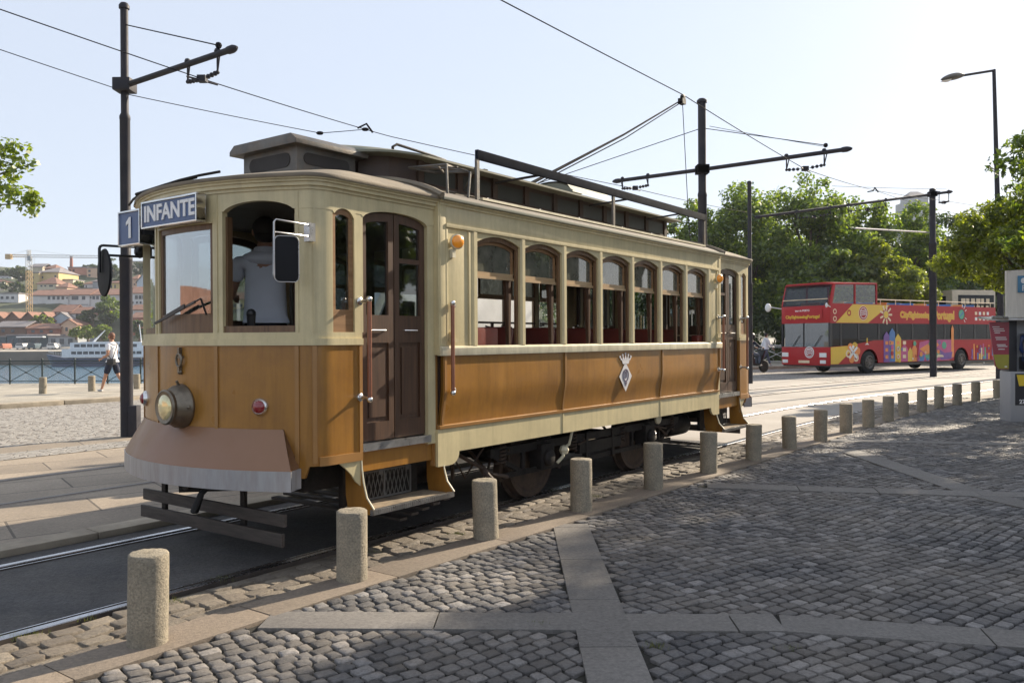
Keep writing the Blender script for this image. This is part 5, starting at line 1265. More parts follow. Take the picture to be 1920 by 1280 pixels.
b = G(211,734,.1)
pw, arms, hd, pel, fw = human('person', 'man in a white T-shirt and navy shorts walking left along the riverside railing', (b.x,b.y,.10), math.radians(80), 1.70, (22,-18), (4,22), (-4,2), (70,78), (6,6), 2, top='tshirt', legs='navy')
g = MB(); g.tube([hd+fw*.095+Vector((-.07,.0,.015)), hd+fw*.105+Vector((0,0,.015)), hd+fw*.095+Vector((.07,.0,.015))], .012, 6); g.build('sunglasses', M['black'], pw)
bg_ = MB(); w_ = lambda x, y, z: pw.matrix_basis @ Vector((x,y,z)); bpy.context.view_layer.update(); mw = pw.matrix_world.copy()
bg_.box(-.27,-.15,-.22,-.02,.80,.97); bg_.tube([(-.17,-.10,.95),(-.17,.06,1.10),(-.02,.155,1.27),(.10,.04,1.47),(.06,-.12,1.40),(-.10,-.15,1.15),(-.18,-.13,.95)], .012, 6)
bag = bg_.build('shoulder_bag', M['black'], bevel=.015); bag.matrix_world = mw; tag(bag, 'small black shoulder bag on the hip of the man walking by the river', 'bag')
# driver seen from behind, standing on the front platform
dp = W(-.04, 1.93, .75); ang = math.atan2(.30, 1)+math.radians(2)
dr, *_ = human('person', 'tram driver in a pale blue grey shirt seen from behind through the open front window', (dp.x,dp.y,.755), ang, 1.70, (3,-3), (2,2), (25,32), (62,70), (12,36), 3, top='bluesh', legs='navy', short=False, hair='hair', turn=-20); dr.scale = (1.13,1.13,1.0)
b = G(1436,686,.13)
human('person', 'pedestrian in a white shirt and dark trousers walking behind the slim dark pole', (b.x,b.y,.135), math.radians(-80), 1.68, (22,-20), (5,24), (-18,20), (12,24), (7,7), 2, top='tshirt', legs='denim', short=False, sleeve='long', hair='hair')
# scooter and rider, half hidden behind the tram end
b = G(1416,699); sc = empty('scooter', (b.x-.1,b.y,0), math.radians(-62)); tag(sc, 'dark motor scooter ridden behind the rear end of the tram', 'scooter')
for y_ in (-.62,.64):
    g = MB(); g.lathe([(.13,-.05),(.22,-.06),(.27,-.03),(.285,0),(.27,.03),(.22,.06),(.13,.05)], (0,y_,.285), (1,0,0), 24); w = g.build('wheel', M['rubber'], sc, smooth=True)
    g = MB(); g.lathe([(0,-.04),(.13,-.03),(.14,0),(.13,.03),(0,.04)], (0,y_,.285), (1,0,0), 16); g.build('rim', M['tin'], w, smooth=True)
g = MB(); g.prism([(-.12,-.75,.50),(-.12,-.30,.36),(-.12,.18,.30),(-.12,.30,.40),(-.12,.05,.42),(-.12,-.05,.72),(-.12,-.70,.78)], (.24,0,0)); g.build('body', M['black'], sc, bevel=.03)
g = MB(); g.prism([(-.20,.24,.35),(-.20,.34,.40),(-.12,.50,.98),(-.12,.42,1.0)], (.40,0,0)); g.tube([(0,.66,.3),(0,.44,1.02)], .03, 8); g.build('front_shield', M['black'], sc, bevel=.02)
g = MB(); g.tube([(-.34,.32,1.06),(-.1,.44,1.03),(.1,.44,1.03),(.34,.32,1.06)], .02, 8); g.build('handlebar', M['black'], sc)
g = MB(); g.box(-.13,.13,-.72,.02,.76,.84); g.build('saddle', M['leather'], sc, bevel=.03)
g = MB(); g.lathe([(.02,0),(.07,.02),(.075,.05),(0,.06)], (0,.50,.88), (0,1,0), 14); g.build('headlight', M['lens'], sc)
rd_, *_ = human('person', 'scooter rider in dark jacket and helmet, half hidden behind the slim dark pole', (b.x-.1-.15*math.sin(math.radians(62)),b.y-.10,-.02), math.radians(-62), 1.72, (78,78), (72,72), (48,48), (30,30), (10,10), 6, top='navy', legs='denim', short=False, sleeve='long', hair=None, sit=True)
g = MB(); g.ball((0,.07,1.62), .15, (1,1.12,1.08), 16); g.build('helmet', M['black'], rd_, smooth=True)
# ---------------------------------------------------------------- red sightseeing bus
M['busred'] = pm('bus_red_paint', (.42,.018,.022), .45, var=.07, coat=.08, spec=.25, dirt=(.28,.03,.03), damt=.3)
M['busyel'] = pm('bus_yellow_film', (.72,.46,.015), .35, var=.04, coat=.3)
M['busorg'] = pm('bus_orange_film', (.78,.26,.05), .35); M['buspur'] = pm('bus_purple_film', (.16,.06,.30), .35); M['buspink'] = pm('bus_pink_film', (.50,.07,.22), .35)
M['busblu'] = pm('bus_blue_film', (.05,.17,.42), .35); M['busgrn'] = pm('bus_green_film', (.08,.36,.22), .35); M['buscream'] = pm('bus_cream_film', (.78,.62,.42), .35)
M['bglass'] = glassm('bus_dark_glass', (.10,.11,.11), .0, (.012,.013,.014), .7, fm=.7); M['bscreen'] = glassm('bus_windscreen_glass', (.30,.34,.36), .12); M['bscreenu'] = glassm('upper_windscreen_glass', (.35,.38,.40), .0, (.03,.04,.06), .5, fm=.6); M['buscoach'] = pm('coach_beige_paint', (.55,.46,.33), .4, coat=.3)
BX = empty('tour_bus', (12.99,34.03,0), math.atan2(.516,.856)); tag(BX, 'red open top double decker sightseeing bus with yellow panels and colourful city graphics', 'bus')
BL_, BW = 12.1, 2.5
def B(name, g, m, par=BX, **k): return g.build(name, M[m], par, **k)
def arcpts(s, r, z0, n=10): return [(s+r*math.cos(PI-PI*i/n), z0+r*math.sin(PI-PI*i/n)*1.0) for i in range(n+1)]
for y0, d in ((0,.04),(BW,-.04)):
    pts = [(0.0,.42)]+[(x, max(z,.42)) for x, z in arcpts(2.49,.60,.44)]+[(x, max(z,.42)) for x, z in arcpts(9.24,.60,.44)]+[(BL_,.42),(BL_,1.42),(3.0,1.42),(1.2,1.20),(0,1.15)]
    g = MB(); g.prism([(x,y0,z) for x, z in pts], (0,d,0)); g.box(0,BL_,min(y0,y0+d),max(y0,y0+d),2.12,2.93); B('side_panel', g, 'busred')
    g = MB(); yy = y0+ (.02 if d > 0 else -.02); g.prism([(.12,yy,1.17),(1.2,yy,1.22),(3.0,yy,1.43),(BL_-.05,yy,1.43),(BL_-.05,yy,2.12),(.12,yy,2.12)], (0,.004,0)); B('side_glass', g, 'bglass')
    g = MB()
    for s in (0,.62,1.75,3.1,4.35,5.45,6.7,7.9,9.1,10.3,11.4): g.box(s,s+(.10 if s else .13),min(y0+d*.1,y0+d),max(y0+d*.1,y0+d),1.18 if s < 1.3 else 1.42,2.12)
    g.box(1.8,BL_,min(y0-d*.2,y0),max(y0-d*.2,y0),1.405,1.44); B('window_pillar', g, 'black')
g = MB(); g.box(.04,BL_-.04,.05,BW-.05,.32,.42); g.box(.04,BL_,.05,BW-.05,2.12,2.24); g.box(BL_-.04,BL_,.04,BW-.04,.42,2.93); B('chassis', g, 'black')
# front
g = MB(); g.prism([(0,.0,.38),(0,BW,.38),(-.10,BW-.25,.38),(-.12,BW/2,.38),(-.10,.25,.38)], (0,0,.76)); g.prism([(0,0,2.13),(0,BW,2.13),(-.08,BW-.25,2.13),(-.10,BW/2,2.13),(-.08,.25,2.13)], (0,0,.72)); B('front_panel', g, 'busred', bevel=.03)
g = MB(); g.prism([(.02,.06,1.14),(.02,BW-.06,1.14),(-.08,BW-.25,1.14),(-.10,BW/2,1.14),(-.08,.25,1.14)], (0,0,.99)); B('windscreen', g, 'bscreen')
g = MB(); g.box(-.115,-.09,BW/2-.03,BW/2+.03,1.14,2.13)
for y_ in (.0,BW-.08): g.box(-.02,.05,y_,y_+.08,1.14,2.13)
B('windscreen_pillar', g, 'black')
g = MB()
for y_ in (.7,1.8): g.beam((-.125,y_,1.16),(-.135,y_-.35,1.62),.02,.02)
B('wiper', g, 'black')
for y_ in (.28,BW-.28):
    g = MB(); g.box(-.125,-.10,y_-.17,y_+.17,.72,.90); B('headlight', g, 'white', bevel=.01)
    g = MB(); g.box(-.125,-.10,y_-.14,y_+.14,.46,.60); B('fog_light', g, 'white', bevel=.01)
g = MB(); g.box(-.135,-.115,.95,1.50,.47,.58); pl_ = B('number_plate', g, 'buscream')
g = MB(); g.prism([(-.12,.30,2.32),(-.12,2.2,2.32),(-.12,2.2,2.72),(-.12,.30,2.72)], (-.004,0,0)); fb = B('front_banner', g, 'busorg' if False else 'busred')
def onfront(txt, sz, y, z, m, par, bold=.006): t_ = xform(text_mb(txt, sz, .003, bold), frame((-.126,y,z), (0,-1,0), (0,0,1))); return B('lettering', t_, m, par)
onfront('CitySightseeingPortugal', .185, 1.3, 2.40, 'busyel', BX); onfront('tour do PORTO', .11, 1.3, 2.66, 'white', BX, .003)
def sun_logo(mk, r, m='busyel'):
    g = MB(); n = 9
    for i in range(n): a = 2*PI*i/n; g.prism([mk(r*.6*math.cos(a-.22),r*.6*math.sin(a-.22)), mk(r*.6*math.cos(a+.22),r*.6*math.sin(a+.22)), mk(r*1.25*math.cos(a+.10),r*1.25*math.sin(a+.10)), mk(r*1.25*math.cos(a-.10),r*1.25*math.sin(a-.10))], mk(0,0,.004)-mk(0,0))
    g.prism([mk(r*.5*math.cos(2*PI*i/18), r*.5*math.sin(2*PI*i/18)) for i in range(18)], mk(0,0,.006)-mk(0,0)); return g
def disc(mk, r, ri=0, n=22, h=.004):
    g = MB()
    if ri:
        for i in range(n): a, b = 2*PI*i/n, 2*PI*(i+1)/n; g.prism([mk(r*math.cos(a),r*math.sin(a)), mk(r*math.cos(b),r*math.sin(b)), mk(ri*math.cos(b),ri*math.sin(b)), mk(ri*math.cos(a),ri*math.sin(a))], mk(0,0,h)-mk(0,0))
    else: g.prism([mk(r*math.cos(2*PI*i/n), r*math.sin(2*PI*i/n)) for i in range(n)], mk(0,0,h)-mk(0,0))
    return g
fr_ = lambda y, z: (lambda a, b, h=0.0: Vector((-.124-h, y-a, z+b)))
B('stamp', disc(fr_(.95,.92), .24, .20), 'white'); B('stamp', disc(fr_(.95,.92), .17, .145), 'white')
g = MB()
for q in (-.08,0,.08): g.prism([fr_(.95,.92)(-.13,q), fr_(.95,.92)(.13,q+.03), fr_(.95,.92)(.13,q+.065), fr_(.95,.92)(-.13,q+.035)], (-.004,0,0))
B('stamp', g, 'white')
# near side graphics, on y = 0 facing the camera
sd_ = lambda s, z: (lambda a, b, h=0.0: Vector((s+a, -.002-h, z+b)))
def poly(pts, m, h=.0, nm='graphic'):
    g = MB(); g.prism([(x, -.001-h, z) for x, z in pts], (0,-.004,0)); return B(nm, g, m)
poly([(.35,2.14),(2.41,2.14),(3.90,2.91),(1.42,2.91)], 'busyel'); poly([(.02,.44),(.48,.44),(1.75,1.25),(1.2,1.19),(.02,1.13)], 'busyel')
B('stamp', disc(sd_(2.10,2.55), .31, 0), 'buscream'); B('stamp', disc(lambda a, b, h=0: sd_(2.10,2.55)(a,b,h+.006), .28, 0), 'busred'); B('stamp', disc(lambda a, b, h=0: sd_(2.10,2.55)(a,b,h+.011), .23, .20), 'white')
g = MB()
for q in (-.09,-.01,.07): g.prism([sd_(2.1,2.55)(-.17,q,.012), sd_(2.1,2.55)(.17,q+.03,.012), sd_(2.1,2.55)(.17,q+.065,.012), sd_(2.1,2.55)(-.17,q+.035,.012)], (0,-.004,0))
B('stamp', g, 'white'); B('stamp', disc(sd_(1.18,2.55), .13, .07), 'busred')
B('sun_logo', sun_logo(lambda a, b, h=0: sd_(3.62,2.50)(a,b,h+.008), .34, ), 'buscream'); B('sun_logo', disc(lambda a, b, h=0: sd_(3.62,2.50)(a,b,h+.016), .15, 0), 'busyel')
def onside(txt, sz, s, z, m, bold=.01, h=.004, sx=1.0): t_ = xform(text_mb(txt, sz, .003, bold, sx), frame((s,-.003-h,z), (1,0,0), (0,0,1))); return B('lettering', t_, m)
onside('CitySightseeing', .36, 5.72, 2.50, 'busorg', .035, .002, 1.0); onside('CitySightseeing', .36, 5.72, 2.50, 'busyel', .010, .008, 1.0)
onside('Portugal', .50, 7.90, 2.50, 'busorg', .04, .002, .92); onside('Portugal', .50, 7.90, 2.50, 'busyel', .012, .008, .92)
B('globe', disc(sd_(9.25,2.57), .25, 0), 'busgrn'); B('globe', disc(lambda a, b, h=0: sd_(9.25,2.57)(a,b,h+.005), .25, .22), 'black')
for q in (-.12,.02,.14): B('globe', disc(lambda a, b, h=0, q=q: sd_(9.25+q*.8,2.57+q*.5)(a,b,h+.005), .05, 0), 'busblu')
for a_ in (.5,.95,1.4,-.5,-.9): g = MB(); c_, s__ = math.cos(a_ if a_ > 0 else a_), math.sin(a_); g.beam((9.25+.32*c_,-.006,2.57+.32*s__),(9.25+.46*c_,-.006,2.57+.46*s__),.01,.035); B('globe_ray', g, 'white')
for i in range(4):
    for j in range(2): g = MB(); g.box(10.35+i*.33,10.53+i*.33,-.006,-.001,2.30+j*.26,2.45+j*.26); B('pictogram', g, ('white','buscream')[(i+j)%2])
for i in range(2): B('pictogram', disc(sd_(.28,2.60-.3*i), .11, .07), 'buscream')
# flower and figure on the lower front side, mural of the city
for i, (a_, m_) in enumerate(((.2,'busorg'),(1.2,'busyel'),(2.2,'busorg'),(3.3,'buscream'),(4.4,'busorg'),(5.4,'buscream'))): B('graphic', disc(lambda a, b, h=0, i=i, a_=a_: sd_(1.42+.30*math.cos(a_),.90+.28*math.sin(a_))(a,b,h+.006), .17, .09 if i % 2 else 0), m_)
g = MB()
for a_ in (.7,2.3,3.9,5.5): g.beam((1.42,-.012,.90),(1.42+.34*math.cos(a_),-.012,.90+.34*math.sin(a_)),.012,.10)
g.ball((1.42,-.012,1.12), 1, (.08,.006,.08), 10); B('graphic', g, 'white')
poly([(2.20,1.22),(2.48,1.22),(2.34,1.30)], 'white', .006); poly([(2.30,1.28),(2.38,1.28),(2.38,1.48),(2.34,1.52),(2.30,1.46)], 'busyel', .006)
R_ = random.Random(11); cols = ['buspur','busblu','buspink','busorg','busyel','busgrn','busred','buscream']
def tower(s, w, h, m, z0=.46):
    poly([(s,z0),(s+w,z0),(s+w,z0+h),(s+w*.85,z0+h+.08),(s+w*.5,z0+h+.22),(s+w*.15,z0+h+.08),(s,z0+h)], m, .006)
    k = R_.choice(['busyel','buscream','busblu','busorg'])
    for q in range(3):
        if h > .5: g = MB(); g.box(s+w*.28,s+w*.72,-.016,-.011,z0+.15+q*.30,z0+.30+q*.30); B('graphic', g, k)
for s, w, h, m_ in ((3.45,.42,1.10,'buspur'),(3.85,.40,1.25,'busblu'),(4.25,.42,1.0,'busyel'),(4.65,.5,.55,'buspink'),(5.15,.35,.40,'busyel'),(5.45,.35,.55,'busorg')): tower(s, w, h, m_)
poly([(5.85,.46),(6.0,1.30),(6.8,1.40),(8.6,1.40),(8.6,.60),(8.2,.46)], 'buspink', .004); poly([(6.0,1.0),(7.0,1.36),(7.5,1.2),(6.6,.7)], 'busorg', .009); poly([(6.5,.50),(7.3,.55),(7.6,.80),(7.0,.90),(6.4,.72)], 'busgrn', .009); poly([(7.3,1.05),(7.9,.80),(8.5,.85),(8.4,.52),(7.6,.50)], 'buspur', .009); poly([(5.9,.46),(6.3,.46),(6.4,.75),(5.95,.7)], 'busblu', .009)
B('graphic', disc(lambda a, b, h=0: sd_(7.85,1.15)(a,b,h+.014), .17, 0), 'busgrn'); poly([(7.2,.62),(7.9,.62),(7.7,.72),(7.4,.74)], 'buscream', .014); poly([(8.42,.60),(8.62,.60),(8.62,1.9),(8.52,2.08),(8.42,1.9)], 'busorg', .006)
for i in range(13): s = 10.05+i*.155; poly([(s,.46),(s+.11,.46),(s+.11,.95+.25*math.sin(i*1.3)),(s,.95+.25*math.sin(i*1.3))], cols[(i*3)%8], .006)
for i in range(34):
    s = R_.choice([R_.uniform(3.4,6.1), R_.uniform(5.9,8.4), R_.uniform(9.95,12.0)]); z = R_.uniform(.52,1.30)
    if abs(s-9.24) < .66: continue
    r_ = R_.uniform(.04,.11); B('graphic', disc(lambda a, b, h=0, s=s, z=z, i=i: sd_(s,z)(a,b,h+.018+i*.0004), r_, r_*.5 if i % 3 else 0), cols[i % 8])
# wheels
for s, y0 in ((2.49,.02),(9.24,.02),(2.49,BW-.30),(9.24,BW-.30)):
    g = MB(); g.lathe([(.27,0),(.42,-.0),(.47,.04),(.48,.14),(.47,.24),(.42,.28),(.27,.28)], (s,y0,.48), (0,1,0), 32); w = B('wheel', g, 'rubber', smooth=True)
    g = MB(); g.lathe([(0,-.03),(.09,-.04),(.10,-.02),(.20,-.012),(.25,-.05),(.28,-.03),(.28,.05)], (s,y0+(0 if y0 < 1 else .02),.48), (0,1,0), 24)
    B('rim', g, 'tin', w, smooth=True, ang=30)
    g = MB()
    for k in range(8): a = 2*PI*k/8; g.ball((s+.17*math.cos(a),y0-.02,.48+.17*math.sin(a)), .028, n=6)
    B('wheel_nut', g, 'black', w)
# upper deck front cabin
g = MB(); g.prism([(.22,0,3.70),(-.02,.3,3.74),(-.02,BW-.3,3.74),(.22,BW,3.70),(3.05,BW,3.78),(3.05,0,3.78)], (0,0,.07)); B('roof', g, 'busred', bevel=.02)
g = MB()
for y_ in (0,BW-.07): g.prism([(.0,y_,2.92),(.14,y_,2.92),(.34,y_,3.71),(.22,y_,3.71)], (0,.07,0)); g.box(1.55,1.62,y_,y_+.07,2.92,3.76); g.box(2.98,3.05,y_,y_+.07,2.92,3.78)
B('cabin_pillar', g, 'busred')
g = MB(); g.add([(-.06,.10,2.86),(-.06,BW-.10,2.86),(.17,BW-.10,3.70),(.17,.10,3.70)], [(0,1,2,3)]); B('upper_windscreen', g, 'bscreenu', recalc=False)
for y_ in (.03,BW-.03): g = MB(); g.add([(.14,y_,2.93),(3.0,y_,2.93),(3.0,y_,3.75),(.32,y_,3.72)], [(0,1,2,3)]); B('cabin_glass', g, 'glass', recalc=False)
g = MB(); g.tube([(-.02,.1,3.12),(-.02,BW-.1,3.12)], .02, 6); g.tube([(3.05,.03,3.14),(BL_-.1,.03,3.14)], .022, 6); g.tube([(3.05,BW-.03,3.14),(BL_-.1,BW-.03,3.14)], .022, 6)
for i in range(9): s = 3.3+i*1.05; g.tube([(s,.03,2.92),(s,.03,3.14)], .018, 6); g.tube([(s,BW-.03,2.92),(s,BW-.03,3.14)], .018, 6)
B('upper_handrail', g, 'busyel' if False else 'buscream')
for i in range(11):
    s = .9+i*.95
    for y_ in (.15,1.35): g = MB(); g.prism([(s,y_,2.3),(s+.08,y_,2.3),(s+.18,y_,3.02),(s+.10,y_,3.04)], (0,.95,0)); B('seat', g, 'busblu' if i % 3 else 'busorg', bevel=.02)
    if i % 2: g = MB(); g.prism([(s,.2,1.0),(s+.1,.2,1.0),(s+.18,.2,1.75),(s+.1,.2,1.78)], (0,2.0,0)); B('seat', g, 'denim')
for y_, sg in ((-.12,-1),(BW+.15,1)):
    g = MB(); g.tube([(.0,y_*0+(0 if sg < 0 else BW),2.78),(-.35,(-.12 if sg < 0 else BW+.30),2.86),(-.42,(-.15 if sg < 0 else BW+.36),2.80)], .022, 6); ma = B('mirror_arm', g, 'white'); g = MB(); g.ball((-.42,(-.15 if sg < 0 else BW+.38),2.84), 1, (.10,.15,.19) if sg > 0 else (.05,.05,.10), 12); B('mirror', g, 'white', ma, smooth=True)

# second coach parked behind the red bus
C2 = empty('tour_bus', P(1786,690,50.0)); C2.location.z = 0; C2.rotation_euler.z = math.radians(14); tag(C2, 'beige double decker coach showing its roof and lettered rear window behind the red bus', 'bus')
q = lambda n, g, m, **k: g.build(n, M[m], C2, **k)
g = MB(); g.box(0,3.15,0,9,.45,4.36); q('body', g, 'buscoach', bevel=.12)
g = MB(); g.box(.42,3.0,-.02,.02,3.15,4.05); rw = q('rear_window', g, 'bglass', bevel=.01)
g = MB()
for i, wd_ in enumerate((.30,.22,.26,.30,.20,.24)): g.box(.62+i*.36,.62+i*.36+wd_,-.03,-.021,3.52,3.84); g.box(.70+i*.34,.70+i*.34+wd_*.8,-.03,-.021,3.22,3.42)
g.build('window_lettering', M['buscream'], rw)
g = MB()
for s in (1.5,7.2):
    for x in (.05,2.8): g.lathe([(.1,0),(.45,.0),(.5,.05),(.5,.25),(.45,.3),(.1,.3)], (x,s,.5), (1,0,0), 24)
q('wheel', g, 'rubber'); g = MB(); g.box(-.01,.01,.5,8.6,2.0,2.8); g.box(-.01,.01,.5,8.6,3.2,4.0); q('side_glass', g, 'bglass')
# white van standing on the far track beyond the tram: its shadow crosses the pavement, its side shows through the tram windows
M['vanw'] = pm('van_white_paint', (.62,.64,.66), .35, coat=.4, dirt=(.4,.4,.38), dscale=1, damt=.3)
vp = W(-2.95, 3.75); VN = empty('delivery_van', vp, -TH); tag(VN, 'white delivery van standing on the far track, glimpsed through the tram windows', 'van')
def VV(n, g, m, par=VN, **k): return g.build(n, M[m], par, **k)
g = MB(); side = [(0.05,.35),(.0,.62),(.08,.95),(.85,1.18),(1.45,2.12),(1.75,2.42),(2.1,2.50),(4.75,2.48),(4.85,2.35),(4.85,.35)]
g.prism([(-.86,y,z) for y, z in side], (1.72,0,0)); VV('body', g, 'vanw', bevel=.04)
g = MB(); g.prism([(-.74,.86,1.235),(.74,.86,1.235),(.66,1.42,2.09),(-.66,1.42,2.09)], (0,-.02,.012)); VV('windscreen', g, 'bscreen')
for s in (-1,1):
    g = MB(); g.prism([(s*.862,1.15,1.30),(s*.862,2.05,1.30),(s*.862,2.05,2.02),(s*.862,1.55,2.02)], (s*.006,0,0)); VV('side_window', g, 'bglass')
    g = MB(); g.box(*sorted((s*.50,s*.80)),-.02,.06,.66,.84); VV('headlight', g, 'lens', bevel=.01)
    g = MB(); g.box(*sorted((s*.88,s*1.02)),1.02,1.10,1.25,1.50); VV('mirror', g, 'black', bevel=.015)
    for y in (.85,4.0):
        g = MB(); g.lathe([(.16,-.10),(.30,-.10),(.33,-.06),(.33,.06),(.30,.10),(.16,.10)], (s*.80,y,.33), (1,0,0), 24); w = VV('wheel', g, 'rubber', smooth=True); g = MB(); g.lathe([(0,-.115),(.19,-.11),(.20,0),(.19,.11),(0,.115)], (s*.80,y,.33), (1,0,0), 18); VV('rim', g, 'tin', w)
g = MB(); g.box(-.80,.80,-.04,.10,.32,.52); VV('bumper', g, 'black', bevel=.02)
g = MB(); g.box(-.40,.40,-.03,.02,.80,.90); VV('grille', g, 'black')
g = MB(); g.box(.861,.868,2.2,4.6,1.05,1.09); VV('side_strip', g, 'black')
# ---------------------------------------------------------------- river and the far bank
m, t, out = nt('river_water'); b_ = N(t, 'ShaderNodeBsdfPrincipled'); t.links.new(b_.outputs[0], out.inputs[0]); b_.inputs['Base Color'].default_value = (.05,.13,.19,1); b_.inputs['Roughness'].default_value = .12
bp = N(t, 'ShaderNodeBump'); bp.inputs['Strength'].default_value = .8; bp.inputs['Distance'].default_value = .35
t.links.new(noise(t, coords(t, 'Object', (.35,.8,1)), .9, 5, .6), bp.inputs['Height']); t.links.new(bp.outputs[0], b_.inputs['Normal']); M['water'] = m
g = MB(); g.add([(-900,20,-4),(900,20,-4),(900,260,-4),(-900,260,-4)], [(0,1,2,3)]); struct(g.build('river', M['water'], recalc=False))
ZP = [(204,-4.6),(205,-.7),(222,.2),(232,1.5),(240,6),(260,12),(300,19.7),(330,26.6),(380,34),(460,38),(900,40)]
def tz(Y):
    for (a, za), (b, zb) in zip(ZP[:-1], ZP[1:]):
        if a <= Y <= b: return za+(zb-za)*(Y-a)/(b-a)
    return ZP[-1][1]
M['hill'] = pm('hillside_scrub', (.045,.062,.028), .95, var=.5, scale=.05, dirt=(.13,.12,.08), dscale=.03, damt=.7, bump=1, bscale=.5)
Ys = [204,204.01,205,213,222,232,240,260,280,300,330,355,380,420,460,600,900]
g = MB(); nx = 80
for Y in Ys:
    for i in range(nx+1): X = -450+i*1300/nx; g.v.append((X, Y, tz(Y)*(1 if Y < 235 else 1-.5*max(0,min(1,(X-20)/120))*(1))+(0 if Y < 240 else 1.6*math.sin(X*.07)+1.2*math.sin(X*.19+Y))))
for j in range(len(Ys)-1):
    for i in range(nx): g.f.append((j*(nx+1)+i, j*(nx+1)+i+1, (j+1)*(nx+1)+i+1, (j+1)*(nx+1)+i)); g.m.append(1 if j < 2 else (2 if j < 5 else 0))
M['quayfar'] = pm('far_quay_stone', (.13,.115,.095), .85, var=.3, scale=.2, dirt=(.05,.05,.045), dscale=.1, damt=.6); M['quayroad'] = pm('far_quay_road', (.40,.36,.30), .9, var=.1)
struct(g.build('hillside', [M['hill'], M['quayfar'], M['quayroad']], weld=False))
wallm = {'white': (.62,.61,.60), 'yellow': (.55,.43,.20), 'pink': (.50,.24,.17), 'cream': (.60,.53,.40), 'grey': (.30,.32,.34), 'blue': (.42,.50,.58), 'brown': (.16,.09,.06), 'brick': (.30,.12,.08), 'glass': (.06,.09,.11), 'peach': (.58,.40,.28)}
for k, c in wallm.items(): M['w_'+k] = pm('far_wall_'+k, c, .85, var=.08, scale=.3, dirt=tuple(x*.6 for x in c), dscale=.25, damt=.4)
M['tile'] = pm('terracotta_tiles', (.22,.115,.08), .85, var=.3, scale=.8, dirt=(.18,.09,.06), dscale=.4, damt=.5, bump=.5, bscale=3); M['tileg'] = pm('grey_roof', (.20,.18,.18), .8, var=.2, scale=.6); M['fwin'] = pm('far_window', (.05,.06,.075), .25)
def house(x0, x1, ye, yb, Y, wall, roof='hip', rh=2.0, label='', wins=(), depth=10, rm='tile', door=False, cat='house', par_y=0, grp=None):
    """px extents of the facade, eaves and base rows, depth Y"""
    a = P(x0, yb, Y); b = P(x1, yb, Y); zt_ = P(x0, ye, Y).z; z0 = min(a.z, tz(Y))-2.5; w = b.x-a.x; bz = a.z
    e = empty('house' if cat == 'house' else cat.replace(' ', '_'), (a.x, Y, bz)); tag(e, label, cat, grp); h = zt_-bz
    g = MB(); g.box(0,w,0,depth,z0-bz,h)
    if roof == 'gable':
        for y_ in (0, depth-.3): g.prism([(0,y_,h-.01),(w,y_,h-.01),(w/2,y_,h+rh)], (0,.3,0))
    g.build('wall', M['w_'+wall], e)
    o = .4
    if roof == 'hip':
        i_ = min(w, depth)*.42; g = MB(); g.add([(-o,-o,h),(w+o,-o,h),(w+o,depth+o,h),(-o,depth+o,h),(i_,depth/2,h+rh),(w-i_,depth/2,h+rh),(-o,-o,h-.15),(w+o,-o,h-.15),(w+o,depth+o,h-.15),(-o,depth+o,h-.15)], [(0,1,5,4),(1,2,5),(2,3,4,5),(3,0,4),(6,7,1,0),(7,8,2,1),(8,9,3,2),(9,6,0,3),(6,9,8,7)])
        g.build('roof', M[rm], e)
    elif roof == 'side':     # ridge parallel to the view plane
        g = MB(); g.prism([(-o,-o,h-.05),(-o,depth/2,h+rh),(-o,depth+o,h-.05),(-o,depth+o,h-.25),(-o,depth/2,h+rh-.2),(-o,-o,h-.25)], (w+2*o,0,0)); g.build('roof', M[rm], e)
    elif roof == 'gable':
        g = MB()
        for s in (0,1):
            x_ = 0 if s == 0 else w; d_ = -o if s == 0 else o; g.prism([(x_+d_,-o,h-o*rh/(w/2)),(w/2,-o,h+rh+.02),(w/2,-o,h+rh+.27),(x_+d_,-o,h-o*rh/(w/2)+.25)], (0,depth+2*o,0))
        g.build('roof', M[rm], e)
    else: g = MB(); g.box(-.2,w+.2,-.2,depth+.2,h,h+.35); g.build('roof', M[rm if rm != 'tile' else 'tileg'], e)
    mpp = Y/FPX
    for (cx, cy, ww, hh) in wins:
        c = P(cx, cy, Y); g = MB(); g.box(c.x-a.x-ww*mpp/2, c.x-a.x+ww*mpp/2, -.12, .05, c.z-bz-hh*mpp/2, c.z-bz+hh*mpp/2); g.build('window', M['fwin'], e)
    return e
# nearest row by the water
e = house(-60,12,632,650,224,'glass','flat',1,'low dark glass restaurant at the left edge of the far quay',rm='tileg',cat='restaurant')
e = house(13,88,629,650,223,'glass','flat',1,'long blue grey glass pavilion with a white roof edge on the far quay',[(22,640,8,12),(38,640,8,12),(54,640,8,12),(70,640,8,12)],14,cat='pavilion')
g = MB(); g.box(3.4,10.5,-1.6,-.2,2.45,2.75); g.build('white_canopy', M['white'], e)
house(89,146,632,650,223.5,'grey','flat',1,'grey low pavilion on the far quay left of the white boat',[(100,640,8,10),(116,640,8,10),(132,640,8,10)],10,cat='pavilion')
house(-10,48,612,628,231,'brown','side',1.6,'brown timber restaurant roof above the glass pavilion',[(6,620,6,6),(24,620,6,6)],9,'tileg')
house(50,112,615,629,231,'brick','side',1.4,'brick red terrace building above the glass pavilion',[(62,621,6,5),(78,621,6,5),(96,621,6,5)],9)
house(115,143,608,626,232,'peach','gable',1.3,'small brick gabled house with a white window near the bright green trees',[(125,617,4,7)],8)
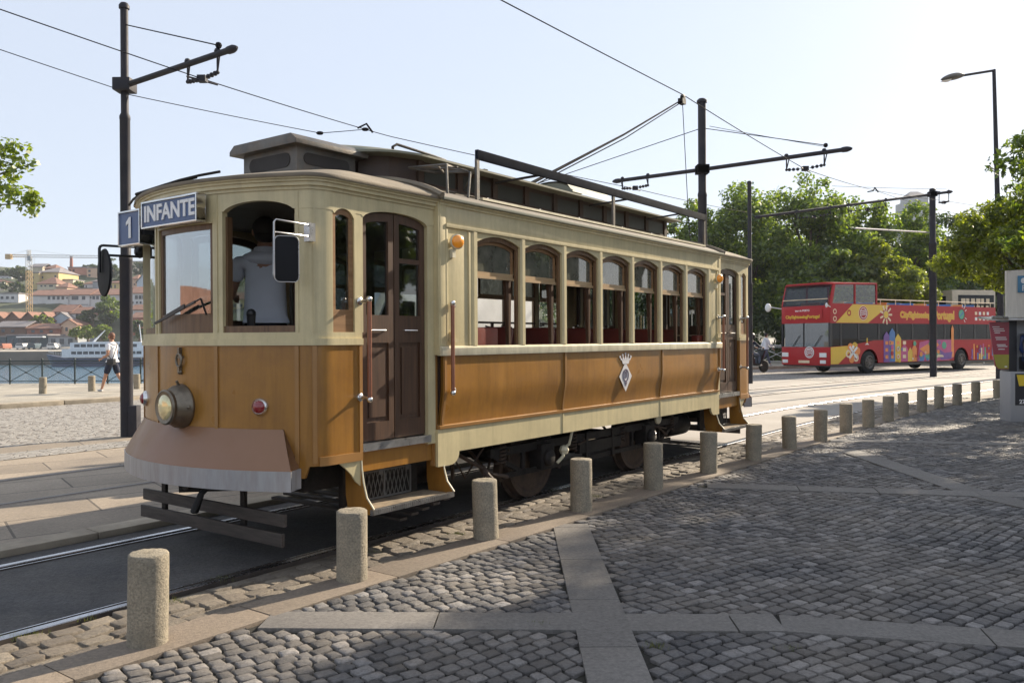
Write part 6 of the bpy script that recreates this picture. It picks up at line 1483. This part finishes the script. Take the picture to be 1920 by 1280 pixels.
for i, (a, b_) in enumerate(((-18,9),(9,39),(39,68),(68,97))):
    house(a,b_,600,612,241,'brown','gable',2.2,['far left gabled red roofed warehouse','gabled red roofed warehouse second from the left','gabled red roofed warehouse third from the left, behind the crane','gabled red roofed warehouse farthest right of its row'][i]+' on the far bank',[((a+b_)/2,606,9,6)],16,grp='gabled warehouses on the far bank')
house(97,133,598,612,243,'blue','gable',1.8,'pale blue gabled shed between the warehouses and white house',(),10,rm='tileg')
house(133,160,587,604,246,'white','side',2.0,'white house with two square windows below the long white building',[(145,591,5,5),(152,591,5,5),(140,599,3,4)],9)
house(100,134,584,600,247,'white','side',2.2,'low white house with an orange tiled roof behind the blue shed',(),9)
house(160,200,590,606,250,'cream','side',1.8,'cream house mostly hidden by the dark green tree',[(170,598,4,4)],9)
house(54,86,553,578,262,'white','side',1.9,'blank white end block of the long white building',(),12)
house(86,128,553,578,261,'white','side',2.1,'white building with a row of four square windows and red roof',[(92,558.5,4.5,6),(101,558.5,4.5,6),(109.5,558.5,4.5,6),(118,558.5,4.5,6),(126,558.5,2.5,3)],12)
house(128,168,552,578,261.5,'white','side',2.1,'white building with a wide loggia window in the middle of the far bank',[(141,558.5,12,6.5),(157,558.5,6,6.5),(148,571,34,.8)],12)
house(168,226,552,578,262,'white','side',2.1,'white building behind the large round tree on the far bank',[(170,558,3,3),(176,558,4.5,6),(183,558,4.5,6),(205,560,4,6)],12)
house(240,300,549,574,255,'white','side',2.2,'white building with two window rows between the pole and the tram',[(256,557,5,7),(263,557,5,7),(270,557,5,7),(277,557,5,7),(249,567,3,4),(257,567,3,4),(264,567,3,4),(271,567,3,4)],10)
house(244,300,580,590,246,'white','side',1.6,'low white shed with red roof between the pole and the tram',(),8)
house(246,300,595,603,238,'brick','side',1.6,'red roofed shed lowest in the gap between the pole and the tram',(),8)
house(-40,35,551,570,268,'white','flat',1,'white terrace building at the left edge of the far bank',[(4,558,5,5),(14,558,5,5),(24,558,5,5)],10)
# upper rows
house(58,73,512,545,300,'yellow','flat',1,'narrow yellow block left of the large yellow building',[(62,520,2.5,4),(62,530,2.5,4)],10,rm='tileg')
house(73,110,510,540,302,'yellow','hip',2.2,'large yellow building with a brown hipped roof on the hill',[(104,518,3,4),(104,528,3,4),(80,520,3,4)],14,rm='tileg')
house(70,106,532,545,294,'cream','hip',2.6,'cream house with a bright orange hipped roof before the yellow building',[(78,536,3,3),(85,536,3,3),(96,536,7,3)],9)
house(110,137,525,536,305,'cream','flat',1,'blank cream wall block on the hill beside the yellow building',(),8)
house(106,126,538,548,288,'peach','hip',1.8,'small orange roofed house above the long white building',(),8)
house(128,163,502,524,330,'pink','flat',1,'unfinished pink brick building with dark window holes on the hill',[(131.5,507,3.5,3.5),(138.5,507,3.5,3.5),(131.5,516,3.5,3.5),(138.5,516,3.5,3.5),(150,522,4,2)],12)
house(163,188,503,527,327,'peach','flat',1,'peach end block of the unfinished brick building',[(168,508,4,4),(168,516,4,4),(160,523,4,2.5)],12)
house(158,174,532,541,300,'white','hip',1.2,'tiny white house under the unfinished brick building',[(162,537,2,4)],6)
house(174,190,527,543,298,'grey','hip',1.3,'dark grey house left of the tram mirror on the hill',(),8,rm='tileg')
house(203,224,530,546,296,'yellow','hip',1.5,'yellow house with tall dark windows right of the tram mirror',[(209,537,2.5,6),(216,537,2.5,6)],9)
house(245,257,523,544,292,'peach','hip',1.8,'peach house beside the blue gabled house',[(252,533,2,3)],8)
house(257,290,528,542,290,'blue','gable',3.6,'pale blue gabled house high in the gap beside the tram',(),12,rm='tileg')
house(247,268,491,498,350,'cream','flat',1,'pale house among the hilltop trees beside the tram',[(252,494,3,2),(260,494,3,2)],8)
house(56,80,500,510,325,'cream','side',1.5,'grey roofed house on the hilltop behind the yellow building',(),8,rm='tileg')
house(84,104,503,512,322,'brick','hip',1.8,'brown roofed house on the hilltop behind the yellow building',(),8)
house(0,22,518,526,340,'white','flat',1,'white low house at the left edge of the hilltop',[(6,522,3,2.5),(14,522,3,2.5)],8)
house(-30,8,528,536,310,'cream','hip',1.2,'cream house half hidden by shrubs at the left hilltop',(),8)
# seen through the tram windows
for i, (a, b_, ye, yb, Y, wl) in enumerate(((310,350,548,575,262,'white'),(352,400,552,580,262,'cream'),(420,470,560,585,255,'yellow'),(475,520,552,578,262,'white'),(860,930,570,600,250,'white'),(960,1010,575,602,250,'peach'))):
    house(a,b_,ye,yb,Y,wl,'side',2.2,['white house on the far bank seen just behind the tram front edge','cream house on the far bank seen through the tram windscreen','yellow house on the far bank seen through the open driver window','white house on the far bank behind the driver','white house on the far bank seen through the first saloon windows','peach house on the far bank seen through the second saloon window'][i],[(a+8,(ye+yb)/2,5,6),(a+20,(ye+yb)/2,5,6),(a+32,(ye+yb)/2,5,6)],10)
# chimney and tower crane
b = P(134,502,335); e = empty('chimney_stack', b); tag(e, 'thin brick factory chimney standing on the far hilltop', 'chimney'); g = MB(); g.tube([(0,0,-3),(0,0,4.4)], [.75,.5], 12); g.build('shaft', M['w_brick'], e, smooth=True); g = MB(); g.tube([(0,0,4.4),(0,0,4.7)], .62, 12); g.build('cap', M['w_grey'], e)
b = P(55,585,250); cr = empty('tower_crane', (b.x,250,b.z-2)); tag(cr, 'yellow lattice tower crane with a long pale jib over the far bank', 'crane'); M['cry'] = pm('crane_yellow', (.42,.29,.14), .5); M['crp'] = pm('crane_pale', (.42,.42,.40), .5)
def latt(g, p, q, w, n, r):
    p = Vector(p); q = Vector(q); d = (q-p); ax = Vector((0,0,1)) if abs(d.normalized().z) < .7 else Vector((1,0,0)); s1 = d.cross(ax).normalized()*w/2; s2 = d.cross(s1).normalized()*w/2
    cs = [s1+s2, s1-s2, -s1-s2, -s1+s2]
    for c in cs: g.beam(p+c, q+c, r, r)
    for i in range(n):
        a = p+d*(i/n); b = p+d*((i+1)/n)
        for k in range(4): g.beam(a+cs[k], b+cs[(k+1)%4], r*.7, r*.7)
H_ = 2+(585-480)*250/FPX; H1 = 2+(585-507)*250/FPX
g = MB(); latt(g, (0,0,0), (0,0,H1), 1.2, 12, .13); g.build('mast', M['cry'], cr); g = MB(); latt(g, (0,0,H1), (0,0,H_), 1.2, 4, .12); latt(g, (0,0,H_), (0,0,H_+1.8), .7, 3, .12); g.build('mast_top', M['crp'], cr)
g = MB(); latt(g, (0,0,H_), (22,3,H_-.1), .7, 22, .09); g.build('jib', M['crp'], cr); g = MB(); latt(g, (0,0,H_), (-6.0,0,H_+.1), .7, 8, .10); g.build('counter_jib', M['cry'], cr)
g = MB(); g.box(-6.8,-5.2,-.6,.6,H_-.9,H_+.6); g.build('counterweight', M['cry'], cr); g = MB(); g.box(.3,1.3,-1.4,-.5,H_-1.5,H_-.1); g.build('cab', M['w_grey'], cr); g = MB(); g.beam((0,0,H_+1.8),(12,1.5,H_+.3),.05,.05); g.beam((0,0,H_+1.8),(-5.8,0,H_+.3),.05,.05); g.tube([(1.5,.2,H_),(1.5,.2,H_-3)], .04, 4); g.build('cable', M['crp'], cr)
# cruise boat
bt = empty('cruise_boat', (P(98,680,192).x, 192, -4)); tag(bt, 'white river cruise boat with a navy hull moored at the far quay', 'boat'); m_ = 192/FPX; L_ = 190*m_
M['hull'] = pm('navy_hull', (.012,.025,.075), .35, coat=.3); M['boatw'] = pm('boat_white', (.68,.70,.72), .4)
g = MB(); 
def hullf(i, j):
    x = L_*i; w = 2.6*min(1, (i*5.5)**.6) if i < .9 else 2.6; z = -.3+j*(2.1+1.0*max(0, 1-i*4)**1.5); return (x-(j)*1.4*max(0,1-i*6), w, z)
g.grid(30, 5, lambda i, j: (hullf(i,j)[0], -hullf(i,j)[1], hullf(i,j)[2])); g.grid(30, 5, hullf); g.grid(30, 1, lambda i, j: (hullf(i,1)[0], hullf(i,1)[1]*(2*j-1), hullf(i,1)[2])); g.build('hull', M['hull'], bt, smooth=True)
g = MB(); g.box(3.4,L_,-2.3,2.3,2.0,3.9); g.box(5.2,L_-1,-2.1,2.1,3.95,5.4); g.box(5.0,L_,-2.35,2.35,3.85,4.0); g.box(7.4,L_-2,-1.8,1.8,5.4,5.55); cb = g.build('superstructure', M['boatw'], bt)
for k in range(12): g = MB(); g.box(5.6+k*1.35,6.7+k*1.35,-2.34,-2.28,2.75,3.4); g.build('window', M['fwin'], bt)
for k in range(10): g = MB(); g.box(6.2+k*1.45,7.4+k*1.45,-2.14,-2.08,4.35,5.05); g.build('window', M['fwin'], bt)
g = MB(); g.tube([(9.4,0,5.4),(12.2,0,8.2)], [.25,.08], 8); g.build('funnel_mast', M['boatw'], bt); g = MB(); g.tube([(20.6,0,5),(20.1,0,9.5)], .10, 6); g.build('mast', M['boatw'], bt)
g = MB()
for k in range(16): g.tube([(-.6+k*.4+.0,-2.0*min(1,(k+1)/6),3.1-.06*k),(-.6+k*.4,-2.0*min(1,(k+1)/6),3.7-.06*k)], .03, 4)
g.build('bow_rail', M['boatw'], bt)
# small parked cars on the far quay
for i, (px_, c_) in enumerate(((7,'brick'),(44,'white'),(65,'glass'),(101,'white'),(-20,'grey'))):
    p = P(px_, 657, 214); e = empty('parked_car', (p.x, 214, tz(214)), .05*i); tag(e, ['tiny dark red car parked at the left end of the far quay','tiny white car parked before the pavilion on the far quay','tiny dark car parked before the pavilion on the far quay','tiny white van parked near the bow of the boat','tiny grey car on the far quay'][i], 'car', 'cars parked on the far quay')
    g = MB(); g.prism([(-1.0,-2,.25),(1.0,-2,.25),(1.0,-2,.95),(.75,-2,1.5),(-.75,-2,1.5),(-1.0,-2,.95)], (0,4,0)); g.build('body', M['w_'+c_], e, bevel=.1)
    g = MB(); g.prism([(-.82,-2.03,.98),(.82,-2.03,.98),(.68,-2.03,1.4),(-.68,-2.03,1.4)], (0,.1,0)); g.build('windscreen', M['fwin'], e)
    for x in (-.8,.8):
        for y in (-1.3,1.3): g = MB(); g.lathe([(0,-.1),(.33,-.1),(.33,.1),(0,.1)], (x,y,.33), (1,0,0), 12); g.build('wheel', M['rubber'], e)
# railings
def railing(name, label, pts, H, sp, m, z0, ball=True):
    e = empty(name, (pts[0][0],pts[0][1],z0)); tag(e, label, 'railing'); o = Vector((pts[0][0],pts[0][1],0)); gp = MB(); gr = MB(); gx = MB()
    for (x0,y0),(x1,y1) in zip(pts[:-1], pts[1:]):
        a = Vector((x0,y0,0))-o; b = Vector((x1,y1,0))-o; L = (b-a).length; n = max(1, round(L/sp)); up = Vector((0,0,H))
        gr.tube([a+up,b+up], .022, 6); gr.tube([a+up*.12,b+up*.12], .015, 6); gr.tube([a+up*.9,b+up*.9], .012, 6)
        for i in range(n):
            p = a+(b-a)*i/n; q = a+(b-a)*(i+1)/n; pb = MB(); pb.tube([p,p+up*1.06], .028, 6); pb.ball(p+up*1.08, .035, n=8); pb.build('post', m, e)
            gx.tube([p+up*.12,q+up*.9], .012, 5); gx.tube([p+up*.9,q+up*.12], .012, 5)
            if ball: gx.ball((p+q)/2+up*.51, .05, (1,1,.7), 8)
    gr.build('handrail', m, e); gx.build('cross_brace', m, e, smooth=True); return e
M['railp'] = pm('dark_green_railing', (.02,.035,.035), .5)
railing('riverside_railing', 'dark iron railing with crossed bars and round bosses along the river', [(-26,28.55),(-16,28.4),(-11.4,28.1),(-5.2,32.4),(2.4,42.0)], .78, 1.13, M['railp'], .10)
railing('roadside_railing', 'pale painted railing with crossed bars behind the pedestrian by the trees', [(12.2,46.2),(15.2,45.4),(19,44.6),(26,43.2)], .98, 1.5, M['white'], .135, False)
# small house up the road, off to the left: it shows in the windscreen
e = house(-3000,-2300,0,0,10,'peach') if False else empty('house', (-62,6,0), math.radians(-6)); tag(e, 'pink walled riverside house with tiled roof mirrored in the tram windscreen', 'house')
g = MB(); g.box(-3,3,-22,9,0,3.4); g.build('wall', M['w_peach'], e); g = MB(); g.add([(3.5,-22.5,3.3),(3.5,9.5,3.3),(0,7,5.6),(0,-20,5.6),(-3.5,-22.5,3.3),(-3.5,9.5,3.3)], [(0,1,2,3),(4,3,2,5),(0,3,4),(1,5,2),(0,4,5,1)]); g.build('roof', M['tile'], e)
for y_ in (-6,-2,2,6): g = MB(); g.box(3.0,3.06,y_-.5,y_+.5,1.1,2.4); g.build('window', M['fwin'], e)
# far right: castle like tower and brick house over the trees
b = P(1722,400,420); e = empty('tower_house', (b.x,420,0)); tag(e, 'grey hilltop tower building faint above the trees left of the far pole', 'building')
zt_ = P(1722,362,420).z; g = MB(); g.box(-5,5,0,9,0,zt_-1.5); g.box(-7,7,2,10,0,zt_-4.5); g.build('wall', M['w_grey'], e); g = MB(); g.add([(-5.3,-.3,zt_-1.5),(5.3,-.3,zt_-1.5),(5.3,9.3,zt_-1.5),(-5.3,9.3,zt_-1.5),(-2,4.5,zt_+1.5),(2,4.5,zt_+1.5)], [(0,1,5,4),(1,2,5),(2,3,4,5),(3,0,4),(0,3,2,1)]); g.build('roof', M['tileg'], e)
b = P(1852,640,62); e = empty('house', (b.x,62,0)); tag(e, 'reddish brick house glimpsed between leaves above the beige coach', 'house'); g = MB(); g.box(-1.9,3.5,0,8,0,6.6); g.build('wall', M['w_brick'], e); g = MB(); g.box(-2.1,3.7,-.2,8.2,6.6,6.85); g.build('roof', M['tileg'], e)
for k in range(3): g = MB(); g.box(-1.3+k*1.4,-.6+k*1.4,-.06,.02,4.6,5.9); g.build('window', M['fwin'], e)
# ---------------------------------------------------------------- trees
M['bark'] = pm('tree_bark', (.10,.075,.055), .9, var=.35, scale=4, bump=.8, bscale=18, dirt=(.16,.14,.10), damt=.5)
M['leafp'] = leafm('plane_leaves', (.038,.080,.015), (.23,.30,.045), .58)
M['leafd'] = leafm('dark_leaves', (.028,.055,.016), (.095,.135,.032), .42)
M['leafy'] = leafm('light_green_leaves', (.09,.14,.018), (.24,.30,.045), .5)
M['leafo'] = leafm('olive_leaves', (.07,.10,.016), (.27,.31,.045), .6)
def leaf_mesh(name, C, Rr, n, size, mat, parent, R, aspect=.62, flat=.75, droop=0.0):
    """n leaves spread through clumps with centres C and radii Rr"""
    C = np.asarray(C, float); Rr = np.asarray(Rr, float); w = Rr**2; w /= w.sum(); idx = R.choice(len(C), n, p=w)
    d = R.normal(size=(n,3)); d /= np.linalg.norm(d, axis=1)[:,None]; rad = R.rand(n)**.42
    pos = C[idx]+d*(rad*Rr[idx])[:,None]*np.array([1,1,flat])
    nm = d*.55+np.array([0,0,.45])+R.normal(size=(n,3))*.55; nm /= np.linalg.norm(nm, axis=1)[:,None]
    t = R.normal(size=(n,3)); t[:,2] -= droop; t -= nm*(t*nm).sum(1)[:,None]; t /= np.linalg.norm(t, axis=1)[:,None]; b = np.cross(nm, t)
    L = size*R.uniform(.65,1.3,n)[:,None]; Wd = L*aspect
    V = np.stack([pos-t*L*.5, pos-t*L*.05+b*Wd*.5, pos+t*L*.5+nm*L*.0, pos-t*L*.05-b*Wd*.5], 1)
    V[:,1] += nm*L*.12; V[:,3] += nm*L*.12
    F = np.arange(n*4).reshape(-1,4)
    return fastmesh(name, V.reshape(-1,3), F, mat, parent)
def tree(name, label, x, y, z0, H, crown, n, size, mat, seed, nclump=60, trunk_r=.22, grp=None, aspect=.62, droop=0, csize=.30, trunk_to=None, limbs=9):
    """crown: list of ellipsoids (cx,cy,cz,rx,ry,rz) relative to the tree foot"""
    R = np.random.RandomState(seed); e = empty(name, (x,y,z0)); tag(e, label, 'tree', grp)
    vol = np.array([c[3]*c[4]*c[5] for c in crown]); vol = vol**.67; vol /= vol.sum(); C = []; Rr = []
    for k in R.choice(len(crown), nclump, p=vol):
        cx, cy, cz, rx, ry, rz = crown[k]; d = R.normal(size=3); d /= np.linalg.norm(d); q = R.uniform(.35,1.0)**.5
        q *= 1+.12*math.sin(3*d[0]*2+seed)+.10*math.sin(5*d[2]+seed*2)
        C.append((cx+d[0]*rx*q, cy+d[1]*ry*q, cz+d[2]*rz*q)); Rr.append(csize*min(rx,rz)*R.uniform(.6,1.25))
    leaf_mesh('crown', C, Rr, n, size, M[mat], e, R, aspect, droop=droop)
    g = MB(); top = max(c[2] for c in crown); th_ = trunk_to or top*.75; pts = [(0,0,-.2),(.02,.03,th_*.3),(-.06,.05,th_*.65),(.04,-.03,th_)]; g.tube(pts, [trunk_r*1.25,trunk_r,trunk_r*.8,trunk_r*.45], 10)
    order = R.permutation(len(C))[:limbs]
    for i in order:
        c = Vector(C[i]); s = Vector((0,0,min(th_*.95, max(th_*.35, c.z*.55)))); mid = s+(c-s)*.5+Vector((0,0,.08*(c-s).length)); g.tube([s, mid, c], [trunk_r*.42,trunk_r*.25,trunk_r*.06], 6)
    g.build('trunk', M['bark'], e, smooth=True); return e
TG = 'plane trees behind the sightseeing bus'
def ptree(px_, ytop, Y, rx, label, seed, mat='leafp', low=2.0, n=13000, size=.24, nc=90, extra=(), squash=1.0):
    c = P(px_, 640, Y); H = P(px_, ytop, Y).z; r = (H-low)/2; crown = [(0,0,low+r*.85,rx,rx*.8,r*.82),(0,0,H-r*.55,rx*.62,rx*.6,r*.55)]+list(extra)
    return tree('plane_tree', label, c.x, Y, 0, H, crown, int(n*1.35), size, mat, seed, nc, .25, TG)
ptree(1300,388,52,2.5,'lower green tree right behind the tram roof and thick pole',1)
ptree(1408,322,54,3.6,'tall tree rising behind the slim dark pole',2,n=17000)
ptree(1518,322,50,3.3,'tallest round tree straight above the front of the red bus',3,n=17000,nc=100)
ptree(1462,420,57,3.4,'darker tree filling the gap between the two tall trees',4,'leafd')
ptree(1612,374,52,3.2,'tree above the middle of the red bus with a pointed crown',5,n=15000)
ptree(1700,384,54,3.3,'tree left of the pole that stands before the bus',6,n=15000)
ptree(1640,450,47,3.4,'bright lower tree with sunlit boughs just above the bus deck',7,'leafo',low=2.2,n=15000,nc=80)
ptree(1560,470,46.5,2.8,'bright bushy tree behind the roofed front of the bus',8,'leafp',low=1.5,n=12000)
ptree(1780,395,56,4.2,'broad tree behind the far right pole',9,'leafd',n=15000)
ptree(1870,385,60,4.5,'broad dark tree behind the beige coach at the right',10,'leafd',n=13000)
ptree(1360,430,60,4.2,'dark tree low behind the rear end of the tram',12,'leafd',n=12000)
ptree(1230,420,60,3.8,'dark tree hidden mostly behind the tram roof',13,'leafd',n=9000)
ptree(1100,440,66,4,'dark tree seen through the last tram windows',14,'leafd',n=6000)
# hedge along the pavement below the trees
g = MB(); R = np.random.RandomState(5); C = []; Rr = []
for i in range(120):
    k = i/119; C.append((9.5+k*26+R.normal()*.3, 51.5-k*4.2+R.normal()*.4, R.uniform(.4,3.0))); Rr.append(R.uniform(.6,1.0))
h_ = leaf_mesh('hedge', C, Rr, 26000, .20, M['leafd'], None, R); tag(h_, 'dense dark hedge under the plane trees behind the bus', 'hedge')
# olive coloured tree at the right, in front of the bus trees
q = P(1965,640,22.5)
tree('street_tree', 'olive green tree reaching in from the right edge above the phone kiosk', q.x, 22.5, 0, 6.5, [(-.6,0,4.1,2.3,2.0,1.35),(.9,0,4.8,2.6,2.2,1.6),(-1.6,.2,3.75,1.3,1.2,.9),(-.3,.0,3.2,1.3,1.3,.7)], 34000, .14, 'leafo', 21, 110, .16, 'trees at the right edge', .42, .6)
# drooping sprays high at the right edge
q = P(1985,640,17.0)
dr_ = tree('street_tree', 'tree with dark drooping leaf sprays high at the right edge', q.x, 17.0, 0, 8, [(.2,0,5.0,1.2,1.4,1.3),(-.75,0,4.1,.55,.7,.9),(-.5,0,5.1,.35,.5,.5)], 4200, .13, 'leafp', 22, 60, .10, 'trees at the right edge', .36, .9, .20)
RR = np.random.RandomState(77); cc = [(1.6+RR.normal()*.75, .1+RR.normal()*.8, 6.4+RR.normal()*1.3) for _ in range(60)]
leaf_mesh('crown', cc, [.55]*60, 13000, .17, M['leafd'], dr_, RR, .45)
# large trees out of the frame on the right which shade the square
SG = 'shade trees on the square'
tree('shade_tree', 'broad tree on the square just outside the right edge, shading the setts', 12.8, 12.7, 0, 9, [(0,0,6.4,2.5,2.5,2.0),(-.3,.4,8.0,1.9,1.9,1.4)], 15000, .26, 'leafo', 31, 110, .25, SG)
tree('shade_tree', 'slender tree on the square between the kiosk and the frame edge', 10.4, 12.4, 0, 9, [(0,0,6.4,1.45,1.5,2.0)], 7000, .22, 'leafo', 35, 60, .16, SG)
tree('shade_tree', 'tree on the square to the right of the camera', 10.8, 9.6, 0, 10, [(0,0,6.2,2.6,2.6,2.1)], 11000, .26, 'leafo', 33, 90, .3, SG)
tree('shade_tree', 'tall tree on the square right of the frame beyond the kiosk', 17.5, 10.2, 0, 12, [(0,0,8.0,3.6,3.6,3.0),(-1.2,1.5,9.6,2.6,2.6,1.8)], 13000, .30, 'leafo', 32, 110, .3, SG)
tree('shade_tree', 'spreading tree on the square beside the first shade tree', 18.8, 17.3, 0, 11, [(0,0,8.0,2.8,2.8,2.6),(-.5,1.2,9.8,2.2,2.2,1.6)], 13000, .28, 'leafo', 34, 100, .3, SG)
for i, (a, b_) in enumerate(((33,3),(37,10),(34,16.5),(41,20),(30,-4),(46,12))):
    tree('square_tree', ['first','second','third','fourth','fifth','sixth'][i]+' leafy tree in the row across the square, mirrored in the tram windows', a, b_, 0, 11, [(0,0,4.5,3.8,3.8,3.4),(0,0,8.2,3.0,3.0,2.6)], 6000, .5, 'leafd', 90+i, 50, .3, 'row of trees across the square')
# branch of the tree at the left edge
q = P(-80,640,12)
R = np.random.RandomState(9); e = empty('street_tree', (q.x-.9,12,0)); tag(e, 'tree with bright yellow green leaves reaching in at the left edge', 'tree')
C = [P(a, b, 12)-Vector((q.x-.9,12,0)) for a, b in ((12,275),(35,282),(20,305),(40,312),(10,322),(52,366),(30,362),(8,352),(62,380),(50,392),(-15,370),(-20,290),(-60,300),(-90,340),(-60,250),(-120,280),(-150,330),(66,372),(55,308))]
C += [(-1+R.normal()*1.0, R.normal()*1.2, 4.4+R.normal()*.9) for _ in range(40)]
leaf_mesh('crown', C, [.21]*8+[.17]*2+[.30]*7+[.11,.13]+[.5]*40, 12000, .085, M['leafy'], e, R, .8)
g = MB(); g.tube([(0,0,-.2),(.1,0,2.5),(.05,0,4.2)], [.16,.12,.06], 10)
for c in C[::2]: c = Vector(c); g.tube([(.05,0,3.2), c*.5+Vector((0,0,1.7)), c], [.035,.018,.005], 5)
g.build('trunk', M['bark'], e, smooth=True)
# far bank trees
def btree(px_, yt, yb, Y, hw, label, seed, mat='leafd', n=2600, size=.7):
    c = P(px_, yb, Y); H = (yb-yt)*Y/FPX; w = hw*Y/FPX
    tree('tree', label, c.x, Y, c.z, H, [(0,0,H*.58,w,w*.8,H*.42)], n, size, mat, seed, 34, .3, 'trees on the far bank', csize=.34, limbs=4)
btree(203,553,612,243,23,'large round green tree left of the tall pole on the far bank',41,'leafp',4200); btree(175,580,614,240,25,'dark green tree beside the large round tree',42,'leafd',3000)
btree(165,612,640,221,17,'bright green bushy tree behind the boat wheelhouse',43,'leafy',2600,.6); btree(190,608,638,219,16,'bright green tree left of the walking man',44,'leafy',2600,.6); btree(143,615,636,222,12,'small bright green tree beside the brick gable',45,'leafy',1600,.6)
btree(79,592,614,238,20,'light green tree in front of the gabled warehouses',46,'leafy',2400); btree(35,498,532,318,17,'dark round tree on the left hilltop',47); btree(25,528,552,290,28,'dark green shrub mass below the hilltop tree',48,'leafd',3000); btree(47,545,560,285,12,'dark shrub beside the white terrace',56,'leafd',1200)
btree(206,487,530,330,17,'dark tree behind the tram mirror on the hill',49); btree(262,486,540,335,13,'tall dark tree by the tram edge on the hilltop',50); btree(275,480,535,335,12,'dark tree touching the tram edge on the hilltop',57); btree(172,496,508,345,15,'low tree on the skyline right of the chimney',51,'leafd',1500); btree(148,528,546,302,12,'green trees below the unfinished brick building',52,'leafp',1500)
btree(118,508,526,318,8,'small tree between the yellow and the pink building',53,'leafp',1200); btree(262,600,640,224,16,'dark tree between the pole and the tram on the far quay',54); btree(12,505,530,345,12,'small tree on the left skyline',55,'leafd',1200); btree(222,520,548,300,12,'tree behind the tall pole on the hill',58)
for i, (a, yt, yb, Y, hw) in enumerate(((330,520,560,300,20),(440,500,550,300,20),(380,560,600,250,22),(500,540,590,260,22),(540,500,560,300,26),(900,560,610,250,30),(1000,560,615,240,34),(1120,560,620,240,30),(620,500,560,300,30),(820,520,590,280,34))):
    btree(a, yt, yb, Y, hw, 'tree on the far bank seen through the tram, '+['behind the windscreen, higher one','left of the driver','behind the windscreen, lower one','right of the driver, lower one','right of the driver, higher one','behind the first saloon windows','behind the second saloon window','behind the middle saloon windows','behind the narrow platform window','behind the tram door'][i], 60+i, 'leafd', 1500)

for o_ in bpy.data.objects:
    if o_.parent is None and 'label' in o_ and not 4 <= len(o_['label'].split()) <= 16: print('LABEL', len(o_['label'].split()), o_['label'])
# ---------------------------------------------------------------- thin summer haze
m, t, out = nt('haze'); v_ = t.nodes.new('ShaderNodeVolumePrincipled'); v_.inputs['Density'].default_value = .00026; v_.inputs['Color'].default_value = (.86,.91,1,1); v_.inputs['Anisotropy'].default_value = .2
t.links.new(v_.outputs[0], out.inputs['Volume']); g = MB(); g.box(-470,870,-25,910,-8,70); hz = g.build('haze', m); tag(hz, 'thin pale haze in the air over the river', 'haze'); hz['kind'] = 'stuff'
